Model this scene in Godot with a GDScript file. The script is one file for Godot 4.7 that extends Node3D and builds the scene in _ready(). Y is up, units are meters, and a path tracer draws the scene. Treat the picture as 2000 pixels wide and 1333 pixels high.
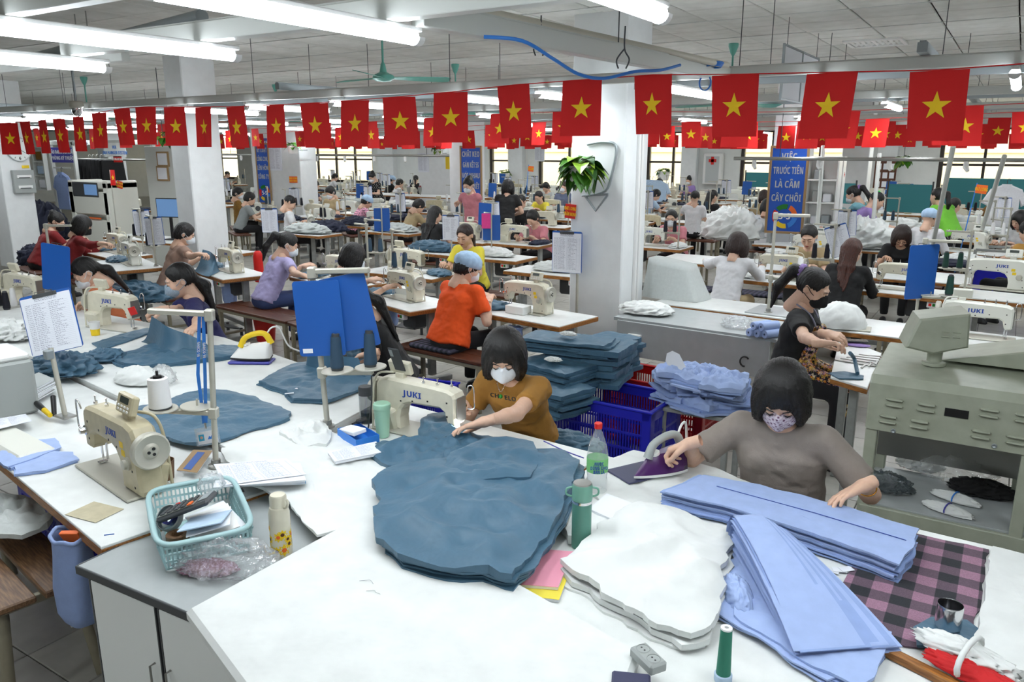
extends Node3D
# A garment factory hall: rows of sewing stations under suspended tube lamps, strings of flags, columns with boards and plants.
# Units are metres. The rows run along x; operators sit along z.


class G:
	# collects triangles; vertices that are shared between faces are shaded smooth, faces with their own vertices are flat
	var v := PackedVector3Array()
	var ix := PackedInt32Array()
	var uv := PackedVector2Array()

	func p(a: Vector3, u := Vector2.ZERO) -> int:
		v.append(a)
		uv.append(u)
		return v.size() - 1

	func tri(a: int, b: int, c: int) -> void:
		ix.append(a)
		ix.append(b)
		ix.append(c)

	func quad(a: int, b: int, c: int, d: int) -> void:
		tri(a, b, c)
		tri(a, c, d)

	func face(pts: Array) -> void:
		var s := v.size()
		for q in pts:
			v.append(q)
			uv.append(Vector2.ZERO)
		for k in range(1, pts.size() - 1):
			tri(s, s + k, s + k + 1)

	func uvquad(a: Vector3, b: Vector3, c: Vector3, d: Vector3) -> void:
		# a lower-left, b lower-right, c upper-right, d upper-left, seen from the front
		var s := v.size()
		p(a, Vector2(0, 1))
		p(b, Vector2(1, 1))
		p(c, Vector2(1, 0))
		p(d, Vector2(0, 0))
		quad(s, s + 1, s + 2, s + 3)

	func box(t: Transform3D, s: Vector3, ch := 0.0) -> void:
		var h := s * 0.5
		if ch <= 0.0:
			for ax in 3:
				for sg in [-1.0, 1.0]:
					var n := Vector3.ZERO
					n[ax] = sg
					var u := Vector3.ZERO
					u[(ax + 1) % 3] = 1.0
					var w := Vector3.ZERO
					w[(ax + 2) % 3] = sg
					face([t * (h * (n - u - w)), t * (h * (n + u - w)), t * (h * (n + u + w)), t * (h * (n - u + w))])
			return
		var q := Vector3(minf(ch, h.x * 0.9), minf(ch, h.y * 0.9), minf(ch, h.z * 0.9))
		for ax in 3:
			for sg in [-1.0, 1.0]:
				var pts := []
				for k in 4:
					var e1 := -1.0 if k == 0 or k == 3 else 1.0
					var e2 := -1.0 if k < 2 else 1.0
					e2 *= sg
					var a := Vector3.ZERO
					a[ax] = sg * h[ax]
					a[(ax + 1) % 3] = e1 * (h[(ax + 1) % 3] - q[(ax + 1) % 3])
					a[(ax + 2) % 3] = e2 * (h[(ax + 2) % 3] - q[(ax + 2) % 3])
					pts.append(t * a)
				face(pts)
		# bevel strips
		for ax in 3:
			var b := (ax + 1) % 3
			var c := (ax + 2) % 3
			for sb in [-1.0, 1.0]:
				for sc in [-1.0, 1.0]:
					var e := h[ax] - q[ax]
					var a1 := Vector3.ZERO
					a1[ax] = -e
					a1[b] = sb * h[b]
					a1[c] = sc * (h[c] - q[c])
					var a2 := a1
					a2[ax] = e
					var b1 := Vector3.ZERO
					b1[ax] = -e
					b1[b] = sb * (h[b] - q[b])
					b1[c] = sc * h[c]
					var b2 := b1
					b2[ax] = e
					if sb * sc < 0:
						face([t * a1, t * a2, t * b2, t * b1])
					else:
						face([t * a1, t * b1, t * b2, t * a2])
		for sx in [-1.0, 1.0]:
			for sy in [-1.0, 1.0]:
				for sz in [-1.0, 1.0]:
					var pa := t * Vector3(sx * h.x, sy * (h.y - q.y), sz * (h.z - q.z))
					var pb := t * Vector3(sx * (h.x - q.x), sy * h.y, sz * (h.z - q.z))
					var pc := t * Vector3(sx * (h.x - q.x), sy * (h.y - q.y), sz * h.z)
					if sx * sy * sz > 0:
						face([pa, pb, pc])
					else:
						face([pa, pc, pb])

	func bx(c: Vector3, s: Vector3, ch := 0.0) -> void:
		box(Transform3D(Basis(), c), s, ch)

	func lathe(t: Transform3D, prof: Array, n := 20, sharp := 0.6, ea := 1.0) -> void:
		# prof: Vector2(radius, y) from bottom to top, turned about y; a corner sharper than `sharp` radians gets a hard edge; ea squashes z
		var m := prof.size()
		var prev := -1
		for k in m:
			var hard := k > 0 and k < m - 1 and absf((prof[k] - prof[k - 1]).angle_to(prof[k + 1] - prof[k])) > sharp
			for rep in (2 if hard else 1):
				var s := v.size()
				for a in n:
					var w := TAU * a / n
					p(t * Vector3(cos(w) * prof[k].x, prof[k].y, -sin(w) * prof[k].x * ea))
				if prev >= 0 and rep == 0:
					for a in n:
						var b := (a + 1) % n
						quad(prev + a, prev + b, s + b, s + a)
				prev = s

	func tube(pts: Array, r, n := 8, closed := false) -> void:
		# r: one radius or a list
		var m := pts.size()
		var up := Vector3.UP
		var first := -1
		var prev := -1
		var side := Vector3.ZERO
		for k in m:
			var d: Vector3
			if closed:
				d = pts[(k + 1) % m] - pts[(k + m - 1) % m]
			else:
				d = pts[mini(k + 1, m - 1)] - pts[maxi(k - 1, 0)]
			d = d.normalized()
			if side == Vector3.ZERO:
				side = d.cross(up)
				if side.length() < 0.05:
					side = d.cross(Vector3.RIGHT)
			side = (side - d * side.dot(d)).normalized()
			var o := side.cross(d).normalized()
			var rr: float = r[k] if r is Array else r
			var s := v.size()
			for a in n:
				var w := TAU * a / n
				p(pts[k] + (side * cos(w) + o * sin(w)) * rr)
			if prev >= 0:
				for a in n:
					var b := (a + 1) % n
					quad(prev + a, s + a, s + b, prev + b)
			else:
				first = s
			prev = s
		if closed:
			for a in n:
				var b := (a + 1) % n
				quad(prev + a, first + a, first + b, prev + b)
		else:
			var c0 := []
			var c1 := []
			for a in n:
				c0.append(v[first + a])
				c1.append(v[prev + n - 1 - a])
			face(c0)
			face(c1)

	func prism(t: Transform3D, poly: Array, depth: float, bev := 0.0) -> void:
		# poly in the xy plane, extruded along z about z = 0
		var pl := PackedVector2Array(poly)
		if Geometry2D.is_polygon_clockwise(pl):
			pl.reverse()
		var n := pl.size()
		var inner := pl.duplicate()
		if bev > 0.0:
			for k in n:
				var a := (pl[k] - pl[(k + n - 1) % n]).normalized()
				var b := (pl[(k + 1) % n] - pl[k]).normalized()
				var na := Vector2(-a.y, a.x)
				var nb := Vector2(-b.y, b.x)
				var mid := na + nb
				mid = mid / maxf(0.4, mid.length_squared()) * 2.0
				inner[k] = pl[k] + mid * bev
		var tris := Geometry2D.triangulate_polygon(inner)
		var z := depth * 0.5
		for sg in [1.0, -1.0]:
			var s := v.size()
			for k in n:
				p(t * Vector3(inner[k].x, inner[k].y, sg * z))
			for k in range(0, tris.size(), 3):
				var a := inner[tris[k]]
				var b := inner[tris[k + 1]]
				var c := inner[tris[k + 2]]
				var ccw := (b - a).cross(c - a) > 0.0
				if ccw == (sg > 0.0):
					tri(s + tris[k], s + tris[k + 1], s + tris[k + 2])
				else:
					tri(s + tris[k], s + tris[k + 2], s + tris[k + 1])
		for k in n:
			var j := (k + 1) % n
			var zz := z - bev
			face([t * Vector3(pl[k].x, pl[k].y, -zz), t * Vector3(pl[j].x, pl[j].y, -zz), t * Vector3(pl[j].x, pl[j].y, zz), t * Vector3(pl[k].x, pl[k].y, zz)])
			if bev > 0.0:
				face([t * Vector3(pl[k].x, pl[k].y, zz), t * Vector3(pl[j].x, pl[j].y, zz), t * Vector3(inner[j].x, inner[j].y, z), t * Vector3(inner[k].x, inner[k].y, z)])
				face([t * Vector3(pl[j].x, pl[j].y, -zz), t * Vector3(pl[k].x, pl[k].y, -zz), t * Vector3(inner[k].x, inner[k].y, -z), t * Vector3(inner[j].x, inner[j].y, -z)])

	func add(o: G, t: Transform3D) -> void:
		var s := v.size()
		var flip := t.basis.determinant() < 0.0
		for a in o.v:
			v.append(t * a)
		uv.append_array(o.uv)
		for k in range(0, o.ix.size(), 3):
			if flip:
				tri(s + o.ix[k], s + o.ix[k + 2], s + o.ix[k + 1])
			else:
				tri(s + o.ix[k], s + o.ix[k + 1], s + o.ix[k + 2])

	func mesh() -> ArrayMesh:
		var nn := PackedVector3Array()
		nn.resize(v.size())
		var out := PackedInt32Array()
		out.resize(ix.size())
		for k in range(0, ix.size(), 3):
			var a := ix[k]
			var b := ix[k + 1]
			var c := ix[k + 2]
			var f := (v[b] - v[a]).cross(v[c] - v[a])
			nn[a] += f
			nn[b] += f
			nn[c] += f
			out[k] = a
			out[k + 1] = c
			out[k + 2] = b
		for k in nn.size():
			nn[k] = nn[k].normalized() if nn[k].length_squared() > 1e-20 else Vector3.UP
		var arr := []
		arr.resize(Mesh.ARRAY_MAX)
		arr[Mesh.ARRAY_VERTEX] = v
		arr[Mesh.ARRAY_NORMAL] = nn
		arr[Mesh.ARRAY_TEX_UV] = uv
		arr[Mesh.ARRAY_INDEX] = out
		var m := ArrayMesh.new()
		m.add_surface_from_arrays(Mesh.PRIMITIVE_TRIANGLES, arr)
		return m


class Field:
	# a distance field on a grid: tapered capsules and ellipsoids joined smoothly, meshed as surface nets
	var o: Vector3
	var c: float
	var nx: int
	var ny: int
	var nz: int
	var d := PackedFloat32Array()
	var k := 0.03

	func _init(lo: Vector3, hi: Vector3, cell: float, smooth := 0.03) -> void:
		o = lo
		c = cell
		k = smooth
		nx = int((hi.x - lo.x) / cell) + 2
		ny = int((hi.y - lo.y) / cell) + 2
		nz = int((hi.z - lo.z) / cell) + 2
		d.resize(nx * ny * nz)
		d.fill(1.0)

	func bone(a: Vector3, b: Vector3, ra: float, rb: float, cut := 0, kk := -1.0) -> void:
		# cut 1: flat at b, 2: flat at a, 3: both
		var sm := k if kk < 0.0 else kk
		var r := maxf(ra, rb) + sm * 1.2 + c * 2.0
		var lo := (Vector3(minf(a.x, b.x), minf(a.y, b.y), minf(a.z, b.z)) - Vector3(r, r, r) - o) / c
		var hi := (Vector3(maxf(a.x, b.x), maxf(a.y, b.y), maxf(a.z, b.z)) + Vector3(r, r, r) - o) / c
		var x0 := maxi(0, int(lo.x))
		var x1 := mini(nx - 1, int(hi.x) + 1)
		var y0 := maxi(0, int(lo.y))
		var y1 := mini(ny - 1, int(hi.y) + 1)
		var z0 := maxi(0, int(lo.z))
		var z1 := mini(nz - 1, int(hi.z) + 1)
		var ab := b - a
		var l2 := maxf(1e-9, ab.length_squared())
		var dir := ab / sqrt(l2)
		var dr := rb - ra
		for z in range(z0, z1 + 1):
			for y in range(y0, y1 + 1):
				var i := (z * ny + y) * nx + x0
				var q := Vector3(o.x + x0 * c, o.y + y * c, o.z + z * c) - a
				for x in range(x0, x1 + 1):
					var h := clampf(q.dot(ab) / l2, 0.0, 1.0)
					var e := (q - ab * h).length() - ra - dr * h
					if cut & 1:
						e = maxf(e, (q - ab).dot(dir))
					if cut & 2:
						e = maxf(e, -q.dot(dir))
					var f := d[i]
					var s := sm - absf(e - f)
					if s > 0.0:
						d[i] = minf(e, f) - s * s * 0.25 / sm
					elif e < f:
						d[i] = e
					i += 1
					q.x += c

	func ball(t: Transform3D, r: Vector3, cutout := false, kk := -1.0) -> void:
		# an ellipsoid; cutout takes it away
		var sm := k if kk < 0.0 else kk
		var inv := t.affine_inverse()
		var mr := minf(r.x, minf(r.y, r.z))
		var far := maxf(r.x, maxf(r.y, r.z)) + sm + c * 2.0
		var lo := (t.origin - Vector3(far, far, far) - o) / c
		var hi := (t.origin + Vector3(far, far, far) - o) / c
		var x0 := maxi(0, int(lo.x))
		var x1 := mini(nx - 1, int(hi.x) + 1)
		for z in range(maxi(0, int(lo.z)), mini(nz - 1, int(hi.z) + 1) + 1):
			for y in range(maxi(0, int(lo.y)), mini(ny - 1, int(hi.y) + 1) + 1):
				var i := (z * ny + y) * nx + x0
				for x in range(x0, x1 + 1):
					var q := inv * Vector3(o.x + x * c, o.y + y * c, o.z + z * c) / r
					var e := (q.length() - 1.0) * mr
					var f := d[i]
					if cutout:
						e = -e
						var s := sm - absf(e - f)
						d[i] = maxf(e, f) + (s * s * 0.25 / sm if s > 0.0 else 0.0)
					else:
						var s := sm - absf(e - f)
						d[i] = minf(e, f) - (s * s * 0.25 / sm if s > 0.0 else 0.0)
					i += 1

	func net(g: G) -> void:
		var id := PackedInt32Array()
		id.resize(d.size())
		id.fill(-1)
		var sx := 1
		var sy := nx
		var sz := nx * ny
		var off := PackedInt32Array([0, 1, sy, sy + 1, sz, sz + 1, sz + sy, sz + sy + 1])
		for z in nz - 1:
			for y in ny - 1:
				var i := (z * ny + y) * nx
				for x in nx - 1:
					if absf(d[i]) > c * 2.6:
						i += 1
						continue
					var n := 0
					for q in 8:
						if d[i + off[q]] < 0.0:
							n += 1
					if n > 0 and n < 8:
						var sum := Vector3.ZERO
						var cnt := 0
						for e in 12:
							var a: int
							var b: int
							if e < 4:
								a = e * 2
								b = a + 1
							elif e < 8:
								a = (e & 1) + ((e >> 1) & 1) * 4
								b = a + 2
							else:
								a = e & 3
								b = a + 4
							var da := d[i + off[a]]
							var db := d[i + off[b]]
							if (da < 0.0) != (db < 0.0):
								var w := da / (da - db)
								sum += Vector3((a & 1) + ((b & 1) - (a & 1)) * w, ((a >> 1) & 1) + (((b >> 1) & 1) - ((a >> 1) & 1)) * w, ((a >> 2) & 1) + (((b >> 2) & 1) - ((a >> 2) & 1)) * w)
								cnt += 1
						id[i] = g.p(o + (Vector3(x, y, z) + sum / cnt) * c)
					i += 1
		for z in range(1, nz - 1):
			for y in range(1, ny - 1):
				var i := (z * ny + y) * nx + 1
				for x in range(1, nx - 1):
					if absf(d[i]) > c * 1.6:
						i += 1
						continue
					var s := d[i] < 0.0
					if s != (d[i + sx] < 0.0):
						var a := id[i - sy - sz]
						var b := id[i - sz]
						var cc := id[i]
						var e := id[i - sy]
						if s:
							g.quad(a, b, cc, e)
						else:
							g.quad(a, e, cc, b)
					if s != (d[i + sy] < 0.0):
						var a := id[i - sx - sz]
						var b := id[i - sz]
						var cc := id[i]
						var e := id[i - sx]
						if s:
							g.quad(a, e, cc, b)
						else:
							g.quad(a, b, cc, e)
					if s != (d[i + sz] < 0.0):
						var a := id[i - sx - sy]
						var b := id[i - sy]
						var cc := id[i]
						var e := id[i - sx]
						if s:
							g.quad(a, b, cc, e)
						else:
							g.quad(a, e, cc, b)
					i += 1


const MARKS := {"Ệ": ["Ê", ["dot"]], "Ư": ["U", ["horn"]], "Ớ": ["O", ["horn", "acute"]], "Ề": ["Ê", ["grave"]], "Ầ": ["Â", ["grave"]], "Ổ": ["Ô", ["hook"]], "Ấ": ["Â", ["acute"]], "Ắ": ["A", ["acute"]], "Ế": ["Ê", ["acute"]], "Ỷ": ["Y", ["hook"]], "Ậ": ["Â", ["dot"]], "Ồ": ["Ô", ["grave"]], "Ẫ": ["Â", ["acute"]], "Ả": ["A", ["hook"]], "Ộ": ["Ô", ["dot"]], "Ạ": ["A", ["dot"]], "Ặ": ["A", ["dot"]], "Ỹ": ["Y", ["hook"]], "Ă": ["A", []]}

var M := {}
var used := {}
var rng := RandomNumberGenerator.new()
var noise := FastNoiseLite.new()
var ridge := FastNoiseLite.new()
var meshes := {}


func numbered(called: String) -> String:
	var k: int = used.get(called, 0)
	used[called] = k + 1
	return called if k == 0 else "%s_%03d" % [called, k]


func tag(o: Node, label: String, category: String, group := "", kind := "") -> void:
	o.set_meta("label", label)
	o.set_meta("category", category)
	if group:
		o.set_meta("group", group)
	if kind:
		o.set_meta("kind", kind)


func thing(called: String, label: String, category: String, where := Vector3.ZERO, turn := 0.0, group := "") -> Node3D:
	var o := Node3D.new()
	o.name = numbered(called)
	add_child(o)
	o.position = where
	o.rotation.y = turn
	tag(o, label, category, group)
	return o


func part(parent: Node, called: String, g, m: Material, where := Vector3.ZERO, label := "") -> MeshInstance3D:
	var o := MeshInstance3D.new()
	o.name = called
	o.mesh = g.mesh() if g is G else g
	o.material_override = m
	o.position = where
	parent.add_child(o, true)
	if label:
		o.set_meta("label", label)
	return o


func solo(called: String, g, m: Material, label: String, category: String, where := Vector3.ZERO, turn := 0.0, group := "") -> MeshInstance3D:
	# a thing that is a single mesh
	var o := MeshInstance3D.new()
	o.name = numbered(called)
	o.mesh = g.mesh() if g is G else g
	o.material_override = m
	add_child(o)
	o.position = where
	o.rotation.y = turn
	tag(o, label, category, group)
	return o


func struct(called: String, g, m: Material, parent: Node = null) -> MeshInstance3D:
	var o := MeshInstance3D.new()
	o.name = called
	o.mesh = g.mesh() if g is G else g
	o.material_override = m
	(parent if parent else self).add_child(o, true)
	if parent == null:
		o.set_meta("kind", "structure")
	return o


func copy(o: Node3D, where: Vector3, turn := 0.0, label := "", group := "") -> Node3D:
	var base := String(o.name)
	var cut := base.find("_0")
	if cut > 0 and base.length() - cut == 4:
		base = base.substr(0, cut)
	var c: Node3D = o.duplicate()
	c.name = numbered(base)
	add_child(c)
	c.position = where
	c.rotation = Vector3(0, turn, 0)
	if label:
		c.set_meta("label", label)
	if group:
		c.set_meta("group", group)
	return c


func xf(pos: Vector3, yaw := 0.0, pitch := 0.0, roll := 0.0) -> Transform3D:
	return Transform3D(Basis.from_euler(Vector3(pitch, yaw, roll)), pos)


func along(a: Vector3, b: Vector3) -> Transform3D:
	# y axis from a towards b
	var d := (b - a).normalized()
	var s := d.cross(Vector3.UP)
	if s.length() < 0.01:
		s = Vector3.RIGHT
	s = s.normalized()
	return Transform3D(Basis(s, d, s.cross(d)), a)


func smooth_loop(pts: Array, sub := 4) -> Array:
	var out := []
	var n := pts.size()
	for k in n:
		var a: Vector2 = pts[(k + n - 1) % n]
		var b: Vector2 = pts[k]
		var c: Vector2 = pts[(k + 1) % n]
		var d: Vector2 = pts[(k + 2) % n]
		for s in sub:
			out.append(b.cubic_interpolate(c, a, d, float(s) / sub))
	return out


func dense_loop(pts: Array, step := 0.03) -> Array:
	var out := []
	var n := pts.size()
	for k in n:
		var a: Vector2 = pts[k]
		var b: Vector2 = pts[(k + 1) % n]
		var m := maxi(1, int(a.distance_to(b) / step))
		for s in m:
			out.append(a.lerp(b, float(s) / m))
	return out


func spline(pts: Array, sub := 6) -> Array:
	var out := []
	var n := pts.size()
	for k in n - 1:
		var a: Vector3 = pts[maxi(0, k - 1)]
		var b: Vector3 = pts[k]
		var c: Vector3 = pts[k + 1]
		var d: Vector3 = pts[mini(n - 1, k + 2)]
		for s in sub:
			out.append(b.cubic_interpolate(c, a, d, float(s) / sub))
	out.append(pts[n - 1])
	return out


func cloth_g(outline: Array, y: float, thick: float, amp: float, sd: int, freq := 6.0, rings := 14, centre = null, lift := 0.0, round_edge := 0.0) -> G:
	# a piece of cloth lying on a surface at height y inside a star-shaped outline (x, z): folds from noise, an edge with thickness
	var g := G.new()
	var mid := Vector2.ZERO
	if centre == null:
		for q in outline:
			mid += q
		mid /= outline.size()
	else:
		mid = centre
	var n := outline.size()
	var area := 0.0
	for k in n:
		area += (outline[k] as Vector2).cross(outline[(k + 1) % n])
	var ol := outline.duplicate()
	if area > 0.0:
		ol.reverse()
	var o3 := Vector3(sd * 13.7, sd * 5.1, sd * 3.3)
	var hh := func(q: Vector2, t: float) -> float:
		var a := 1.0 - absf(ridge.get_noise_3d(q.x * freq * 70.0 + o3.x, q.y * freq * 70.0 + o3.y, o3.z)) * 2.2
		var b := noise.get_noise_3d(q.x * freq * 45.0 + o3.y, q.y * freq * 45.0, o3.x)
		return y + thick * (1.0 - round_edge * pow(t, 6.0)) + amp * (0.75 * a + 0.45 * b + 0.3) * (1.0 - 0.55 * pow(t, 4.0)) + lift * (1.0 - t * t)
	var c0 := g.p(Vector3(mid.x, hh.call(mid, 0.0), mid.y))
	var prev := -1
	for r in range(1, rings + 1):
		var t := float(r) / rings
		var s := g.v.size()
		for k in n:
			var q: Vector2 = mid.lerp(ol[k], t)
			g.p(Vector3(q.x, hh.call(q, t), q.y))
		for k in n:
			var j := (k + 1) % n
			if prev < 0:
				g.tri(c0, s + k, s + j)
			else:
				g.quad(prev + k, s + k, s + j, prev + j)
		prev = s
	for k in n:
		var j := (k + 1) % n
		var a := g.v[prev + k]
		var b := g.v[prev + j]
		var bot := minf(a.y, b.y) - maxf(thick, 0.002)
		g.face([a, Vector3(a.x, minf(y, bot + 0.002), a.z), Vector3(b.x, minf(y, bot + 0.002), b.z), b])
	return g


func lump_g(r: Vector3, amp: float, sd: int, freq := 3.0, nu := 36, nv := 20, flat := 0.0) -> G:
	# a heap, bag or bundle: a ball squashed onto its base at y = 0, creased by ridged noise
	var g := G.new()
	var o3 := Vector3(sd * 7.3, sd * 11.9, sd * 2.7)
	var prev := -1
	for i in nv + 1:
		var ph := PI * i / nv
		var s := g.v.size()
		for j in nu:
			var th := TAU * j / nu
			var dir := Vector3(sin(ph) * cos(th), cos(ph), -sin(ph) * sin(th))
			var q := dir * freq * 55.0 + o3
			var w := 1.0 + amp * ((1.0 - absf(ridge.get_noise_3dv(q)) * 2.4) * 0.8 + noise.get_noise_3dv(q * 0.8) * 0.7 - 0.4)
			var e := Vector3(dir.x * r.x, dir.y * r.y, dir.z * r.z) * w
			if dir.y < 0.0:
				e.y *= 1.0 - flat
			g.p(Vector3(e.x, maxf(e.y + r.y * (1.0 - flat), 0.0), e.z))
		if prev >= 0:
			for j in nu:
				var b := (j + 1) % nu
				g.quad(s + j, s + b, prev + b, prev + j)
		prev = s
	return g


func text_mesh(s: String, height: float, depth := 0.002, serif := false) -> TextMesh:
	var key := "t" + s + str(height) + str(depth)
	if meshes.has(key):
		return meshes[key]
	var t := TextMesh.new()
	var f := SystemFont.new()
	f.font_names = PackedStringArray(["Droid Serif" if serif else "Droid Sans"])
	f.font_weight = 700
	t.font = f
	t.text = s
	t.font_size = 32
	t.pixel_size = height / 23.0
	t.depth = depth
	t.curve_step = 4.0
	meshes[key] = t
	return t


func lettering(parent: Node, s: String, height: float, m: Material, t: Transform3D, squeeze := 1.0) -> MeshInstance3D:
	# letters the font lacks are set as a base letter with its marks beside, above or below
	var plain := ""
	for ch in s:
		plain += MARKS[ch][0] if MARKS.has(ch) else ch
	var tm := text_mesh(plain, height)
	var o := part(parent, "lettering", tm, m)
	o.transform = t * Transform3D(Basis.from_scale(Vector3(squeeze, 1, 1)), Vector3.ZERO)
	if plain != s and height > 0.03:
		var k := height / 23.0
		var full: float = tm.font.get_string_size(plain, HORIZONTAL_ALIGNMENT_LEFT, -1, 32).x
		for i in s.length():
			if not MARKS.has(s[i]):
				continue
			var x0: float = tm.font.get_string_size(plain.substr(0, i), HORIZONTAL_ALIGNMENT_LEFT, -1, 32).x
			var x1: float = tm.font.get_string_size(plain.substr(0, i + 1), HORIZONTAL_ALIGNMENT_LEFT, -1, 32).x
			for mk in MARKS[s[i]][1]:
				var g := G.new()
				var c := Vector3(((x0 + x1) * 0.5 - full * 0.5) * k, 0, 0)
				match mk:
					"dot":
						g.bx(c + Vector3(0, -height * 0.64, 0), Vector3(0.14, 0.14, 0.02) * height)
					"acute":
						g.box(xf(c + Vector3(height * 0.2, height * 0.68, 0), 0, 0, -0.6), Vector3(0.09, 0.26, 0.02) * height)
					"grave":
						g.box(xf(c + Vector3(-height * 0.2, height * 0.68, 0), 0, 0, 0.6), Vector3(0.09, 0.26, 0.02) * height)
					"hook":
						g.box(xf(c + Vector3(height * 0.12, height * 0.72, 0), 0, 0, 0.3), Vector3(0.1, 0.24, 0.02) * height)
					"horn":
						g.box(xf(Vector3((x1 - full * 0.5) * k, height * 0.36, 0), 0, 0, -0.5), Vector3(0.1, 0.26, 0.02) * height)
				part(parent, "accent", g, m).transform = o.transform
	return o


func V(x: float, y: float, z: float) -> Vector3:
	return Vector3(x, y, z)


func W(x: float, y: float) -> Vector2:
	return Vector2(x, y)


func _ready() -> void:
	# camera, sky, sun, exposure
	var cam := Camera3D.new()
	cam.name = "camera"
	add_child(cam)
	cam.position = Vector3(0, 2.15, 0)
	cam.rotation_degrees = Vector3(-13.754, 32.4, 0)
	cam.fov = 47.078
	cam.current = true
	var we := WorldEnvironment.new()
	we.name = "environment"
	var env := Environment.new()
	env.background_mode = Environment.BG_SKY
	var sky := Sky.new()
	var sm := ProceduralSkyMaterial.new()
	sm.sky_top_color = Color(0.62, 0.72, 0.85)
	sm.sky_horizon_color = Color(0.9, 0.92, 0.95)
	sm.ground_bottom_color = Color(0.5, 0.48, 0.45)
	sm.ground_horizon_color = Color(0.8, 0.8, 0.8)
	sm.sky_energy_multiplier = 3.0
	sm.ground_energy_multiplier = 1.5
	sky.sky_material = sm
	env.sky = sky
	env.tonemap_mode = Environment.TONE_MAPPER_LINEAR
	env.tonemap_exposure = 0.98
	env.sdfgi_enabled = true
	env.ssao_enabled = true
	env.ssil_enabled = true
	we.environment = env
	add_child(we)
	var sun := DirectionalLight3D.new()
	sun.name = "sun"
	sun.rotation_degrees = Vector3(-52, 200, 0)
	sun.light_energy = 2.2
	sun.light_color = Color(1.0, 0.95, 0.86)
	sun.light_angular_distance = 2.0
	sun.shadow_enabled = true
	add_child(sun)
	rng.seed = 11
	make_materials()
	# the hall
	build_room()
	build_tiles()
	build_lamps()
	build_rails()
	build_columns()
	build_fans()
	build_flags()
	build_rows()
	build_people()
	build_front()


func mat(key: String, col: Color, rough := 0.6, metal := 0.0) -> StandardMaterial3D:
	var m := StandardMaterial3D.new()
	m.resource_name = key
	m.albedo_color = col
	m.roughness = rough
	m.metallic = metal
	M[key] = m
	return m


func noise_tex(sd: int, freq: float, lo: Color, hi: Color, oct := 4, kind := FastNoiseLite.TYPE_SIMPLEX_SMOOTH, size := 256) -> NoiseTexture2D:
	var n := FastNoiseLite.new()
	n.seed = sd
	n.noise_type = kind
	n.frequency = freq
	n.fractal_octaves = oct
	var t := NoiseTexture2D.new()
	t.width = size
	t.height = size
	t.seamless = true
	t.noise = n
	var r := Gradient.new()
	r.set_color(0, lo)
	r.set_color(1, hi)
	t.color_ramp = r
	return t


func normal_tex(sd: int, freq: float, bump: float, oct := 3, size := 256) -> NoiseTexture2D:
	var n := FastNoiseLite.new()
	n.seed = sd
	n.frequency = freq
	n.fractal_octaves = oct
	var t := NoiseTexture2D.new()
	t.width = size
	t.height = size
	t.seamless = true
	t.as_normal_map = true
	t.bump_strength = bump
	t.noise = n
	return t


func tri(m: StandardMaterial3D, tex: Texture2D, scale: Vector3, nrm: Texture2D = null, ns := 1.0) -> StandardMaterial3D:
	m.uv1_triplanar = true
	m.uv1_scale = scale
	if tex:
		m.albedo_texture = tex
	if nrm:
		m.normal_enabled = true
		m.normal_texture = nrm
		m.normal_scale = ns
	return m


func pic(key: String, im: Image, rough := 0.7) -> StandardMaterial3D:
	var m := mat(key, Color.WHITE, rough)
	m.albedo_texture = ImageTexture.create_from_image(im)
	return m


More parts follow.
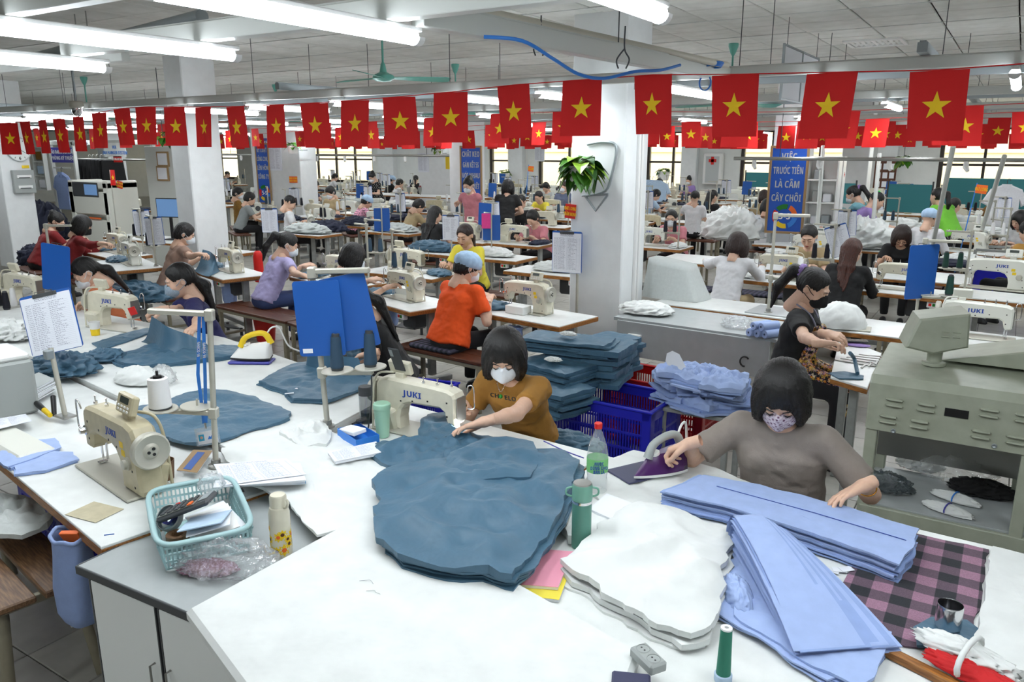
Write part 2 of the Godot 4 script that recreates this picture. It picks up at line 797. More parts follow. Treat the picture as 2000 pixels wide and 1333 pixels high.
func make_materials() -> void:
	noise.seed = 5
	noise.frequency = 0.03
	ridge.seed = 9
	ridge.frequency = 0.012
	ridge.fractal_octaves = 3
	var soft := noise_tex(1, 0.02, Color(0.95, 0.95, 0.95), Color(1, 1, 1), 4)
	var blotch := noise_tex(2, 0.02, Color(0.9, 0.9, 0.89), Color(1, 1, 1), 5)
	var faint := noise_tex(12, 0.02, Color(0.97, 0.97, 0.97), Color(1, 1, 1), 4)
	var grain := noise_tex(3, 0.03, Color(0.55, 0.5, 0.45), Color(1, 1, 1), 5)
	var weave := normal_tex(4, 0.09, 3.0, 3)
	var crease := normal_tex(6, 0.014, 5.0, 4)
	var strands := noise_tex(7, 0.05, Color(0.3, 0.28, 0.27), Color(1, 1, 1), 3)
	var strand_n := normal_tex(8, 0.05, 9.0, 3)
	var fine := normal_tex(10, 0.05, 1.2, 3)
	# room
	tri(mat("wall", Color(0.9, 0.91, 0.9), 0.55), faint, Vector3(0.5, 0.5, 0.5), fine, 0.15)
	tri(mat("column", Color(0.9, 0.91, 0.91), 0.45), faint, Vector3(0.9, 0.9, 0.9), fine, 0.12)
	tri(mat("ceiling_tile", Color(0.88, 0.88, 0.86), 0.8), blotch, Vector3(0.7, 0.7, 0.7), fine, 0.3)
	tri(mat("ceiling_tile_b", Color(0.85, 0.85, 0.83), 0.8), blotch, Vector3(0.6, 0.6, 0.6), fine, 0.3)
	mat("ceiling_back", Color(0.66, 0.65, 0.62), 0.9)
	tri(mat("floor_tile", Color(0.7, 0.69, 0.66), 0.3), blotch, Vector3(1.3, 1.3, 1.3), fine, 0.1)
	tri(mat("floor_tile_b", Color(0.65, 0.64, 0.62), 0.32), blotch, Vector3(1.1, 1.1, 1.1), fine, 0.1)
	mat("grout", Color(0.36, 0.35, 0.33), 0.9)
	mat("facade", Color(0.93, 0.82, 0.62), 0.9)
	mat("window_frame", Color(0.2, 0.17, 0.15), 0.4)
	var gl := mat("glass", Color(0.92, 0.95, 0.95, 0.1), 0.02)
	gl.transparency = BaseMaterial3D.TRANSPARENCY_ALPHA
	var cp := mat("clear_plastic", Color(0.93, 0.95, 0.96, 0.18), 0.12)
	cp.transparency = BaseMaterial3D.TRANSPARENCY_ALPHA
	tri(cp, null, Vector3(6, 6, 6), crease, 1.0)
	var sp := mat("smoke_plastic", Color(0.25, 0.3, 0.33, 0.45), 0.08)
	sp.transparency = BaseMaterial3D.TRANSPARENCY_ALPHA
	var wt := mat("water", Color(0.9, 0.95, 0.95, 0.12), 0.0)
	wt.transparency = BaseMaterial3D.TRANSPARENCY_ALPHA
	# metals and plastics
	mat("steel", Color(0.62, 0.62, 0.6), 0.35, 0.85)
	mat("chrome", Color(0.85, 0.85, 0.86), 0.12, 1.0)
	mat("rail", Color(0.8, 0.81, 0.79), 0.4, 0.1)
	mat("zinc", Color(0.62, 0.65, 0.66), 0.45, 0.6)
	tri(mat("stand_grey", Color(0.74, 0.73, 0.68), 0.4, 0.35), soft, Vector3(4, 4, 4))
	tri(mat("frame_grey", Color(0.62, 0.63, 0.62), 0.5, 0.1), blotch, Vector3(3, 3, 3))
	tri(mat("machine", Color(0.86, 0.84, 0.76), 0.35), soft, Vector3(3, 3, 3))
	tri(mat("machine_old", Color(0.76, 0.72, 0.6), 0.4), blotch, Vector3(3, 3, 3))
	mat("machine_white", Color(0.87, 0.87, 0.83), 0.35)
	tri(mat("machine_green", Color(0.68, 0.7, 0.63), 0.42), blotch, Vector3(1.5, 1.5, 1.5))
	mat("wheel_grey", Color(0.72, 0.71, 0.66), 0.4, 0.2)
	mat("black", Color(0.09, 0.09, 0.095), 0.45)
	mat("rubber", Color(0.14, 0.14, 0.14), 0.8)
	mat("dark_grey", Color(0.25, 0.26, 0.27), 0.5)
	mat("white_plastic", Color(0.9, 0.9, 0.89), 0.35)
	mat("grey_plastic", Color(0.62, 0.64, 0.63), 0.5)
	mat("lcd", Color(0.25, 0.28, 0.26), 0.2)
	mat("letter_blue", Color(0.12, 0.26, 0.62), 0.4)
	mat("sticker_yellow", Color(0.92, 0.78, 0.1), 0.5)
	mat("red", Color(0.82, 0.12, 0.1), 0.4)
	mat("green", Color(0.05, 0.45, 0.12), 0.4)
	mat("blue_board", Color(0.12, 0.34, 0.65), 0.35)
	mat("crate_blue", Color(0.12, 0.13, 0.68), 0.35)
	mat("crate_red", Color(0.66, 0.07, 0.07), 0.35)
	mat("basket_blue", Color(0.62, 0.75, 0.76), 0.4)
	mat("cable_blue", Color(0.2, 0.5, 0.85), 0.4)
	mat("fan_teal", Color(0.38, 0.66, 0.6), 0.4)
	mat("screen_teal", Color(0.2, 0.48, 0.5), 0.7)
	mat("pvc", Color(0.82, 0.8, 0.74), 0.45)
	mat("navy_board", Color(0.2, 0.21, 0.33), 0.5)
	mat("gold", Color(0.85, 0.6, 0.25), 0.2, 1.0)
	mat("frame_wood", Color(0.62, 0.5, 0.34), 0.5)
	mat("tumbler_mint", Color(0.62, 0.79, 0.69), 0.4)
	mat("thermos_green", Color(0.33, 0.55, 0.49), 0.4)
	mat("thermos_light", Color(0.45, 0.66, 0.58), 0.4)
	mat("thread_deep_green", Color(0.1, 0.45, 0.36), 0.6)
	mat("iron_purple", Color(0.3, 0.15, 0.37), 0.2)
	mat("label_green", Color(0.5, 0.78, 0.48), 0.6)
	var cs := mat("clear_smooth", Color(0.93, 0.96, 0.97, 0.14), 0.03)
	cs.transparency = BaseMaterial3D.TRANSPARENCY_ALPHA
	mat("sign_blue", Color(0.1, 0.33, 0.72), 0.45)
	mat("sign_purple", Color(0.26, 0.26, 0.62), 0.45)
	mat("letter_grey", Color(0.72, 0.74, 0.74), 0.5)
	mat("letter_white", Color(0.93, 0.93, 0.93), 0.5)
	mat("letter_yellow", Color(0.95, 0.75, 0.08), 0.5)
	mat("orange", Color(0.92, 0.42, 0.14), 0.5)
	mat("flag_red", Color(0.82, 0.06, 0.055), 0.75)
	var fr: StandardMaterial3D = M.flag_red
	fr.backlight_enabled = true
	fr.backlight = Color(0.12, 0.005, 0.005)
	tri(fr, null, Vector3(5, 5, 5), weave, 0.15)
	mat("star_yellow", Color(0.95, 0.78, 0.05), 0.7)
	# woods and laminates
	tri(mat("laminate", Color(0.9, 0.91, 0.9), 0.3), soft, Vector3(1.5, 1.5, 1.5))
	tri(mat("laminate_grey", Color(0.66, 0.68, 0.68), 0.35), soft, Vector3(1.5, 1.5, 1.5))
	tri(mat("edge_wood", Color(0.74, 0.5, 0.24), 0.45), grain, Vector3(1.2, 9, 9))
	tri(mat("bench_wood", Color(0.55, 0.42, 0.3), 0.5), grain, Vector3(1.0, 10, 12))
	tri(mat("bench_red", Color(0.44, 0.25, 0.16), 0.45), grain, Vector3(1.0, 10, 12))
	tri(mat("bench_frame", Color(0.56, 0.53, 0.45), 0.6), blotch, Vector3(3, 3, 3))
	tri(mat("board_grey", Color(0.72, 0.73, 0.72), 0.7), soft, Vector3(2, 2, 2))
	mat("paper", Color(0.9, 0.91, 0.93), 0.8)
	mat("card_white", Color(0.92, 0.93, 0.92), 0.75)
	mat("pink_paper", Color(0.9, 0.6, 0.68), 0.75)
	mat("yellow_paper", Color(0.92, 0.85, 0.3), 0.75)
	mat("cyan_paper", Color(0.25, 0.65, 0.8), 0.7)
	# cloth
	for c in [["teal_cloth", Color(0.26, 0.4, 0.49), 0.5], ["white_cloth", Color(0.88, 0.89, 0.88), 0.85], ["sky_cloth", Color(0.63, 0.71, 0.88), 0.8], ["bag_blue", Color(0.56, 0.64, 0.82), 0.8], ["navy_cloth", Color(0.11, 0.13, 0.22), 0.75], ["black_cloth", Color(0.09, 0.09, 0.095), 0.85], ["grey_cover", Color(0.76, 0.78, 0.77), 0.8], ["red_cloth", Color(0.78, 0.06, 0.08), 0.75], ["taupe", Color(0.56, 0.52, 0.49), 0.85], ["mustard", Color(0.62, 0.44, 0.17), 0.85], ["orange_shirt", Color(0.95, 0.33, 0.05), 0.85], ["lilac", Color(0.68, 0.65, 0.82), 0.85], ["navy_shirt", Color(0.1, 0.1, 0.32), 0.8], ["maroon", Color(0.5, 0.1, 0.11), 0.85], ["rust", Color(0.76, 0.42, 0.26), 0.85], ["beige_shirt", Color(0.62, 0.5, 0.44), 0.85], ["jeans", Color(0.22, 0.28, 0.46), 0.85], ["yellow_shirt", Color(0.92, 0.86, 0.28), 0.85], ["pink_shirt", Color(0.82, 0.52, 0.56), 0.85], ["white_shirt", Color(0.88, 0.88, 0.89), 0.85], ["grey_shirt", Color(0.55, 0.57, 0.57), 0.85], ["khaki", Color(0.7, 0.62, 0.47), 0.85], ["purple_navy", Color(0.24, 0.22, 0.4), 0.85], ["aqua", Color(0.52, 0.74, 0.78), 0.85], ["sage", Color(0.52, 0.64, 0.64), 0.85], ["lime", Color(0.48, 0.8, 0.25), 0.85], ["violet", Color(0.6, 0.5, 0.74), 0.85], ["bluegrey", Color(0.4, 0.44, 0.54), 0.85], ["ochre", Color(0.78, 0.58, 0.28), 0.85], ["brown_shirt", Color(0.56, 0.4, 0.2), 0.85], ["pale_blue", Color(0.72, 0.81, 0.9), 0.85], ["trousers", Color(0.11, 0.11, 0.12), 0.85], ["cap_blue", Color(0.66, 0.77, 0.88), 0.85], ["apron_grey", Color(0.6, 0.6, 0.68), 0.85], ["mask_white", Color(0.88, 0.9, 0.92), 0.9], ["mask_black", Color(0.08, 0.08, 0.085), 0.9], ["mask_blue", Color(0.7, 0.8, 0.88), 0.9], ["hot_pink", Color(0.9, 0.25, 0.58), 0.6]]:
		var m := tri(mat(c[0], c[1], c[2]), soft, Vector3(5, 5, 5), weave, 0.25)
		m.rim_enabled = true
		m.rim = 0.2
	tri(M.teal_cloth, soft, Vector3(2, 2, 2), crease, 0.5)
	tri(M.white_cloth, soft, Vector3(1.2, 1.2, 1.2), crease, 0.45)
	tri(M.sky_cloth, soft, Vector3(2.5, 2.5, 2.5), crease, 0.35)
	M["sky_cloth_fold_shade"] = M.sky_cloth.duplicate()
	M.sky_cloth_fold_shade.albedo_color = Color(0.56, 0.65, 0.84)  # darker copy of the pale blue: shade between folded layers painted as colour
	M.mask_white.rim_enabled = false
	# skin and hair
	for c in [["skin", Color(0.87, 0.71, 0.61)], ["skin_warm", Color(0.82, 0.65, 0.54)]]:
		var m := tri(mat(c[0], c[1], 0.5), soft, Vector3(9, 9, 9), fine, 0.2)
		m.subsurf_scatter_enabled = true
		m.subsurf_scatter_strength = 0.03
	tri(mat("hair", Color(0.1, 0.085, 0.08), 0.48), strands, Vector3(26, 1.6, 26), strand_n, 0.7)
	tri(mat("hair_brown", Color(0.26, 0.16, 0.13), 0.48), strands, Vector3(26, 1.6, 26), strand_n, 0.7)
	tri(mat("hair_auburn", Color(0.42, 0.2, 0.12), 0.48), strands, Vector3(26, 1.6, 26), strand_n, 0.7)
	mat("eye_dark", Color(0.03, 0.02, 0.02), 0.2)
	mat("lips", Color(0.6, 0.28, 0.25), 0.45)
	# leaves
	for c in [["leaf", Color(0.27, 0.5, 0.14)], ["leaf_dark", Color(0.14, 0.33, 0.11)], ["leaf_pale", Color(0.58, 0.72, 0.26)]]:
		var m := tri(mat(c[0], c[1], 0.35), noise_tex(20, 0.03, Color(0.7, 0.75, 0.5), Color(1, 1, 1)), Vector3(8, 8, 8))
		m.backlight_enabled = true
		m.backlight = Color(0.1, 0.2, 0.02)
	print_pictures()


func ink_line(im: Image, x: int, y: int, w: int, col: Color) -> void:
	var k := x
	while k < x + w:
		var s := rng.randi_range(2, 7)
		im.fill_rect(Rect2i(k, y + rng.randi_range(0, 1), mini(s, x + w - k), 2), col)
		k += s + rng.randi_range(1, 3)


func print_pictures() -> void:
	# printed and written sheets
	rng.seed = 77
	for n in 3:
		var im := Image.create(180, 256, false, Image.FORMAT_RGB8)
		im.fill(Color(0.89, 0.9, 0.93))
		var ink := Color(0.5, 0.5, 0.57)
		for k in 3:
			ink_line(im, 50, 8 + k * 5, 80, ink)
		for row in 26:
			var y := 30 + row * 8
			im.fill_rect(Rect2i(10, y + 5, 160, 1), Color(0.78, 0.79, 0.83))
			ink_line(im, 12, y, 20, ink)
			if n != 1 or row < 18:
				ink_line(im, 36, y, rng.randi_range(30, 48), ink)
			ink_line(im, 96, y, rng.randi_range(20, 60), ink)
		if n == 2:
			for k in 9:
				im.fill_rect(Rect2i(10 + k * 20, 28, 1, 212), Color(0.7, 0.71, 0.76))
		pic("sheet_%d" % n, im)
	var photos := Image.create(96, 160, false, Image.FORMAT_RGB8)
	photos.fill(Color(0.88, 0.89, 0.92))
	for r in 4:
		for c in 2:
			for k in 26:
				photos.fill_rect(Rect2i(8 + c * 44 + rng.randi_range(0, 30), 12 + r * 36 + rng.randi_range(0, 20), rng.randi_range(2, 9), rng.randi_range(2, 6)), Color(0.25, 0.25, 0.4).lerp(Color(0.75, 0.75, 0.85), rng.randf()))
	pic("sheet_photos", photos)
	# tartan seat cloth and ironing cloth
	var pl := Image.create(128, 128, false, Image.FORMAT_RGB8)
	for y in 128:
		for x in 128:
			var a := (x / 32) % 2
			var b := (y / 32) % 2
			var col := Color(0.6, 0.45, 0.53)
			if a == 1 and b == 1:
				col = Color(0.16, 0.17, 0.19)
			elif a == 1 or b == 1:
				col = Color(0.38, 0.31, 0.36)
			col = col * (0.9 + 0.2 * rng.randf())
			pl.set_pixel(x, y, col)
	var pm := pic("plaid", pl, 0.9)
	tri(pm, pm.albedo_texture, Vector3(4.2, 4.2, 4.2))
	var pg := pic("plaid_grey", pl, 0.9)
	pg.albedo_color = Color(0.6, 0.75, 0.8)
	tri(pg, pg.albedo_texture, Vector3(9, 9, 9))
	var ck := pic("pink_check", pl, 0.9)
	ck.albedo_color = Color(1.9, 1.7, 1.7)
	tri(ck, ck.albedo_texture, Vector3(14, 14, 14))
	# flower print, gold print, dots
	var fl := Image.create(256, 256, false, Image.FORMAT_RGB8)
	fl.fill(Color(0.06, 0.05, 0.09))
	for k in 150:
		var c := Vector2(rng.randi_range(0, 255), rng.randi_range(0, 255))
		var col: Color = [Color(0.9, 0.5, 0.12), Color(0.88, 0.62, 0.5), Color(0.92, 0.86, 0.78), Color(0.6, 0.5, 0.75), Color(0.85, 0.7, 0.3)][k % 5]
		var r := rng.randi_range(6, 17)
		var ph := rng.randf() * TAU
		for y in range(-r, r + 1):
			for x in range(-r, r + 1):
				var d := Vector2(x, y)
				var lim := r * (0.72 + 0.28 * cos(5.0 * d.angle() + ph))
				if d.length() < lim:
					var cc := Color(0.95, 0.8, 0.3) if d.length() < r * 0.22 else col
					fl.set_pixel(posmod(int(c.x) + x, 256), posmod(int(c.y) + y, 256), cc)
	var fm := pic("flower_print", fl, 0.85)
	tri(fm, fm.albedo_texture, Vector3(4.5, 4.5, 4.5))
	var gp := pic("gold_print", fl, 0.85)
	gp.albedo_texture = noise_tex(31, 0.06, Color(0.28, 0.17, 0.04), Color(0.75, 0.58, 0.25), 2)
	tri(gp, gp.albedo_texture, Vector3(4, 4, 4))
	var dt := Image.create(64, 64, false, Image.FORMAT_RGB8)
	dt.fill(Color(0.03, 0.03, 0.035))
	for c in [Vector2i(16, 16), Vector2i(48, 48)]:
		for y in range(-7, 8):
			for x in range(-7, 8):
				if x * x + y * y < 46:
					dt.set_pixel(c.x + x, c.y + y, Color(0.85, 0.85, 0.83))
	var dm := pic("polka", dt, 0.85)
	tri(dm, dm.albedo_texture, Vector3(12, 12, 12))
	var mk := Image.create(64, 64, false, Image.FORMAT_RGB8)
	mk.fill(Color(0.8, 0.76, 0.8))
	for y in 64:
		for x in 64:
			if (x + (y / 8) * 5) % 16 < 6 and y % 8 < 5:
				mk.set_pixel(x, y, Color(0.35, 0.2, 0.33))
	var mm := pic("mask_pattern", mk, 0.9)
	tri(mm, mm.albedo_texture, Vector3(14, 14, 14))
	var mb := pic("mask_leafy", mk, 0.9)
	mb.albedo_texture = noise_tex(33, 0.09, Color(0.3, 0.4, 0.5), Color(0.85, 0.88, 0.9), 3)
	tri(mb, mb.albedo_texture, Vector3(9, 9, 9))
	var wtx := noise_tex(41, 0.02, Color(0.35, 0.12, 0.15), Color(0.8, 0.75, 0.85), 3)
	var scr := mat("scraps", Color.WHITE, 0.8)
	tri(scr, wtx, Vector3(14, 14, 14), M.teal_cloth.normal_texture, 1.0)
	# lit pictures of the machine displays
	var lt := mat("lit_screen", Color(0.3, 0.42, 0.55), 0.2)
	lt.emission_enabled = true
	lt.emission = Color(0.45, 0.6, 0.8)
	lt.emission_energy_multiplier = 0.5
	var lg := mat("lit_green", Color(0.1, 0.4, 0.15), 0.2)
	lg.emission_enabled = true
	lg.emission = Color(0.2, 0.9, 0.4)
	lg.emission_energy_multiplier = 0.8
	var lamp := mat("lamp_glow", Color(0.95, 0.97, 1.0), 0.4)
	lamp.emission_enabled = true
	lamp.emission = Color(0.94, 0.97, 1.0)
	lamp.emission_energy_multiplier = 18.0
	var nl := mat("needle_glow", Color(1, 0.98, 0.92), 0.4)
	nl.emission_enabled = true
	nl.emission = Color(1, 0.97, 0.9)
	nl.emission_energy_multiplier = 3.0


const LAMP := 1.1
const CEIL := 3.3
const LAMP_Y := 2.56


func build_room() -> void:
	var g := G.new()
	g.bx(Vector3(-13.5, -0.11, -10.5), Vector3(43, 0.2, 31.4))
	struct("floor", g, M.grout)
	g = G.new()
	g.bx(Vector3(-13.5, CEIL + 0.35, -10.5), Vector3(43, 0.3, 31.4))
	struct("ceiling", g, M.ceiling_back)
	g = G.new()
	g.bx(Vector3(8.1, 1.75, -10.5), Vector3(0.3, 3.7, 31.4))
	struct("wall_right", g, M.wall)
	g = G.new()
	g.bx(Vector3(-34.6, 1.75, -10.5), Vector3(0.3, 3.7, 31.4))
	struct("wall_left", g, M.wall)
	g = G.new()
	g.bx(Vector3(-13.2, 1.75, 5.1), Vector3(43, 3.7, 0.3))
	struct("wall_front", g, M.wall)
	# the back wall with its window openings: [x from, x to]
	var z := -24.7
	var sill := 0.8
	var head := 2.75
	var wins := [[-33.2, -30.6], [-26.6, -22.3], [-16.6, -15.2], [-14.5, -12.1], [-10.4, -8.6], [-7.3, -6.3], [-6.1, -3.9], [-1.9, 3.4], [3.9, 6.5]]
	g = G.new()
	g.bx(Vector3(-13.2, sill * 0.5 - 0.05, z), Vector3(43, sill + 0.1, 0.3))
	g.bx(Vector3(-13.2, (head + 3.6) * 0.5, z), Vector3(43, 3.6 - head, 0.3))
	var x := -34.5
	for w in wins:
		g.bx(Vector3((x + w[0]) * 0.5, (sill + head) * 0.5, z), Vector3(w[0] - x, head - sill, 0.3))
		x = w[1]
	g.bx(Vector3((x + 8.0) * 0.5, (sill + head) * 0.5, z), Vector3(8.0 - x, head - sill, 0.3))
	struct("wall_back", g, M.wall)
	var n := 0
	for w in wins:
		n += 1
		var root := Node3D.new()
		root.name = "window_%d" % n
		root.set_meta("kind", "structure")
		add_child(root)
		var wd: float = w[1] - w[0]
		var f := G.new()
		f.bx(Vector3(w[0] + 0.05, (sill + head) * 0.5, z), Vector3(0.1, head - sill, 0.12))
		f.bx(Vector3(w[1] - 0.05, (sill + head) * 0.5, z), Vector3(0.1, head - sill, 0.12))
		f.bx(Vector3((w[0] + w[1]) * 0.5, sill + 0.05, z), Vector3(wd - 0.2, 0.1, 0.12))
		f.bx(Vector3((w[0] + w[1]) * 0.5, head - 0.05, z), Vector3(wd - 0.2, 0.1, 0.12))
		struct("window_frame", f, M.window_frame, root)
		var cols := maxi(1, int(round(wd / 1.1)))
		for k in range(1, cols):
			var b := G.new()
			b.bx(Vector3(w[0] + wd * k / cols, (sill + head) * 0.5, z), Vector3(0.07, head - sill - 0.2, 0.08))
			struct("mullion", b, M.window_frame, root)
		var bar := G.new()
		bar.bx(Vector3((w[0] + w[1]) * 0.5, 1.75, z), Vector3(wd - 0.2, 0.06, 0.07))
		struct("transom", bar, M.window_frame, root)
		for k in cols:
			for r in 2:
				var p := G.new()
				var y0 := sill + 0.1 if r == 0 else 1.78
				var y1 := 1.72 if r == 0 else head - 0.1
				p.bx(Vector3(w[0] + wd * (k + 0.5) / cols, (y0 + y1) * 0.5, z), Vector3(wd / cols - 0.09, y1 - y0, 0.008))
				struct("pane", p, M.glass, root)
	# the neighbouring building that fills the windows
	var fc := thing("neighbour_building", "cream rendered wall of the building seen outside the windows", "building", Vector3(-13, 0, -31.5))
	g = G.new()
	g.bx(Vector3(0, 4.5, 0), Vector3(60, 9, 0.4))
	part(fc, "wall", g, M.facade)
	g = G.new()
	g.bx(Vector3(0, 2.1, 0.23), Vector3(60, 0.12, 0.08))
	part(fc, "ledge", g, M.facade)
	g = G.new()
	g.bx(Vector3(-13, -0.15, -28.2), Vector3(60, 0.2, 6.4))
	var yard := struct("ground", g, M.grout)
	yard.material_override = M.facade


func build_tiles() -> void:
	# ceiling tiles: 0.6 m, hung just below the slab; the ones that show largest are tiles of their own
	var ceil_node := get_node("ceiling")
	var t := G.new()
	t.bx(Vector3.ZERO, Vector3(0.588, 0.02, 0.588), 0.006)
	var tm := t.mesh()
	var rest := G.new()
	rng.seed = 4
	var cells := []
	for i in range(-37, 13):
		for j in range(-41, 8):
			var c := Vector2(i * 0.6 + 0.12, j * 0.6 + 0.1)
			if c.x > 7.5 or c.y > 4.5 or c.y < -24.2:
				continue
			var f := c.x * -0.536 + c.y * -0.844
			var r := c.x * 0.844 + c.y * -0.536
			if f < 4.2 or absf(r) > f * 0.72 or absf(c.x + 1.32) < 0.25 and absf(c.y + 9.92) < 0.3:
				rest.bx(Vector3(c.x, CEIL - 0.002, c.y), Vector3(0.588, 0.02, 0.588))
			else:
				cells.append([f, c])
	for i in range(-57, -37):
		for j in range(-41, 8):
			rest.bx(Vector3(i * 0.6 + 0.12, CEIL - 0.002, j * 0.6 + 0.1), Vector3(0.588, 0.02, 0.588))
	cells.sort_custom(func(a, b): return a[0] < b[0])
	for k in cells.size():
		var c: Vector2 = cells[k][1]
		if k < 290:
			var o := struct("tile", tm, M.ceiling_tile if rng.randf() < 0.7 else M.ceiling_tile_b, ceil_node)
			o.position = Vector3(c.x, CEIL - 0.002 + rng.randf_range(-0.003, 0.003), c.y)
			o.rotation = Vector3(rng.randf_range(-0.004, 0.004), 0, rng.randf_range(-0.004, 0.004))
		else:
			rest.bx(Vector3(c.x, CEIL - 0.002, c.y), Vector3(0.588, 0.02, 0.588))
	var so := struct("distant_tiles", rest, M.ceiling_tile, ceil_node)
	so.set_meta("kind", "stuff")
	# T-bars of the grid, seen as pale lines between the near tiles
	var bars := G.new()
	for j in range(-30, -4):
		if j % 2 == 0:
			bars.bx(Vector3(-8, CEIL - 0.014, j * 0.6 - 0.2), Vector3(22, 0.008, 0.014))
	struct("ceiling_grid_bars", bars, M.rail, ceil_node)
	# floor tiles, 0.4 m
	var floor_node := get_node("floor")
	var ft := G.new()
	ft.bx(Vector3.ZERO, Vector3(0.394, 0.012, 0.394), 0.003)
	var fm := ft.mesh()
	var spots := []
	var fr := G.new()
	for i in range(-86, 20):
		for j in range(-61, 13):
			var c := Vector2(i * 0.4, j * 0.4)
			var f := c.x * -0.536 + c.y * -0.844
			var r := c.x * 0.844 + c.y * -0.536
			if f > 1.6 and f < 15.0 and absf(r) < f * 0.75 + 0.6:
				spots.append([f, c])
			elif f > 0.0 and absf(r) < f + 2.0 or c.length() < 6.0:
				fr.bx(Vector3(c.x, -0.006, c.y), Vector3(0.394, 0.012, 0.394))
	spots.sort_custom(func(a, b): return a[0] < b[0])
	for k in spots.size():
		var c: Vector2 = spots[k][1]
		if k < 290:
			struct("tile", fm, M.floor_tile if rng.randf() < 0.6 else M.floor_tile_b, floor_node).position = Vector3(c.x, -0.006 + rng.randf_range(-0.0007, 0.0007), c.y)
		else:
			fr.bx(Vector3(c.x, -0.006, c.y), Vector3(0.394, 0.012, 0.394))
	struct("distant_tiles", fr, M.floor_tile, floor_node).set_meta("kind", "stuff")


func lamp_proto() -> Node3D:
	var o := Node3D.new()
	var g := G.new()
	g.bx(Vector3(0, 0.06, 0), Vector3(0.045, 0.02, 1.2), 0.004)
	part(o, "housing", g, M.white_plastic)
	g = G.new()
	var pr := []
	for k in 15:
		var a := PI * 0.68 + PI * 1.64 * k / 14.0
		pr.append(Vector2(cos(a) * 0.03, sin(a) * 0.03 + 0.03))
	g.prism(Transform3D(), pr, 1.13)
	part(o, "diffuser", g, M.lamp_glow)
	for s in [-1, 1]:
		g = G.new()
		var pe := []
		for k in 9:
			var a := PI + PI * k / 8.0
			pe.append(Vector2(cos(a) * 0.034, sin(a) * 0.032 + 0.03))
		g.prism(Transform3D(Basis(), Vector3(0, 0, s * 0.583)), pe, 0.035)
		part(o, "end_cap", g, M.white_plastic)
	for s in [-1, 1]:
		g = G.new()
		g.tube([Vector3(0, 0.068, s * 0.4), Vector3(0, 0.11, s * 0.4)], 0.004, 6)
		part(o, "hanger", g, M.steel)
	return o


func build_lamps() -> void:
	var proto := lamp_proto()
	var rows := [
		[-2.0, [1.3, 0.1, -1.06, -2.09, -3.18, -4.23, -5.5, -6.7, -7.9], "long white tube lamp hung on the rail over the front tables", "tube lamps over the front tables"],
		[1.4, [-5.2, -3.0, -1.0, 1.0, 3.0], "long white tube lamp hung behind the front tables", "tube lamps behind the front tables"],
		[-6.2, [1.1, -0.1, -1.2, -2.24, -3.33, -4.15, -5.6, -6.8, -8.0, -9.9, -11.2, -12.5, -13.8, -15.6], "tube lamp over the second row of stations", "tube lamps over the second row"],
		[-9.2, [2.0, 0.4, -1.2, -2.8, -4.4, -6.0, -7.6, -9.2, -10.8, -12.4, -14.0, -15.6, -17.2], "tube lamp over the third row of stations", "tube lamps over the third row"],
		[-12.2, [2.0, 0.4, -1.2, -2.72, -4.4, -6.0, -7.6, -10.0, -11.6, -13.2, -16.2, -17.8, -19.4], "tube lamp over the fourth row of stations", "tube lamps over the fourth row"],
		[-15.4, [3.0, 1.0, -1.0, -3.0, -5.0, -7.0, -9.0, -11.0, -13.0, -15.0, -17.0, -19.0, -21.0], "tube lamp over the fifth row of stations", "tube lamps over the fifth row"],
		[-18.8, [4.0, 2.0, 0.0, -2.0, -4.0, -6.0, -8.0, -10.0, -12.0, -14.0, -16.0, -18.0, -20.0, -22.0, -24.0], "small far tube lamp over the sixth row of stations", "tube lamps over the sixth row"],
		[-22.2, [4.0, 2.0, 0.0, -2.0, -4.0, -6.0, -8.0, -10.0, -12.0, -14.0, -16.0, -18.0, -20.0, -22.0, -24.0, -26.0], "small far tube lamp close to the windows", "tube lamps close to the windows"],
	]
	for r in rows:
		for x in r[1]:
			var c: Node3D = proto.duplicate()
			c.name = numbered("tube_lamp")
			add_child(c)
			c.position = Vector3(x, LAMP_Y - 0.01, r[0])
			tag(c, r[2], "lamp", r[3])
			var l := AreaLight3D.new()
			l.name = "lamp_light"
			l.area_size = Vector2(0.05, 1.13)
			l.light_energy = LAMP
			l.light_color = Color(0.96, 0.985, 1.0)
			l.shadow_enabled = true
			l.rotation_degrees = Vector3(-90, 0, 0)
			l.position = Vector3(0, -0.006, 0)
			c.add_child(l)


func rail(a: Vector3, b: Vector3, h: float, w: float, label: String, group: String, m: Material = null) -> void:
	# a hollow channel section
	var d := b - a
	var t := Transform3D(Basis.looking_at(d.normalized(), Vector3.UP), (a + b) * 0.5)
	var g := G.new()
	g.box(t, Vector3(w, h, d.length()), 0.003)
	g.box(t * Transform3D(Basis(), Vector3(0, h * 0.5 + 0.004, 0)), Vector3(w * 0.6, 0.01, d.length()), 0.0)
	var o := thing("steel_rail", label, "rail", Vector3.ZERO, 0, group)
	part(o, "channel", g, m if m else M.rail)
	var n := int(d.length() / 2.4)
	for k in n:
		var q := a.lerp(b, (k + 0.5) / n)
		g = G.new()
		g.tube([q + Vector3(0, h * 0.5, 0), Vector3(q.x, CEIL - 0.012, q.z)], 0.0035, 5)
		part(o, "hanger_rod", g, M.dark_grey)


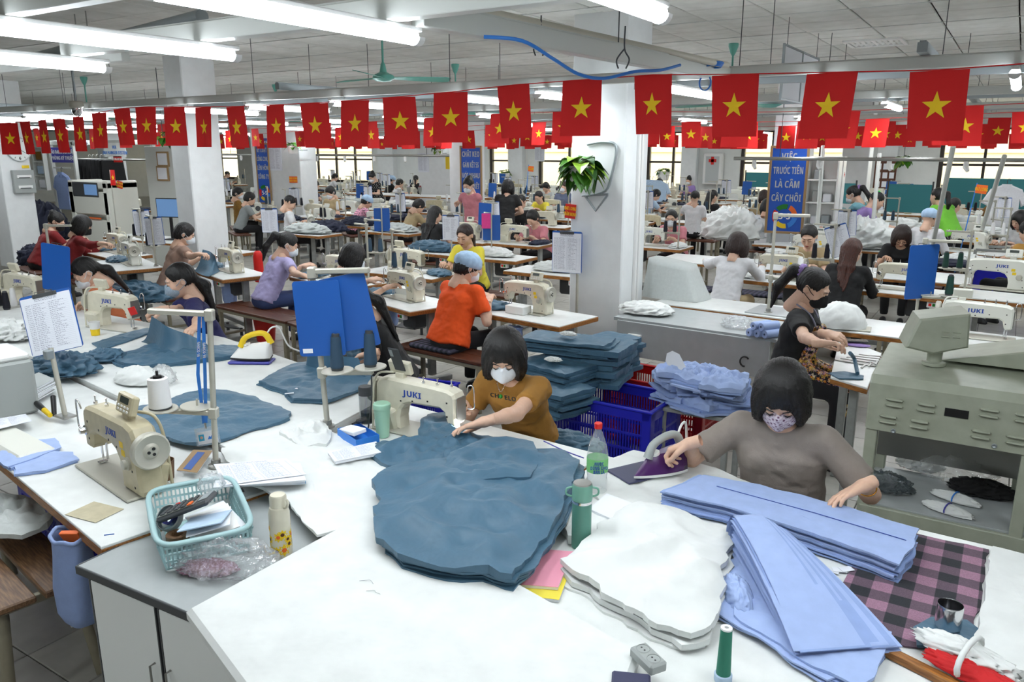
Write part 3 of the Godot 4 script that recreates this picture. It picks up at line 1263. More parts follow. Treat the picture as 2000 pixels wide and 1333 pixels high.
func build_rails() -> void:
	rail(Vector3(-2.056, 2.66, -2.553), Vector3(-1.86, 2.666, -5.802), 0.09, 0.07, "pale steel channel rail crossing above the flags towards the column", "ceiling rails")
	rail(Vector3(-4.3, 2.66, -2.42), Vector3(1.5, 2.66, -2.42), 0.08, 0.07, "pale steel channel rail holding the front tube lamps", "ceiling rails")
	rail(Vector3(-8.5, 2.66, -1.6), Vector3(1.5, 2.66, -1.6), 0.08, 0.06, "second steel channel rail behind the front tube lamps", "ceiling rails")
	rail(Vector3(-9.0, 2.66, -2.75), Vector3(-4.3, 2.66, -2.75), 0.06, 0.05, "thin steel rail past the ends of the front lamps", "ceiling rails")
	var rowz := [-6.2, -9.2, -12.2, -15.4, -18.8, -22.2]
	for k in 6:
		var z: float = rowz[k] + 0.4
		rail(Vector3(-26, 2.68, z), Vector3(4.6, 2.68, z), 0.07, 0.06, "long steel channel rail carrying the lamps of a row behind the flags", "rails over the rows behind")
		rail(Vector3(-26, 2.68, z - 0.8), Vector3(4.6, 2.68, z - 0.8), 0.05, 0.05, "long steel channel rail carrying the lamps of a row behind the flags", "rails over the rows behind", M.zinc)
	for z in [1.0, 1.8]:
		rail(Vector3(-6, 2.68, z), Vector3(4, 2.68, z), 0.06, 0.05, "steel rail for the lamps behind the front tables", "rails behind the front tables", M.zinc)
	for x in [-0.6, -6.3, -12.5]:
		rail(Vector3(x, 2.755, -5.6), Vector3(x, 2.755, -21.5), 0.06, 0.06, "cross rail running away over the rows of stations", "cross rails over the rows", M.zinc)
	# pipe beside the first rail, galvanised pipes
	var g := G.new()
	g.tube([Vector3(-2.254, 2.78, -2.925), Vector3(-1.78, 2.706, -5.539)], 0.022, 10)
	solo("conduit_pipe", g, M.pvc, "cream plastic conduit lying along the steel rail", "pipe")
	g = G.new()
	var pa := Vector3(-8.032, 3, -4.219)
	var pb := Vector3(-4.672, 3, -3.561)
	g.tube([pa, pb], 0.045, 12)
	var pipe := thing("galvanised_pipe", "galvanised sprinkler pipe with a capped end near the ceiling", "pipe")
	part(pipe, "tube", g, M.zinc)
	g = G.new()
	g.tube([pb - (pb - pa) * 0.1, pb - (pb - pa) * 0.1 + Vector3(0.02, -0.1, 0.02)], [0.02, 0.014], 8)
	part(pipe, "sprinkler_head", g, M.steel)
	for s in [Vector3(0.15, 0, 0), Vector3(-2.2, 0, -0.4)]:
		g = G.new()
		g.tube([pa.lerp(pb, 0.4) + s * 0.1 + Vector3(0, 0.04, 0), pa.lerp(pb, 0.4) + s * 0.1 + Vector3(0, 0.26, 0)], 0.006, 6)
		part(pipe, "hanger", g, M.steel)
	# blue air hose
	g = G.new()
	g.tube(spline([Vector3(-1.981, 2.611, -2.9), Vector3(-1.852, 2.597, -3), Vector3(-1.815, 2.541, -3.2), Vector3(-1.791, 2.49, -3.4), Vector3(-1.757, 2.484, -3.6), Vector3(-1.686, 2.527, -3.8), Vector3(-1.633, 2.547, -4), Vector3(-1.605, 2.587, -4.2)]), 0.008, 8)
	solo("air_hose", g, M.cable_blue, "blue air hose sagging beneath the steel rail", "hose")
	var coil := G.new()
	var cc := Vector3(-1.86, 2.689, -5.408)
	for k in 5:
		var pts := []
		for a in 20:
			var w := TAU * a / 20.0
			pts.append(cc + Vector3(cos(w) * (0.08 + k * 0.004), k * 0.006 + sin(w * 2.0) * 0.004, sin(w) * 0.07))
		coil.tube(pts, 0.004, 6, true)
	for k in 2:
		var pts := []
		for a in 16:
			var w := TAU * a / 16.0
			pts.append(cc + Vector3(-0.02 + cos(w) * 0.04, -0.1 + sin(w) * 0.05, k * 0.01))
		coil.tube(pts, 0.004, 6, true)
	solo("hose_coil", coil, M.cable_blue, "coil of blue hose resting on the rail end", "hose")
	# cable loops tied on the rails
	for c in [[Vector3(-3.347, 2.669, -2.4), 0.04, "purple wire looped over the front rail beside the tube lamp"], [Vector3(-2.349, 2.679, -2.4), 0.03, "purple wire loop tied on the front rail"]]:
		var w := G.new()
		var pts := []
		for a in 14:
			var t := TAU * a / 14.0
			pts.append(c[0] + Vector3(cos(t) * c[1], sin(t) * c[1] * 0.6, sin(t * 2.0) * 0.01))
		w.tube(pts, 0.0025, 5, true)
		solo("wire_loop", w, M.sign_purple, c[2], "wire")
	for c in [[Vector3(-2.112, 2.698, -3.6), "dark wire knotted round the rail and conduit"], [Vector3(-1.654, 2.613, -3.6), "dark hanger wire forked above the rail end"]]:
		var w := G.new()
		var q: Vector3 = c[0]
		w.tube(spline([Vector3(q.x, q.y + 0.1, q.z), q, q + Vector3(0.03, -0.05, 0.01), q + Vector3(0.01, -0.09, 0.0)]), 0.004, 5)
		w.tube(spline([q, q + Vector3(-0.03, -0.05, 0.02), q + Vector3(-0.02, -0.09, 0.02)]), 0.004, 5)
		solo("tie_wire", w, M.dark_grey, c[1], "wire")
	# ceiling vent and hanging panels
	var v := thing("air_vent", "square slatted air vent set into the ceiling tiles", "vent", Vector3(-1.509, 3.28, -9.754))
	g = G.new()
	for s in [-1, 1]:
		g.bx(Vector3(s * 0.27, 0, 0), Vector3(0.04, 0.03, 0.58), 0.004)
		g.bx(Vector3(0, 0, s * 0.27), Vector3(0.5, 0.03, 0.04), 0.004)
	part(v, "frame", g, M.white_plastic)
	for k in 9:
		g = G.new()
		g.box(xf(Vector3(-0.22 + k * 0.055, 0.005, 0), 0, 0, 0.6), Vector3(0.045, 0.003, 0.5))
		part(v, "slat", g, M.white_plastic)
	v = thing("hanging_divider", "pair of white translucent panels in a blue frame hung under the ceiling", "panel")
	var a := Vector3(-1.9, 2.822, -7.478)
	var zz := a.z
	g = G.new()
	g.bx(Vector3(-1.9, 2.82, zz - 0.35), Vector3(0.006, 0.44, 0.66))
	part(v, "panel", g, M.paper)
	g = G.new()
	g.bx(Vector3(-1.9, 2.82, zz - 1.05), Vector3(0.006, 0.44, 0.66))
	part(v, "panel", g, M.paper)
	g = G.new()
	for s in [0.0, -0.7, -1.4]:
		g.bx(Vector3(-1.9, 2.82, zz + s), Vector3(0.02, 0.48, 0.02))
	for s in [-0.23, 0.23]:
		g.bx(Vector3(-1.9, 2.82 + s, zz - 0.7), Vector3(0.018, 0.016, 1.4))
	part(v, "frame", g, M.zinc)
	for s in [-0.1, -1.3]:
		g = G.new()
		g.tube([Vector3(-1.9, 3.04, zz + s), Vector3(-1.9, CEIL - 0.01, zz + s)], 0.003, 5)
		part(v, "hanger_wire", g, M.dark_grey)
	# red and blue name boards hung among the rails
	for c in [[Vector3(-8.267, 2.722, -6.6), 0.5, "red", "long dark red board hung on the rails by the column"], [Vector3(-12.508, 2.622, -6.6), 0.8, "navy_board", "long navy board hung on the rails by the clock column"], [Vector3(-5.945, 2.588, -9.5), 0.35, "green", "small green board hung among the rails"]]:
		var bd := G.new()
		bd.bx(Vector3.ZERO, Vector3(c[1], 0.055, 0.02), 0.003)
		solo("hanging_board", bd, M[c[2]], c[3], "board", c[0])
	# camera dome
	var cd := thing("dome_camera", "silver security dome camera below the ceiling pipe", "camera", Vector3(-9.884, 2.639, -5.6))
	g = G.new()
	g.lathe(Transform3D(), [Vector2(0, -0.09), Vector2(0.035, -0.085), Vector2(0.06, -0.05), Vector2(0.062, 0.0)], 20)
	part(cd, "dome", g, M.chrome)
	g = G.new()
	g.lathe(Transform3D(), [Vector2(0.062, 0.0), Vector2(0.085, 0.02), Vector2(0.085, 0.07), Vector2(0.07, 0.085), Vector2(0, 0.085)], 20)
	part(cd, "housing", g, M.wheel_grey)
	g = G.new()
	g.tube([Vector3(0, 0.08, 0), Vector3(0, CEIL - 0.01 - cd.position.y, 0)], 0.015, 8)
	part(cd, "stem", g, M.zinc)


func build_columns() -> void:
	# [x of the camera-side corner, z of it, width along x, width along z]
	var cols := [[-2.92, -6.44, 0.53, 0.5], [-8.95, -6.44, 0.36, 0.5], [-14.75, -6.9, 0.5, 0.5], [-2.75, -12.6, 0.5, 0.5], [-8.95, -12.6, 0.5, 0.5], [-13.6, -12.6, 1.6, 0.5], [-2.75, -18.5, 0.55, 0.5], [-8.95, -18.5, 0.5, 0.5], [-13.6, -18.5, 1.4, 0.5], [-21.0, -18.5, 0.5, 0.5], [-2.9, -24.3, 0.5, 0.3], [-8.6, -24.3, 0.5, 0.3], [-15.0, -24.3, 0.6, 0.3], [-21.0, -24.3, 0.8, 0.3], [-27.0, -24.3, 0.6, 0.3], [-21.0, -12.6, 0.5, 0.5], [-21.0, -6.9, 0.5, 0.5]]
	for c in cols:
		var g := G.new()
		g.bx(Vector3(c[0] - c[2] * 0.5, CEIL * 0.5, c[1] - c[3] * 0.5), Vector3(c[2], CEIL + 0.02, c[3]), 0.012)
		var o := struct(numbered("column"), g, M.column)
		var b := G.new()
		b.bx(Vector3(c[0] - c[2] * 0.5, 0.06, c[1] - c[3] * 0.5), Vector3(c[2] + 0.02, 0.12, c[3] + 0.02), 0.004)
		struct("skirting", b, M.floor_tile_b, o)
	var t := G.new()
	t.bx(Vector3(-2.905, 1.3, -6.7), Vector3(0.03, 2.4, 0.035), 0.004)
	t.bx(Vector3(-2.905, 1.3, -6.76), Vector3(0.03, 2.4, 0.03), 0.004)
	solo("cable_trunking", t, M.white_plastic, "white cable trunking running down the big column", "trunking")


func build_fans() -> void:
	var h := Vector3(-5.287, 3.29, -6.023)
	var spots := [[h, 0.42, "teal ceiling fan with broad blades hanging in front of the flags"], [Vector3(-6.74, 3.29, -9.164), 0.6, "teal ceiling fan on a rod behind the flags, beside the long one"], [Vector3(-2.862, 3.29, -9.092), 0.6, "teal ceiling fan on a rod near the hanging panels"], [Vector3(-12.966, 3.29, -7.521), 0.6, "teal ceiling fan on a rod by the dome camera"], [Vector3(-11.562, 3.29, -10.234), 0.6, "teal ceiling fan on a rod behind the square column"]]
	for s in spots:
		var o := thing("ceiling_fan", s[2], "fan", s[0], 0.35)
		var d: float = s[1]
		var g := G.new()
		g.lathe(Transform3D(), [Vector2(0.012, -0.13), Vector2(0.03, -0.1), Vector2(0.055, -0.03), Vector2(0.055, 0.0), Vector2(0, 0.0)], 16)
		part(o, "canopy", g, M.fan_teal)
		g = G.new()
		g.tube([Vector3(0, -0.1, 0), Vector3(0, -d, 0)], 0.011, 8)
		part(o, "rod", g, M.fan_teal)
		g = G.new()
		g.lathe(Transform3D(Basis(), Vector3(0, -d - 0.09, 0)), [Vector2(0, 0), Vector2(0.07, 0.008), Vector2(0.105, 0.03), Vector2(0.1, 0.06), Vector2(0.035, 0.09), Vector2(0.022, 0.16), Vector2(0.012, 0.18)], 20)
		part(o, "motor", g, M.fan_teal)
		for k in 3:
			var b := G.new()
			var pl := []
			for q in [Vector2(0.09, -0.025), Vector2(0.17, -0.05), Vector2(0.45, -0.075), Vector2(0.62, -0.08), Vector2(0.66, -0.06), Vector2(0.66, 0.05), Vector2(0.6, 0.065), Vector2(0.2, 0.04), Vector2(0.09, 0.025)]:
				pl.append(q)
			b.prism(Transform3D(Basis.from_euler(Vector3(PI * 0.5 - 0.22, 0, 0)), Vector3.ZERO), pl, 0.006)
			var m := part(o, "blade", b, M.fan_teal, Vector3(0, -d - 0.05, 0))
			m.rotation.y = TAU * k / 3.0 + 0.55


func flag_mesh(sd: int) -> Array:
	var g := G.new()
	var st := G.new()
	var w := 0.245
	var h := 0.31
	var n := 8
	var bend := func(x: float, y: float) -> Vector3:
		var k := -y / h
		return Vector3(x * (1.0 - 0.05 * k * sin(sd * 2.1)) + 0.02 * k * sin(sd * 1.7), y, 0.012 * k * sin(x * 22.0 + sd * 1.9) + 0.02 * k * k * sin(sd * 3.1))
	for side in 2:
		var s := g.v.size()
		for j in n + 1:
			for i in n + 1:
				var q: Vector3 = bend.call(-w * 0.5 + w * i / n, -h * j / n)
				g.p(q + Vector3(0, 0, 0.0006 if side == 0 else -0.0006))
		for j in n:
			for i in n:
				var a := s + j * (n + 1) + i
				if side == 0:
					g.quad(a + n + 1, a + n + 2, a + 1, a)
				else:
					g.quad(a, a + 1, a + n + 2, a + n + 1)
	for side in [1.0, -1.0]:
		var c: Vector3 = bend.call(0.0, -h * 0.5)
		c.z += 0.0022 * side
		var pts := []
		for k in 10:
			var r := 0.066 if k % 2 == 0 else 0.0255
			var a := PI * 0.5 + TAU * k / 10.0
			var q: Vector3 = bend.call(cos(a) * r, -h * 0.5 + sin(a) * r)
			pts.append(q + Vector3(0, 0, 0.0022 * side))
		for k in 10:
			if side > 0:
				st.face([c, pts[k], pts[(k + 1) % 10]])
			else:
				st.face([c, pts[(k + 1) % 10], pts[k]])
	return [g.mesh(), st.mesh()]


func build_flags() -> void:
	rng.seed = 21
	var kinds := []
	for k in 5:
		kinds.append(flag_mesh(k + 1))
	var first := [Vector3(0.108, 2.515, -4.2), Vector3(-0.369, 2.5, -4.2), Vector3(-0.831, 2.513, -4.2), Vector3(-1.304, 2.526, -4.2), Vector3(-1.757, 2.545, -4.2), Vector3(-2.189, 2.538, -4.2), Vector3(-2.658, 2.529, -4.2), Vector3(-3.129, 2.505, -4.2), Vector3(-3.558, 2.491, -4.2), Vector3(-3.954, 2.481, -4.2), Vector3(-4.353, 2.475, -4.2), Vector3(-4.76, 2.473, -4.2), Vector3(-5.212, 2.474, -4.2), Vector3(-5.602, 2.481, -4.2), Vector3(-5.972, 2.491, -4.2), Vector3(-6.364, 2.502, -4.2), Vector3(-6.715, 2.498, -4.2), Vector3(-7.067, 2.472, -4.2), Vector3(-7.413, 2.444, -4.2), Vector3(-7.747, 2.432, -4.2), Vector3(-8.041, 2.424, -4.2), Vector3(-8.366, 2.415, -4.2), Vector3(-8.685, 2.411, -4.2)]
	var strings := [[first, "small red flag with a yellow star on the string crossing before the big column", "flags on the front string"]]
	var zs := [-7.4, -9.9, -11.8, -14.2, -17.0, -20.2]
	for n in zs.size():
		var z: float = zs[n]
		var pts := []
		var x := 2.4 + z * 0.02
		var lim := -11.5 + z * 0.4
		while x > lim:
			var f := x * -0.536 - z * 0.844
			var r := x * 0.844 - z * 0.536
			if absf(r) < f * 0.68:
				pts.append(Vector3(x, 2.5 + 0.03 * sin(x * 1.1 + n), z + 0.05 * sin(x * 0.7 + n)))
			x -= [0.86, 0.74, 0.62, 0.56, 0.52, 0.55][n] * rng.randf_range(0.9, 1.1)
		strings.append([pts, "red flag with a yellow star on the %s string back from the front one" % ["second", "third", "fourth", "fifth", "sixth", "seventh"][n], "flags on the %s string" % ["second", "third", "fourth", "fifth", "sixth", "seventh"][n]])
	for s in strings:
		var pts: Array = s[0]
		var rope := G.new()
		var line := []
		line.append(pts[0] + (pts[0] - pts[1]))
		for q in pts:
			line.append(q)
		line.append(pts[-1] + (pts[-1] - pts[-2]))
		rope.tube(line, 0.003, 5)
		solo("flag_string", rope, M.flag_red, "red cord of the " + s[2], "cord")
		for k in pts.size():
			var kd: Array = kinds[rng.randi_range(0, 4)]
			var o := thing("bunting_flag", s[1], "flag", pts[k] + Vector3(0, -0.002, 0), rng.randf_range(-0.25, 0.25), s[2])
			part(o, "cloth", kd[0], M.flag_red)
			part(o, "star", kd[1], M.star_yellow)


var P := {}


func proto(called: String) -> Node3D:
	return P[called].duplicate()


func place(kind: String, called: String, label: String, category: String, where: Vector3, turn := .0, group := "") -> Node3D:
	var lite := "lite_" + kind
	var o := proto(lite if P.has(lite) and where.length() > 13.0 else kind)
	o.name = numbered(called)
	add_child(o)
	o.position = where
	o.rotation.y = turn
	tag(o, label, category, group)
	return o


func make_protos() -> void:
	P["table"] = table_proto(1.12, .56)
	P["machine"] = machine_proto(M.machine, true)
	P["machine_old"] = machine_proto(M.machine_old, true)
	P["machine_white"] = machine_proto(M.machine_white, true)
	P["overlock"] = overlock_proto()
	P["stand"] = stand_proto()
	for c in [["teal", "teal_thread"], ["white", "white_plastic"], ["navy", "navy_cloth"], ["green", "green_thread"]]:
		pass
	mat("teal_thread", Color(.17, .27, .35), .7)
	mat("green_thread", Color(.08, .24, .2), .7)
	mat("navy_thread", Color(.03, .03, .09), .7)
	mat("white_thread", Color(.9, .9, .9), .7)
	P["cone_teal"] = cone_proto(M.teal_thread)
	P["cone_navy"] = cone_proto(M.navy_thread)
	P["cone_white"] = cone_proto(M.white_thread)
	P["cone_green"] = cone_proto(M.green_thread)
	for n in 3:
		P["clip_%d" % n] = clip_proto(M["sheet_%d" % n])
	P["clip_photos"] = clip_proto(M.sheet_photos)
	P["bench"] = bench_proto(1.0, M.bench_red)
	P["bag"] = bag_proto(M.bag_blue)
	for c in [["teal", "teal_cloth"], ["navy", "navy_cloth"], ["white", "white_cloth"]]:
		var w := MeshInstance3D.new()
		w.mesh = lump_g(V(.24, .05, .13), .3, 300 + c[0].length(), 3.6, 34, 16, .8).mesh()
		w.material_override = M[c[1]]
		P["work_" + c[0]] = w
	# the same things as they look from afar, without the parts too small to see
	for k in [["table", ["pedal", "motor_box", "crossbar", "switch_box"]], ["machine", ["bolt", "screw_plugs", "sticker", "tension_knob", "stitch_dial", "thread_guide", "presser_foot", "take_up_guard", "cable", "lettering", "bed", "face_plate"]], ["machine_old", ["screw_plugs", "sticker", "tension_knob", "stitch_dial", "thread_guide", "presser_foot", "take_up_guard", "cable", "lettering", "bed", "face_plate"]], ["machine_white", ["screw_plugs", "sticker", "tension_knob", "stitch_dial", "thread_guide", "presser_foot", "take_up_guard", "cable", "lettering", "bed", "face_plate"]], ["overlock", ["tension_knob", "presser_foot"]], ["stand", ["foot", "spool_plate"]], ["bench", ["frame"]]]:
		var o := proto(k[0])
		for c in o.get_children():
			var nm := String(c.name).rstrip("0123456789")
			if nm in k[1]:
				o.remove_child(c)
				c.free()
			else:
				for e in c.get_children():
					c.remove_child(e)
					e.free()
		P["lite_" + k[0]] = o


func table_proto(w: float, d: float) -> Node3D:
	# a sewing table: laminate top with a wooden edge, two steel trestle legs, a switch box, a pedal. Front (operator) is +z
	var o := Node3D.new()
	var g := G.new()
	g.bx(V(0, .747, 0), V(w - .012, .008, d - .012), .002)
	part(o, "tabletop", g, M.laminate)
	g = G.new()
	g.bx(V(0, .725, 0), V(w, .038, d), .004)
	part(o, "edge_band", g, M.edge_wood)
	for s in [-1, 1]:
		g = G.new()
		g.bx(V(s * w * .4, .4, -.02), V(.05, .62, .075), .006)
		g.bx(V(s * w * .4, .695, 0), V(.05, .022, d * .8), .004)
		g.bx(V(s * w * .4, .035, 0), V(.055, .05, d * .85), .006)
		part(o, "leg", g, M.frame_grey)
	g = G.new()
	g.bx(V(0, .16, -.03), V(w * .8, .05, .03), .004)
	part(o, "crossbar", g, M.frame_grey)
	g = G.new()
	g.box(xf(V(.05, .1, .05), 0, -.25), V(.3, .012, .2), .003)
	g.bx(V(-.16, .06, .0), V(.02, .1, .03))
	g.bx(V(.26, .06, .0), V(.02, .1, .03))
	part(o, "pedal", g, M.dark_grey)
	g = G.new()
	g.bx(V(.18, .6, -.02), V(.2, .2, .16), .02)
	part(o, "motor_box", g, M.dark_grey)
	g = G.new()
	g.bx(V(.36, .675, d * .5 - .05), V(.1, .06, .05), .005)
	var sb := part(o, "switch_box", g, M.white_plastic)
	g = G.new()
	g.bx(V(.34, .675, d * .5 - .022), V(.026, .026, .01), .003)
	part(sb, "red_button", g, M.red)
	g = G.new()
	g.bx(V(.375, .675, d * .5 - .022), V(.026, .026, .01), .003)
	part(sb, "green_button", g, M.green)
	return o


func machine_proto(m: Material, panel: bool) -> Node3D:
	# a lockstitch sewing machine: needle at -x, handwheel at +x, operator at +z; stands on y = 0
	var o := Node3D.new()
	var g := G.new()
	g.bx(V(-.03, .005, 0), V(.5, .01, .178), .003)
	part(o, "bed", g, M.wheel_grey)
	g = G.new()
	var body := []
	for q in [[.235, .008], [.245, .03], [.235, .12], [.226, .23], [.205, .262], [.15, .275], [-.12, .268], [-.2, .262], [-.235, .248], [-.245, .225], [-.247, .1], [-.238, .087], [-.205, .085], [-.192, .1], [-.18, .145], [-.155, .162], [.02, .158], [.055, .145], [.078, .115], [.088, .07], [.085, .008]]:
		body.append(W(q[0], q[1]))
	g.prism(Transform3D(), body, .092, .012)
	g.box(xf(V(.165, .06, -.045), 0, -.3), V(.13, .12, .05), .012)
	part(o, "arm", g, m)
	g = G.new()
	g.bx(V(-.249, .165, 0), V(.006, .125, .075), .002)
	part(o, "face_plate", g, M.steel)
	g = G.new()
	var ax := Transform3D(Basis(V(0, 0, 1), V(1, 0, 0), V(0, 1, 0)), V(.236, .185, 0))
	g.lathe(ax, [W(.03, -.005), W(.062, .0), W(.068, .006), W(.068, .03), W(.062, .036), W(.05, .03), W(.03, .026), W(.02, .034), W(0, .034)], 28)
	var hw := part(o, "handwheel", g, M.wheel_grey)
	for k in 3:
		g = G.new()
		var w := TAU * k / 3.0
		g.lathe(ax * Transform3D(Basis(), V(cos(w) * .012, .035, sin(w) * .012)), [W(.006, 0), W(.006, .003), W(0, .003)], 8)
		part(hw, "bolt", g, M.black)
	g = G.new()
	g.tube([V(-.215, .1, 0), V(-.215, .03, 0)], .0045, 8)
	g.tube([V(-.215, .04, 0), V(-.215, .008, 0)], .0012, 5)
	part(o, "needle_bar", g, M.chrome)
	g = G.new()
	g.tube([V(-.2, .1, -.012), V(-.2, .025, -.012)], .005, 8)
	g.bx(V(-.213, .016, .004), V(.022, .006, .035), .002)
	part(o, "presser_foot", g, M.chrome)
	g = G.new()
	g.tube(spline([V(-.253, .24, .045), V(-.258, .27, .05), V(-.285, .268, .05), V(-.29, .2, .05), V(-.286, .16, .05), V(-.256, .155, .045)], 4), .0035, 6)
	part(o, "take_up_guard", g, M.chrome)
	g = G.new()
	var fz := Transform3D(Basis(Vector3.RIGHT, V(0, 0, 1), V(0, -1, 0)), V(-.222, .16, .046))
	g.lathe(fz, [W(.02, 0), W(.02, .006), W(.014, .008), W(.012, .026), W(0, .027)], 16)
	part(o, "tension_knob", g, M.chrome)
	g = G.new()
	var fd := Transform3D(Basis(Vector3.RIGHT, V(0, 0, 1), V(0, -1, 0)), V(.165, .125, .046))
	g.lathe(fd, [W(.025, 0), W(.025, .008), W(.019, .012), W(.018, .022), W(0, .023)], 18)
	part(o, "stitch_dial", g, M.wheel_grey)
	for s in [[.115, .185], [.125, .155]]:
		g = G.new()
		g.bx(V(s[0], s[1], .0465), V(.03, .024, .001))
		part(o, "sticker", g, M.sticker_yellow)
	lettering(o, "JUKI", .026, M.letter_blue, xf(V(.03, .213, .0465)), 1.25)
	lettering(o, "JUKI", .03, M.letter_blue, xf(V(.0, .21, -.0465), PI), 1.25)
	g = G.new()
	for k in 3:
		g.lathe(xf(V(-.19 + k * .07, .268, .01 - .015 * k)), [W(.008, 0), W(.008, .01), W(.003, .012), W(.003, .03), W(.006, .033), W(0, .035)], 8)
	part(o, "thread_guide", g, M.chrome)
	g = G.new()
	for q in [[-.09, .19], [.0, .175], [.07, .165], [.19, .1], [.2, .04], [-.2, .2], [-.2, .13]]:
		for s in [1.0, -1.0]:
			g.bx(V(q[0], q[1], s * .0465), V(.008, .008, .002))
	part(o, "screw_plugs", g, M.black)
	if panel:
		g = G.new()
		g.box(xf(V(.1, .327, .0), 0, -.3), V(.13, .075, .028), .006)
		g.bx(V(.1, .283, 0), V(.05, .03, .03), .003)
		var cp := part(o, "control_panel", g, m)
		g = G.new()
		g.box(xf(V(.1, .327, .0), 0, -.3) * Transform3D(Basis(), V(0, .014, .0145)), V(.07, .024, .002))
		part(cp, "display", g, M.lcd)
		g = G.new()
		for k in 8:
			g.box(xf(V(.1, .327, .0), 0, -.3) * Transform3D(Basis(), V(-.04 + .026 * (k % 4), -.01 - .014 * (k / 4), .0145)), V(.014, .008, .003), .001)
		part(cp, "buttons", g, M.white_plastic)
		g = G.new()
		g.tube(spline([V(.13, .3, -.02), V(.2, .29, -.05), V(.22, .2, -.07), V(.22, .0, -.08)], 4), .006, 6)
		part(o, "cable", g, m)
	return o


func overlock_proto() -> Node3D:
	# a squat overlock or buttonhole machine, cream, with a cluster of tension knobs
	var o := Node3D.new()
	var g := G.new()
	g.bx(V(0, .075, 0), V(.3, .15, .2), .02)
	g.bx(V(.05, .2, -.02), V(.2, .12, .14), .025)
	g.box(xf(V(-.08, .22, .0), 0, 0, .3), V(.14, .07, .09), .02)
	part(o, "body", g, M.machine_white)
	for k in 4:
		g = G.new()
		g.lathe(Transform3D(Basis(Vector3.RIGHT, V(0, 0, 1), V(0, -1, 0)), V(-.1 + .05 * k, .16, .1)), [W(.014, 0), W(.014, .012), W(0, .02)], 10)
		part(o, "tension_knob", g, M.chrome)
	g = G.new()
	g.tube([V(-.11, .2, .05), V(-.11, .08, .09)], .005, 6)
	g.bx(V(-.1, .155, .1), V(.05, .012, .05), .002)
	part(o, "presser_foot", g, M.chrome)
	g = G.new()
	for k in 3:
		g.tube([V(-.06 + .06 * k, .25, -.03), V(-.06 + .06 * k, .36, -.03)], .003, 5)
	g.tube([V(-.1, .36, -.03), V(.1, .36, -.03)], .004, 5)
	part(o, "thread_guide", g, M.steel)
	g = G.new()
	g.lathe(Transform3D(Basis(V(0, 0, 1), V(1, 0, 0), V(0, 1, 0)), V(.15, .14, 0)), [W(.05, 0), W(.055, .02), W(.03, .03), W(0, .03)], 18)
	part(o, "handwheel", g, M.dark_grey)
	return o


func stand_proto() -> Node3D:
	# a thread stand clamped on the table: pole, top arm with eyes, lower arm with two plates; plates lie towards +x
	var o := Node3D.new()
	var g := G.new()
	g.tube([V(0, 0, 0), V(0, .62, 0)], .011, 10)
	part(o, "pole", g, M.stand_grey)
	g = G.new()
	g.bx(V(.11, .605, 0), V(.24, .02, .026), .004)
	g.bx(V(0, .6, 0), V(.034, .045, .034), .005)
	part(o, "top_arm", g, M.stand_grey)
	g = G.new()
	g.bx(V(.1, .22, 0), V(.22, .02, .026), .004)
	g.bx(V(0, .22, 0), V(.034, .045, .034), .005)
	part(o, "spool_arm", g, M.stand_grey)
	for k in 2:
		g = G.new()
		g.lathe(xf(V(.075 + k * .12, .231, .03 - .05 * k)), [W(0, 0), W(.062, .0), W(.064, .003), W(.062, .006), W(0, .005)], 24)
		g.tube([V(.075 + k * .12, .235, .03 - .05 * k), V(.075 + k * .12, .262, .03 - .05 * k)], .004, 6)
		part(o, "spool_plate", g, M.wheel_grey)
	g = G.new()
	g.lathe(Transform3D(), [W(.03, 0), W(.03, .008), W(.018, .012), W(.018, .03), W(0, .03)], 14)
	part(o, "foot", g, M.steel)
	return o


func cone_proto(m: Material) -> Node3D:
	var o := Node3D.new()
	var g := G.new()
	g.lathe(Transform3D(), [W(.029, .012), W(.03, .02), W(.022, .15), W(.021, .152)], 18)
	part(o, "thread", g, m)
	g = G.new()
	g.lathe(Transform3D(), [W(.02, 0), W(.026, .0), W(.027, .014), W(.02, .016)], 14)
	g.lathe(Transform3D(), [W(.018, .15), W(.017, .164), W(.008, .166), W(.0, .16)], 14)
	part(o, "core", g, M.dark_grey if m != M.white_thread else M.white_plastic)
	return o


func clip_proto(sheet: Material) -> Node3D:
	# a clipboard hanging from its top edge at the origin; paper faces +z
	var o := Node3D.new()
	var g := G.new()
	var pl := []
	var w := .118
	var h := .34
	for c in [[-w, .0, 1], [w, .0, 0], [w, -h, 3], [-w, -h, 2]]:
		for k in 4:
			var a: float = PI * .5 * c[2] + PI * .5 * (1.0 - k / 3.0)
			pl.append(W(c[0] - signf(c[0]) * .015 + cos(a) * .015, c[1] + (-.015 if c[1] == .0 else .015) + sin(a) * .015))
	g.prism(Transform3D(), pl, .004)
	part(o, "board", g, M.blue_board)
	g = G.new()
	g.uvquad(V(-.114, -.337, .0045), V(.112, -.337, .0045), V(.112, -.015, .0045), V(-.114, -.015, .0045))
	g.bx(V(.0, -.176, .0034), V(.226, .322, .0016))
	part(o, "sheet", g, sheet)
	g = G.new()
	g.bx(V(0, -.012, .006), V(.11, .022, .008), .002)
	g.tube([V(-.04, -.02, .01), V(-.04, .008, .012), V(.04, .008, .012), V(.04, -.02, .01)], .002, 5)
	part(o, "clip", g, M.dark_grey)
	return o


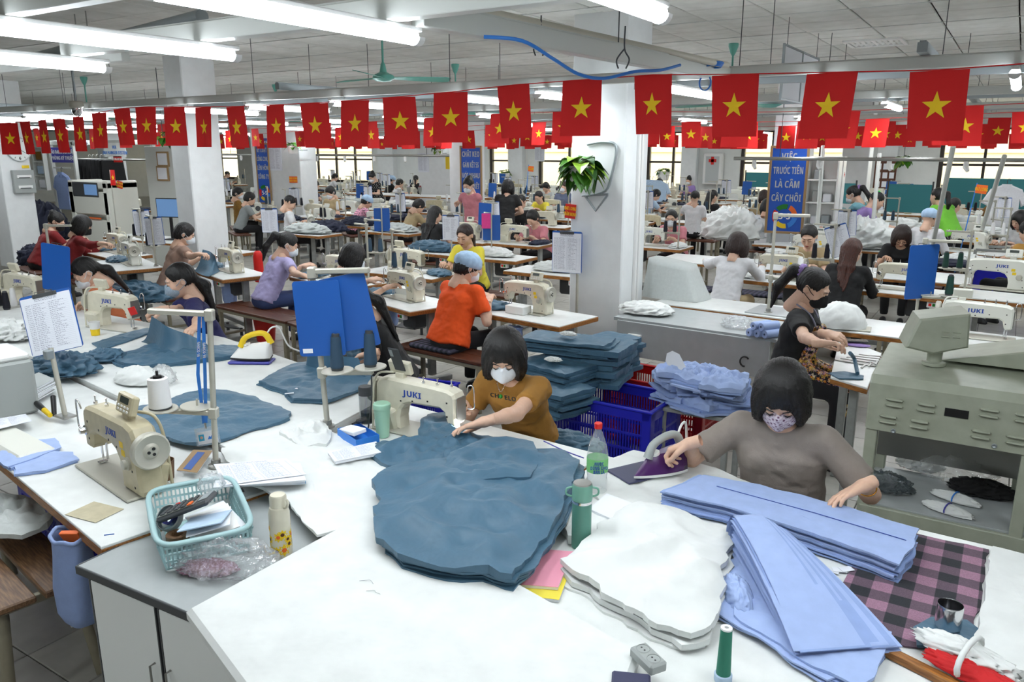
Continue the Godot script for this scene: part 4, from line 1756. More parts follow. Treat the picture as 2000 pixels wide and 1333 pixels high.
func bench_proto(w: float, top: Material) -> Node3D:
	var o := Node3D.new()
	for k in 2:
		var g := G.new()
		g.bx(V(0, .44, -.085 + .17 * k), V(w, .03, .16), .005)
		part(o, "plank", g, top)
	for sx in [-1, 1]:
		for sz in [-1, 1]:
			var g := G.new()
			g.bx(V(sx * (w * .5 - .05), .21, sz * .13), V(.035, .42, .035), .003)
			part(o, "leg", g, M.bench_frame)
	var f := G.new()
	for sz in [-1, 1]:
		f.bx(V(0, .405, sz * .13), V(w - .06, .04, .03), .003)
	for sx in [-1, 1]:
		f.bx(V(sx * (w * .5 - .05), .405, 0), V(.03, .04, .24), .003)
		f.bx(V(sx * (w * .5 - .05), .12, 0), V(.025, .025, .24), .003)
	part(o, "frame", f, M.bench_frame)
	return o


func bag_proto(m: Material) -> Node3D:
	# a cloth bag hung on a table edge, gathered rim, open mouth
	var o := Node3D.new()
	var g := G.new()
	var n := 26
	var rows := [[.0, .085, .055], [-.02, .082, .055], [-.06, .088, .06], [-.16, .098, .07], [-.25, .096, .066], [-.29, .08, .05], [-.3, .0, .0]]
	var prev := -1
	for r in rows.size():
		var s := g.v.size()
		for a in n:
			var w := TAU * a / n
			var f := 1.0 + .05 * sin(w * 5.0 + r) * (1.0 if r > 0 else .4)
			g.p(V(cos(w) * rows[r][1] * f, rows[r][0], -sin(w) * rows[r][2] * f))
		if prev >= 0:
			for a in n:
				var b := (a + 1) % n
				g.quad(s + a, s + b, prev + b, prev + a)
		prev = s
	part(o, "cloth", g, m)
	g = G.new()
	var ring := []
	for a in n:
		var w := TAU * a / n
		ring.append(V(cos(w) * .086, .004 * sin(w * 6.0), -sin(w) * .056))
	g.tube(ring, .007, 6, true)
	part(o, "rim", g, m)
	return o


var taken := []


func station(at: Vector3, turn: float, who: String, o := {}) -> void:
	# a table with its machine, thread stand, cones and clipboard; `at` is the middle of the table on the floor
	taken.append(W(at.x, at.z))
	var far: bool = o.get("far", true)
	var b := Basis.from_euler(V(0, turn, 0))
	var top := at + V(0, .752, 0)
	if o.get("table", true):
		place("table", "sewing_table", "white sewing table with a wooden edge " + who, "table", at, turn, "sewing tables of the rows" if far else "")
	var mk: String = o.get("machine", "machine")
	if mk != "":
		place(mk, "sewing_machine" if mk != "overlock" else "overlock_machine", {"machine": "cream sewing machine ", "machine_old": "yellowed sewing machine ", "machine_white": "white sewing machine ", "overlock": "squat pale overlock machine "}[mk] + who, "sewing machine", top + b * V(o.get("mx", .02), 0, o.get("mz", -.02)), turn, "sewing machines of the rows" if far else "")
	if mk != "":
		var tone: String = "white" if at.x > -5.6 and at.z < -8.0 else ("teal" if at.z > -9.0 else "navy")
		place("work_" + tone, "work_cloth", tone + " cloth lying on the table " + who, "cloth", top + b * V(-.4, -.001, .05), turn + at.x * 1.7, "cloth on the tables of the rows" if far else "")
	if o.get("stand", true):
		var sx: float = o.get("sx", .42)
		var st := top + b * V(sx, 0, -.22)
		place("stand", "thread_stand", "grey steel thread stand on the table " + who, "thread stand", st, turn + (PI if sx > 0 else .0), "thread stands of the rows" if far else "")
		var b2 := Basis.from_euler(V(0, turn + (PI if sx > 0 else .0), 0))
		for k in 2:
			if o.get("cones", 2) > k:
				place("cone_" + o.get("thread", "teal"), "thread_cone", o.get("thread", "teal") + " thread cone on the stand " + who, "thread cone", st + b2 * V(.075 + k * .12, .237, .03 - .05 * k), 0, "thread cones on the stand " + who)
		if o.get("clip", -1) >= 0:
			var c := place("clip_%d" % o.clip, "clipboard", "blue clipboard on the stand " + who, "clipboard", st + b2 * V(.02, .6, .024) + Vector3.ZERO, o.get("cturn", turn), "clipboards on the stands" if far else "")
			c.rotation.z = o.get("tilt", .05)


var H := {}


func make_heads() -> void:
	for res in [[.0055, ""], [.011, "_far"]]:
		var c: float = res[0]
		var f := Field.new(V(-.13, -.2, -.14), V(.13, .14, .14), c, .02)
		f.ball(xf(V(0, .02, .012)), V(.073, .09, .09))
		f.ball(xf(V(0, -.03, -.028)), V(.059, .08, .06))
		f.ball(xf(V(0, -.08, -.055)), V(.034, .03, .032))
		f.ball(xf(V(.034, -.03, -.058)), V(.028, .03, .026))
		f.ball(xf(V(-.034, -.03, -.058)), V(.028, .03, .026))
		f.bone(V(0, -.05, .02), V(0, -.17, .04), .046, .05)
		f.ball(xf(V(0, .024, -.078)), V(.048, .012, .014), false, .012)
		f.bone(V(0, .004, -.09), V(0, -.03, -.106), .007, .012, 0, .01)
		f.ball(xf(V(0, -.057, -.09)), V(.02, .011, .009), false, .008)
		for s in [-1.0, 1.0]:
			f.ball(xf(V(s * .03, .006, -.1)), V(.018, .011, .014), true, .01)
			f.ball(xf(V(s * .031, .004, -.082)), V(.014, .01, .01), false, .004)
			f.ball(xf(V(s * .076, -.005, .012), s * .3), V(.009, .03, .018), false, .006)
		var g := G.new()
		f.net(g)
		H["head" + res[1]] = g
	# hair, in head space: the face looks along -z
	for kind in ["bob", "short", "pony", "bun", "long", "cropped", "low"]:
		for res in [[.007, ""], [.014, "_far"]]:
			var c: float = res[0]
			var f := Field.new(V(-.14, -.42, -.15), V(.14, .17, .24), c, .025)
			match kind:
				"bob":
					f.ball(xf(V(0, .024, .014)), V(.092, .102, .108))
					for s in [-1.0, 1.0]:
						f.ball(xf(V(s * .068, -.035, -.018)), V(.036, .094, .072))
					f.ball(xf(V(0, -.04, .055)), V(.088, .085, .056))
					f.ball(xf(V(0, -.055, -.115)), V(.056, .09, .085), true, .012)
				"cropped":
					f.ball(xf(V(0, .03, .012)), V(.079, .088, .095))
					f.ball(xf(V(0, -.06, -.08)), V(.09, .1, .1), true, .012)
					f.ball(xf(V(0, -.15, .0)), V(.15, .1, .15), true, .012)
				"short":
					f.ball(xf(V(0, .03, .014)), V(.085, .094, .102))
					f.ball(xf(V(0, -.02, .05)), V(.078, .075, .06))
					f.ball(xf(V(0, -.045, -.105)), V(.075, .105, .088), true, .012)
					f.ball(xf(V(0, -.16, .0)), V(.13, .09, .13), true, .012)
				_:
					f.ball(xf(V(0, .026, .014)), V(.083, .096, .101))
					f.ball(xf(V(0, -.04, -.1)), V(.086, .112, .088), true, .012)
					f.ball(xf(V(0, -.15, .02)), V(.12, .1, .12), true, .012)
					for s in [-1.0, 1.0]:
						f.ball(xf(V(s * .085, -.03, -.03)), V(.03, .05, .05), true, .012)
			if kind == "pony":
				f.bone(V(0, .05, .1), V(0, .03, .15), .022, .03)
				f.bone(V(0, .03, .15), V(0, -.1, .175), .034, .03)
				f.bone(V(0, -.1, .175), V(0, -.24, .14), .03, .008)
			elif kind == "low":
				f.bone(V(0, -.03, .09), V(0, -.09, .125), .025, .03)
				f.bone(V(0, -.09, .125), V(0, -.36, .1), .034, .012)
			elif kind == "bun":
				f.ball(xf(V(0, .085, .085)), V(.042, .036, .042))
			elif kind == "long":
				for x in [-.04, .0, .04]:
					f.bone(V(x, .0, .075), V(x * .9, -.18, .085 - absf(x)), .04, .034)
					f.bone(V(x * .9, -.18, .085 - absf(x)), V(x * .7, -.36 - x, .08), .034, .012)
			var g := G.new()
			f.net(g)
			for k in g.v.size():
				var q := g.v[k]
				var a := atan2(q.x, q.z)
				var fall := clampf(.5 - q.y * 6.0, .15, 1.0)
				q += V(q.x, .0, q.z).normalized() * (.007 * noise.get_noise_2d(a * 190.0, q.y * 60.0) + .003 * noise.get_noise_2d(a * 420.0 + 50.0, q.y * 30.0)) * (.5 + fall)
				if q.y < -.06:
					q.y += .02 * noise.get_noise_2d(a * 330.0, 7.0)
				g.v[k] = q
			H["hair_" + kind + res[1]] = g.mesh()
	# masks
	var mf := Field.new(V(-.09, -.12, -.14), V(.09, .04, .0), .006, .015)
	mf.ball(xf(V(0, -.045, -.06)), V(.062, .055, .056))
	mf.bone(V(0, -.005, -.1), V(0, -.05, -.11), .012, .02)
	var mg := G.new()
	mf.net(mg)
	for s in [-1.0, 1.0]:
		mg.tube(spline([V(s * .054, -.025, -.055), V(s * .074, -.01, -.02), V(s * .087, .012, .012), V(s * .082, -.02, .03), V(s * .064, -.05, -.02), V(s * .05, -.062, -.05)], 3), .0022, 5)
	H["mask"] = mg.mesh()
	# bouffant cap
	var cf := Field.new(V(-.15, -.09, -.15), V(.15, .16, .16), .008, .02)
	cf.ball(xf(V(0, .035, .015), 0, .15), V(.1, .088, .115))
	cf.ball(xf(V(0, -.14, -.03), 0, .15), V(.2, .155, .2), true, .01)
	var cg := G.new()
	cf.net(cg)
	for k in cg.v.size():
		var q := cg.v[k]
		cg.v[k] = q * (1.0 + .035 * sin(atan2(q.x, q.z) * 14.0) * clampf(.6 - q.y * 5.0, .1, 1.0) + .03 * noise.get_noise_3dv(q * 700.0))
	H["cap"] = cg.mesh()
	# eyes, brows, mouth
	var eg := G.new()
	for s in [-1.0, 1.0]:
		eg.tube([V(s * .016, .001, -.0915), V(s * .03, -.003, -.0945), V(s * .045, .0, -.085)], [.001, .0028, .001], 6)
		eg.tube([V(s * .014, .024, -.0955), V(s * .032, .029, -.093), V(s * .05, .024, -.08)], [.0016, .0026, .0012], 6)
	H["eyes"] = eg.mesh()
	var lg := G.new()
	lg.tube([V(-.021, -.057, -.094), V(-.008, -.054, -.1), V(.0, -.056, -.101), V(.008, -.054, -.1), V(.021, -.057, -.094)], [.001, .004, .0035, .004, .001], 6)
	lg.tube([V(-.016, -.061, -.095), V(.0, -.064, -.0995), V(.016, -.061, -.095)], [.001, .0045, .001], 6)
	H["lips"] = lg.mesh()
	# spectacles
	var sg := G.new()
	for s in [-1.0, 1.0]:
		var ring := []
		for a in 18:
			var w := TAU * a / 18.0
			ring.append(V(s * .033 + cos(w) * .024, .0 + sin(w) * .02, -.108 + absf(cos(w) * .004)))
		sg.tube(ring, .0016, 5, true)
		sg.tube([V(s * .056, .006, -.104), V(s * .078, .01, -.04), V(s * .082, .008, .01)], .0015, 5)
	sg.tube([V(-.01, .004, -.11), V(.01, .004, -.11)], .0015, 5)
	H["glasses"] = sg.mesh()
	# hands: wrist at the origin, fingers along -z, palm down; a right hand (thumb at -x)
	for pose in [["flat", [.1, .3, .25], .0], ["curl", [.45, .6, .4], .25], ["pinch", [.75, .85, .5], .5]]:
		for res in [[.0036, ""], [.007, "_far"]]:
			var f := Field.new(V(-.09, -.11, -.21), V(.06, .04, .04), res[0], .007)
			f.bone(V(0, 0, .03), V(0, 0, -.01), .024, .024)
			var xs := [-.028, -.009, .01, .027]
			var ls := [.07, .079, .072, .056]
			for k in 4:
				var base := V(xs[k], -.002 * absf(k - 1.3), -.088 + .006 * absf(k - 1.2))
				f.bone(V(xs[k] * .55, 0, -.008), base, .0165, .0115, 0, .014)
				var ang := .0
				var q := base
				var r := .0095 if k < 3 else .0082
				for s in 3:
					ang += pose[1][s] * (.9 + .12 * k)
					var nx: Vector3 = q + V(xs[k] * .12, -sin(ang), -cos(ang)).normalized() * ls[k] * [.45, .3, .25][s]
					f.bone(q, nx, r, r * .9, 0, .004)
					q = nx
					r *= .9
			var t0 := V(-.02, -.006, -.02)
			var t1 := V(-.047, -.014 - pose[2] * .02, -.052)
			var t2 := t1 + V(-.014 + pose[2] * .04, -.006 - pose[2] * .02, -.03)
			var t3 := t2 + V(.004 + pose[2] * .02, -.004, -.025)
			f.bone(t0, t1, .015, .0115)
			f.bone(t1, t2, .011, .0095, 0, .004)
			f.bone(t2, t3, .0095, .0078, 0, .004)
			var g := G.new()
			f.net(g)
			H["hand_" + pose[0] + res[1]] = g


func elbow(s: Vector3, w: Vector3, a: float, b: float, pole: Vector3) -> Vector3:
	var d := w - s
	var l := minf(d.length(), (a + b) * .985)
	var n := d.normalized()
	var x := (a * a - b * b + l * l) / (2.0 * l)
	var h := sqrt(maxf(.0, a * a - x * x))
	var o := (pole - n * pole.dot(n)).normalized()
	return s + n * x + o * h


func person(label: String, head: Vector3, face_turn: float, o := {}) -> Node3D:
	# a person whose head is at `head`, facing `face_turn` (0 looks along -z). Seated unless o.stand
	var stand: bool = o.get("stand", false)
	var cell: float = o.get("cell", .02)
	var far := cell > .021
	var res := "_far" if far else ""
	var sc: float = o.get("scale", 1.0)
	var hip_y: float = o.get("hip", .9 if stand else .54)
	var tl := .5 * sc
	var lean: float = o.get("lean", -1.0)
	if lean < .0:
		lean = .0
		while lean < 1.0 and hip_y + tl * cos(lean) + .155 * cos(lean * .6 + .1) > head.y:
			lean += .02
	var bend: float = o.get("side", .0)
	var u := V(sin(bend), cos(lean), -sin(lean)).normalized()
	var hipc := V(0, hip_y, 0)
	var neck := hipc + u * tl
	var hp: float = o.get("nod", .45)
	var hy: float = o.get("look", .0)
	var hu := (u + V(0, .6, -.25)).normalized()
	var hc := neck + hu * .15
	var dy := head.y - hc.y
	hipc.y += dy
	neck.y += dy
	hc.y += dy
	var rot := Basis.from_euler(V(0, face_turn, 0))
	var root := thing("person", label, "person", V(head.x, 0, head.z) - rot * V(hc.x, 0, hc.z), face_turn, o.get("group", ""))
	var inv := root.transform.affine_inverse()
	var ht := Transform3D(Basis.from_euler(V(-hp, hy, o.get("roll", .0))).scaled(Vector3.ONE * o.get("head", 1.13)), hc)
	var shw: float = .158 * o.get("broad", 1.0)
	var sh := neck - u * .055
	var tw: float = o.get("twist", .0)
	var sx := V(cos(tw), 0, -sin(tw))
	var shirt_lo := V(-.75, hip_y - .2, -.95)
	var pts := [hipc, neck, hc]
	var arms := []
	for s in [-1.0, 1.0]:
		var S: Vector3 = sh + sx * s * shw
		var W: Vector3
		var key := "right" if s > 0 else "left"
		if o.has(key):
			W = inv * (o[key] as Vector3)
		else:
			W = V(s * .13, (.84 if not stand else 1.0), hc.z - .24)
		var E := elbow(S, W, .275, .24, V(s * o.get("flare", .55), -1.0, .35))
		if (W - S).length() > .505:
			W = S + (W - S).normalized() * .505
		arms.append([S, E, W, s])
		pts.append_array([S, E, W])
	var lo := V(9, 9, 9)
	var hi := -lo
	for q in pts:
		lo = V(minf(lo.x, q.x), minf(lo.y, q.y), minf(lo.z, q.z))
		hi = V(maxf(hi.x, q.x), maxf(hi.y, q.y), maxf(hi.z, q.z))
	# --- skin: head, neck, arms and hands, one mesh
	var g := G.new()
	var skin: Material = M[o.get("skin", "skin")]
	var fs := Field.new(lo - V(.1, .1, .1), hi + V(.1, .06, .1), minf(cell, .016) if not far else cell, .02)
	fs.bone(hipc + u * .1, neck - u * .02, .06, .06)
	fs.bone(neck - u * .03, ht * V(0, -.1, .03), .054, .047)
	var sleeve: float = o.get("sleeve", .62)
	for a in arms:
		fs.bone(neck - u * .05, a[0], .05, .045)
		fs.bone(a[0], a[1], .046, .037)
		var mid: Vector3 = a[1].lerp(a[2], .3)
		fs.bone(a[1], mid, .038, .036)
		fs.bone(mid, a[2], .036, .0255)
	fs.net(g)
	g.add(H["head" + res], ht)
	for a in arms:
		var dir: Vector3 = (a[2] - a[1]).normalized()
		var key := "right" if a[3] > 0 else "left"
		var aim: Vector3 = o.get(key + "_aim", Vector3.ZERO)
		if aim != Vector3.ZERO:
			dir = (rot.inverse() * aim).normalized()
		else:
			dir = (dir + V(-.25 * a[3], -.15, -.4)).normalized()
		var up := V(.35 * -a[3], 1, .25)
		var b := Basis.looking_at(dir, up) * Basis.from_scale(Vector3.ONE * 1.08)
		if a[3] < 0:
			b = b * Basis.from_scale(V(-1, 1, 1))
		g.add(H["hand_" + o.get(key + "_pose", "curl") + res], Transform3D(b, a[2]))
	part(root, "body", g, skin)
	# --- shirt
	if true:
		var slo := lo
		var shi := hi
		var f := Field.new(slo - V(.14, .22, .14), V(shi.x + .14, sh.y + .12, shi.z + .16), cell, .035)
		var wd: float = o.get("wide", 1.0)
		var w0 := hipc - u * .045
		var w1 := hipc + u * .2
		var w2 := hipc + u * .34
		for s in [-1.0, 1.0]:
			f.bone(w0 + sx * s * .07 * wd, w1 + sx * s * .06 * wd, .112 * wd, .09 * wd, 2)
			f.bone(w1 + sx * s * .06 * wd, w2 + sx * s * .07 * wd, .09 * wd, .092 * wd)
			f.bone(w2 + sx * s * .07 * wd, sh + sx * s * shw * .72 - u * .02, .092 * wd, .062)
			if o.get("bust", true):
				f.bone(w2 + sx * s * .055 + V(0, 0, -.05), w2 + sx * s * .06 - u * .03 + V(0, 0, -.045), .055, .06)
		f.bone(w0, w2, .108 * wd, .09 * wd, 2)
		f.bone(sh - sx * shw * .9, sh + sx * shw * .9, .054, .054)
		f.bone(sh, neck - u * .02, .075, .062, 1)
		for a in arms:
			if sleeve <= 1.0:
				var e: Vector3 = (a[0] as Vector3).lerp(a[1], sleeve)
				f.bone(a[0], e, .06, .06 if not o.has("loose") else .07, 1)
			else:
				f.bone(a[0], a[1], .058, .05)
				f.bone(a[1], (a[1] as Vector3).lerp(a[2], sleeve - 1.0), .05, .041, 1)
		var sg := G.new()
		f.net(sg)
		var sd := label.length() * 3.7 + head.x * 10.0
		var amp: float = .008 if cell < .021 else .004
		for k in sg.v.size():
			var q := sg.v[k]
			var n := (1.0 - absf(ridge.get_noise_3d(q.x * 420.0 + sd, q.y * 560.0, q.z * 420.0)) * 2.5) * amp + noise.get_noise_3d(q.x * 260.0, q.y * 160.0 + sd, q.z * 260.0) * amp * .6
			var dv := q - (hipc + u * clampf((q - hipc).dot(u), .0, tl))
			sg.v[k] = q + dv.normalized() * n
		part(root, "shirt", sg, M[o.get("shirt", "white_shirt")])
	# --- trousers and shoes
	if o.get("legs", true):
		var pf := Field.new(V(-.28, .02, -.66), V(.28, hipc.y + .2, .22), maxf(cell, .02), .04)
		var ank := []
		for s in [-1.0, 1.0]:
			var hj := hipc + V(s * .08, -.02, 0)
			var kn := V(s * .11, hipc.y - .04, -.4)
			var an := V(s * .1, .1, -.36 + o.get("feet", .0))
			if stand:
				kn = V(s * .09, .47, -.02)
				an = V(s * .09, .1, .02)
			ank.append(an)
			pf.bone(hj, kn, .09, .066)
			pf.bone(kn, an, .062, .05, 1)
		pf.bone(hipc + V(-.07, -.03, .015), hipc + V(.07, -.03, .015), .098, .098)
		pf.bone(hipc, hipc + u * .06, .09, .075)
		var pg := G.new()
		pf.net(pg)
		part(root, "trousers", pg, M[o.get("pants", "trousers")])
		for an in ank:
			var sf := G.new()
			sf.lathe(Transform3D(Basis.from_scale(V(1, 1, 2.3)), an + V(0, -.1, -.05)), [W(.036, 0), W(.042, .012), W(.04, .035), W(.028, .062), W(0, .075)], 12)
			part(root, "shoe", sf, M[o.get("shoe", "black")])
	# --- hair, mask, cap, face
	var hair: String = o.get("hair", "bob")
	var hn := part(root, "hair", H["hair_" + hair + res], M[o.get("hair_colour", "hair")])
	hn.transform = ht
	if not far or o.get("face", false):
		part(root, "eyes_and_brows", H.eyes, M.eye_dark).transform = ht
		if not o.has("mask"):
			part(root, "lips", H.lips, M.lips).transform = ht
	if o.has("mask"):
		part(root, "face_mask", H.mask, M[o.mask]).transform = ht
	if o.has("cap"):
		part(root, "cap", H.cap, M[o.cap]).transform = ht
	if o.get("glasses", false):
		part(root, "glasses", H.glasses, M.black).transform = ht
	if o.has("scrunchie"):
		var tg := G.new()
		var ring := []
		for a in 22:
			var w := TAU * a / 22.0
			ring.append(V(cos(w) * .03, sin(w) * .03, .004 * sin(w * 9.0)))
		var rr := []
		for a in 22:
			rr.append(.013 + .004 * sin(a * 2.9))
		tg.tube(ring, rr, 7, true)
		part(root, "scrunchie", tg, M[o.scrunchie]).transform = ht * xf(V(0, .048, .108), 0, .35)
	root.set_meta("head_tf", ht)
	root.remove_meta("head_tf")
	H["last"] = [ht, arms, hipc, u, sh, sx]
	return root


func worker(label: String, who: String, head: Vector3, turn: float, o := {}, st = null) -> Node3D:
	# a seated or standing worker and, when `st` is given, the station in front of them
	var far: bool = o.get("cell", .03) > .021
	if not o.has("cell"):
		o["cell"] = .03
	var p := person(label, head, turn, o)
	if st != null:
		var s: Dictionary = st
		s["far"] = s.get("far", far)
		var b := Basis.from_euler(V(0, turn, 0))
		station(V(head.x, 0, head.z) + b * V(s.get("dx", .1), 0, -s.get("dz", .33)), turn, who, s)
	if not o.get("stand", false) and o.get("stool", true):
		place("bench", "bench", "wooden bench under the " + (("worker " + o.seat_who) if o.has("seat_who") else who.replace("before the ", "")), "bench", V(p.position.x, 0, p.position.z) + Basis.from_euler(V(0, turn, 0)) * V(0, 0, .03), turn, "benches of the rows" if far else "")
	return p


func build_people() -> void:
	var back := PI
	var p: Node3D
	# ---- the front row, facing the camera side
	p = person("woman in a taupe T-shirt with a patterned mask ironing pale blue cloth", V(-.717, 1.17, -3.215), back, {"head": 1.16, "cell": .012, "shirt": "taupe", "pants": "trousers", "hair": "bob", "mask": "mask_pattern", "nod": .75, "look": .15, "right": V(-1.032, .94, -3.043), "right_aim": V(-1, -.5, .12), "right_pose": "pinch", "left": V(-.349, .9, -3.076), "left_aim": V(-.6, -.28, .6), "left_pose": "flat", "loose": true, "wide": 1.12, "broad": 1.1, "flare": .8, "sleeve": .75})
	var last: Array = H.last
	var g := G.new()
	var arm: Array = last[1][0]
	var ring := []
	var wr: Vector3 = (arm[2] as Vector3).lerp(arm[1], .22)
	var bt := along(arm[2], arm[1])
	for a in 20:
		var w := TAU * a / 20.0
		ring.append(wr + bt.basis.x * cos(w) * .036 + bt.basis.z * sin(w) * .034 + bt.basis.y * cos(w) * .01)
	g.tube(ring, .0028, 6, true)
	part(p, "bracelet", g, M.gold)
	p = person("woman in a mustard T-shirt with a white mask sewing teal cloth", V(-2.115, 1.13, -3.26), back, {"cell": .012, "shirt": "mustard", "hair": "bob", "mask": "mask_white", "nod": .55, "look": .45, "right": V(-2.296, .86, -3.144), "left": V(-1.95, .92, -2.83), "left_aim": V(-.75, -.22, .55), "left_pose": "flat", "right_pose": "curl", "sleeve": .6, "wide": .95})
	last = H.last
	var tx: Vector3 = last[2] + last[3] * .4 + V(0, 0, -.135)
	lettering(p, "CH", .024, M.black, xf(tx + V(.045, 0, .0), PI, .15), 1.3)
	lettering(p, "ELO", .024, M.black, xf(tx + V(-.05, 0, .0), PI, .15), 1.2)
	g = G.new()
	g.tube(spline([last[4] + V(.06, .05, -.03), tx + V(.03, .08, .0), tx + V(.0, .03, -.01), tx + V(-.03, .08, .0), last[4] + V(-.06, .05, -.03)], 5), .0015, 5)
	part(p, "necklace", g, M.chrome)
	g = G.new()
	g.lathe(xf(tx + V(0, .005, -.012)), [W(0, -.013), W(.01, -.006), W(.01, .006), W(0, .013)], 10)
	part(p, "pendant", g, M.green)
	p = person("woman in a navy blouse with a leaf-print mask feeding teal cloth into a machine", V(-5.43, 1.16, -3.723), 2.55, {"lean": .35, "cell": .016, "shirt": "navy_shirt", "hair": "low", "mask": "mask_leafy", "nod": .35, "look": .0, "left": V(-4.737, .9, -3.338), "right": V(-5.168, 1, -3.289), "right_aim": V(-.6, -.1, .7), "right_pose": "pinch", "sleeve": .85, "loose": true, "pants": "navy_cloth"})
	p = person("woman in a black blouse with a red wrist string behind the blue clipboards", V(-3.819, 1.14, -3.95), 2.2, {"cell": .016, "shirt": "black_cloth", "hair": "low", "mask": "mask_white", "nod": .5, "look": .0, "lean": .5, "left": V(-3.308, .9, -3.571), "left_aim": V(-.8, -.2, .5), "right": V(-3.633, .86, -3.546), "sleeve": .8, "loose": true, "wide": 1.1})
	p = person("woman in a rust-coloured top bent over the table behind a blue board", V(-6.828, 1.1, -3.765), 2.4, {"lean": .5, "cell": .016, "shirt": "rust", "hair": "low", "mask": "mask_white", "nod": .7, "look": .3, "left": V(-6.697, .86, -3.69), "left_aim": V(-.9, -.2, .3), "right": V(-6.963, .84, -3.588), "wide": 1.1})
	# ---- the apron worker beside the pocket machine
	p = person("woman in a black T-shirt and flowered apron with a black mask and ponytail", V(-1.087, 1.24, -5.52), -PI * .5, {"cell": .012, "shirt": "black_cloth", "hair": "pony", "mask": "mask_black", "nod": .5, "look": -.1, "scrunchie": "violet", "hip": .6, "right": V(-.773, .98, -4.678), "right_aim": V(1, .12, -.1), "right_pose": "curl", "left": V(-.934, .99, -5.26), "left_aim": V(.9, 0, .25), "left_pose": "curl", "sleeve": .68, "lean": .2, "feet": -.02})
	last = H.last
	var hipc: Vector3 = last[2]
	var u: Vector3 = last[3]
	var f := Field.new(hipc + V(-.24, -.36, -.55), hipc + V(.24, .45, .0), .014, .03)
	for s in [-1.0, 1.0]:
		f.bone(hipc + u * .36 + V(s * .045, 0, -.14), hipc + u * .12 + V(s * .075, 0, -.1), .034, .05)
		f.bone(hipc + u * .12 + V(s * .075, 0, -.1), hipc + V(s * .09, .06, -.2), .05, .045)
		f.bone(hipc + V(s * .09, .06, -.2), hipc + V(s * .11, .0, -.42), .052, .05)
		f.bone(hipc + V(s * .11, .0, -.42), hipc + V(s * .12, -.28, -.4), .05, .04)
	g = G.new()
	f.net(g)
	part(p, "apron", g, M.flower_print)
	for s in [-1.0, 1.0]:
		g = G.new()
		g.tube(spline([hipc + u * .36 + V(s * .045, 0, -.13), hipc + u * .47 + V(s * .075, 0, -.06), hipc + u * .53 + V(s * .055, 0, .05)], 4), .006, 6)
		part(p, "apron_strap", g, M.apron_grey)
	# ---- second row, backs to the camera side
	worker("woman in an orange T-shirt and pale blue hair cap on a bench", "before the woman in orange", V(-3.972, 1.15, -5.54), -.15, {"cell": .016, "shirt": "orange_shirt", "hair": "short", "cap": "cap_blue", "nod": .5, "look": -.35, "right": V(-3.788, .86, -5.592), "wide": 1.18, "broad": 1.12, "mask": "mask_white", "loose": true, "sleeve": .7, "stool": false}, {"dx": .42, "dz": .32, "machine": "machine", "mx": -.02, "stand": false})
	worker("woman in a lilac T-shirt and blue jeans seen from behind", "before the woman in lilac", V(-6.785, 1.12, -6.031), -.25, {"cell": .016, "shirt": "lilac", "pants": "jeans", "hair": "pony", "mask": "mask_white", "nod": .5, "look": -.4, "right": V(-6.081, .85, -5.633), "stool": false}, {"dx": .5, "dz": .3, "machine": "machine", "thread": "navy", "sx": .3, "mx": .05})
	worker("woman in black with a chin-length bob reaching to her machine, seen from behind", "before the woman with the black bob", V(-5.448, 1.12, -5.664), -.3, {"cell": .016, "shirt": "black_cloth", "hair": "bob", "mask": "mask_white", "nod": .5, "look": -.4, "right": V(-5, .86, -5.629), "seat_who": "with the black bob"}, {"dx": .55, "dz": .2, "machine": "machine", "thread": "teal", "sx": -.5})
	worker("woman in a beige-brown polo shirt holding teal cloth", "before the woman in the beige polo", V(-8.501, 1.15, -5.955), -.3, {"cell": .016, "shirt": "beige_shirt", "hair": "short", "mask": "mask_white", "nod": .45, "look": -.3, "right": V(-7.658, .98, -5.604), "right_pose": "pinch", "seat_who": "in the beige polo"}, {"dx": .72, "dz": .22, "machine": "machine", "stand": false})
	worker("woman in a dark red top with her hair in a bun and a black mask", "before the woman in red with the bun", V(-11.864, 1.12, -6.203), -.2, {"cell": .018, "shirt": "maroon", "hair": "bun", "mask": "mask_black", "nod": .6, "look": -.5, "seat_who": "in red with the bun"}, {"dx": 1.35, "dz": .3, "machine": "machine", "thread": "navy", "clip": 0, "cturn": .5})
	worker("woman in a dark red sweater with a bob and a black mask", "before the woman in the red sweater", V(-10.668, 1.15, -5.918), -.35, {"cell": .018, "shirt": "maroon", "sleeve": 1.7, "hair": "bob", "mask": "mask_black", "nod": .55, "look": -.4, "right": V(-9.834, .95, -5.803), "right_pose": "pinch", "seat_who": "in the red sweater"}, {"dx": 1.35, "dz": .25, "machine": "machine_white", "clip": 2, "cturn": .4, "thread": "navy"})
	# ---- the back of the second row, facing the camera side
	worker("woman in a yellow top looking down, her dark hair tied back", "before the woman in yellow", V(-5.462, 1.16, -7.565), back, {"cell": .016, "shirt": "yellow_shirt", "hair": "low", "hair_colour": "hair_brown", "nod": .35, "look": .1, "glasses": false, "skin": "skin_warm", "face": true}, {"dx": .45, "dz": .5, "machine": "machine", "thread": "teal", "sx": .45})
	# ---- standing and seated workers farther back, left of the big column
	worker("standing woman in a pink T-shirt and jeans with a white mask", "", V(-8.136, 1.54, -11.397), back, {"cell": .02, "stand": true, "shirt": "pink_shirt", "pants": "jeans", "hair": "bun", "mask": "mask_white", "nod": .5, "left": V(-8.693, 1, -12.556), "right": V(-9.319, .98, -12.473)})
	worker("standing woman in black with a bob, seen from behind", "", V(-7.725, 1.49, -12.036), .4, {"cell": .02, "stand": true, "shirt": "black_cloth", "hair": "bob", "nod": .35, "right": V(-7.617, 1, -12.089)})
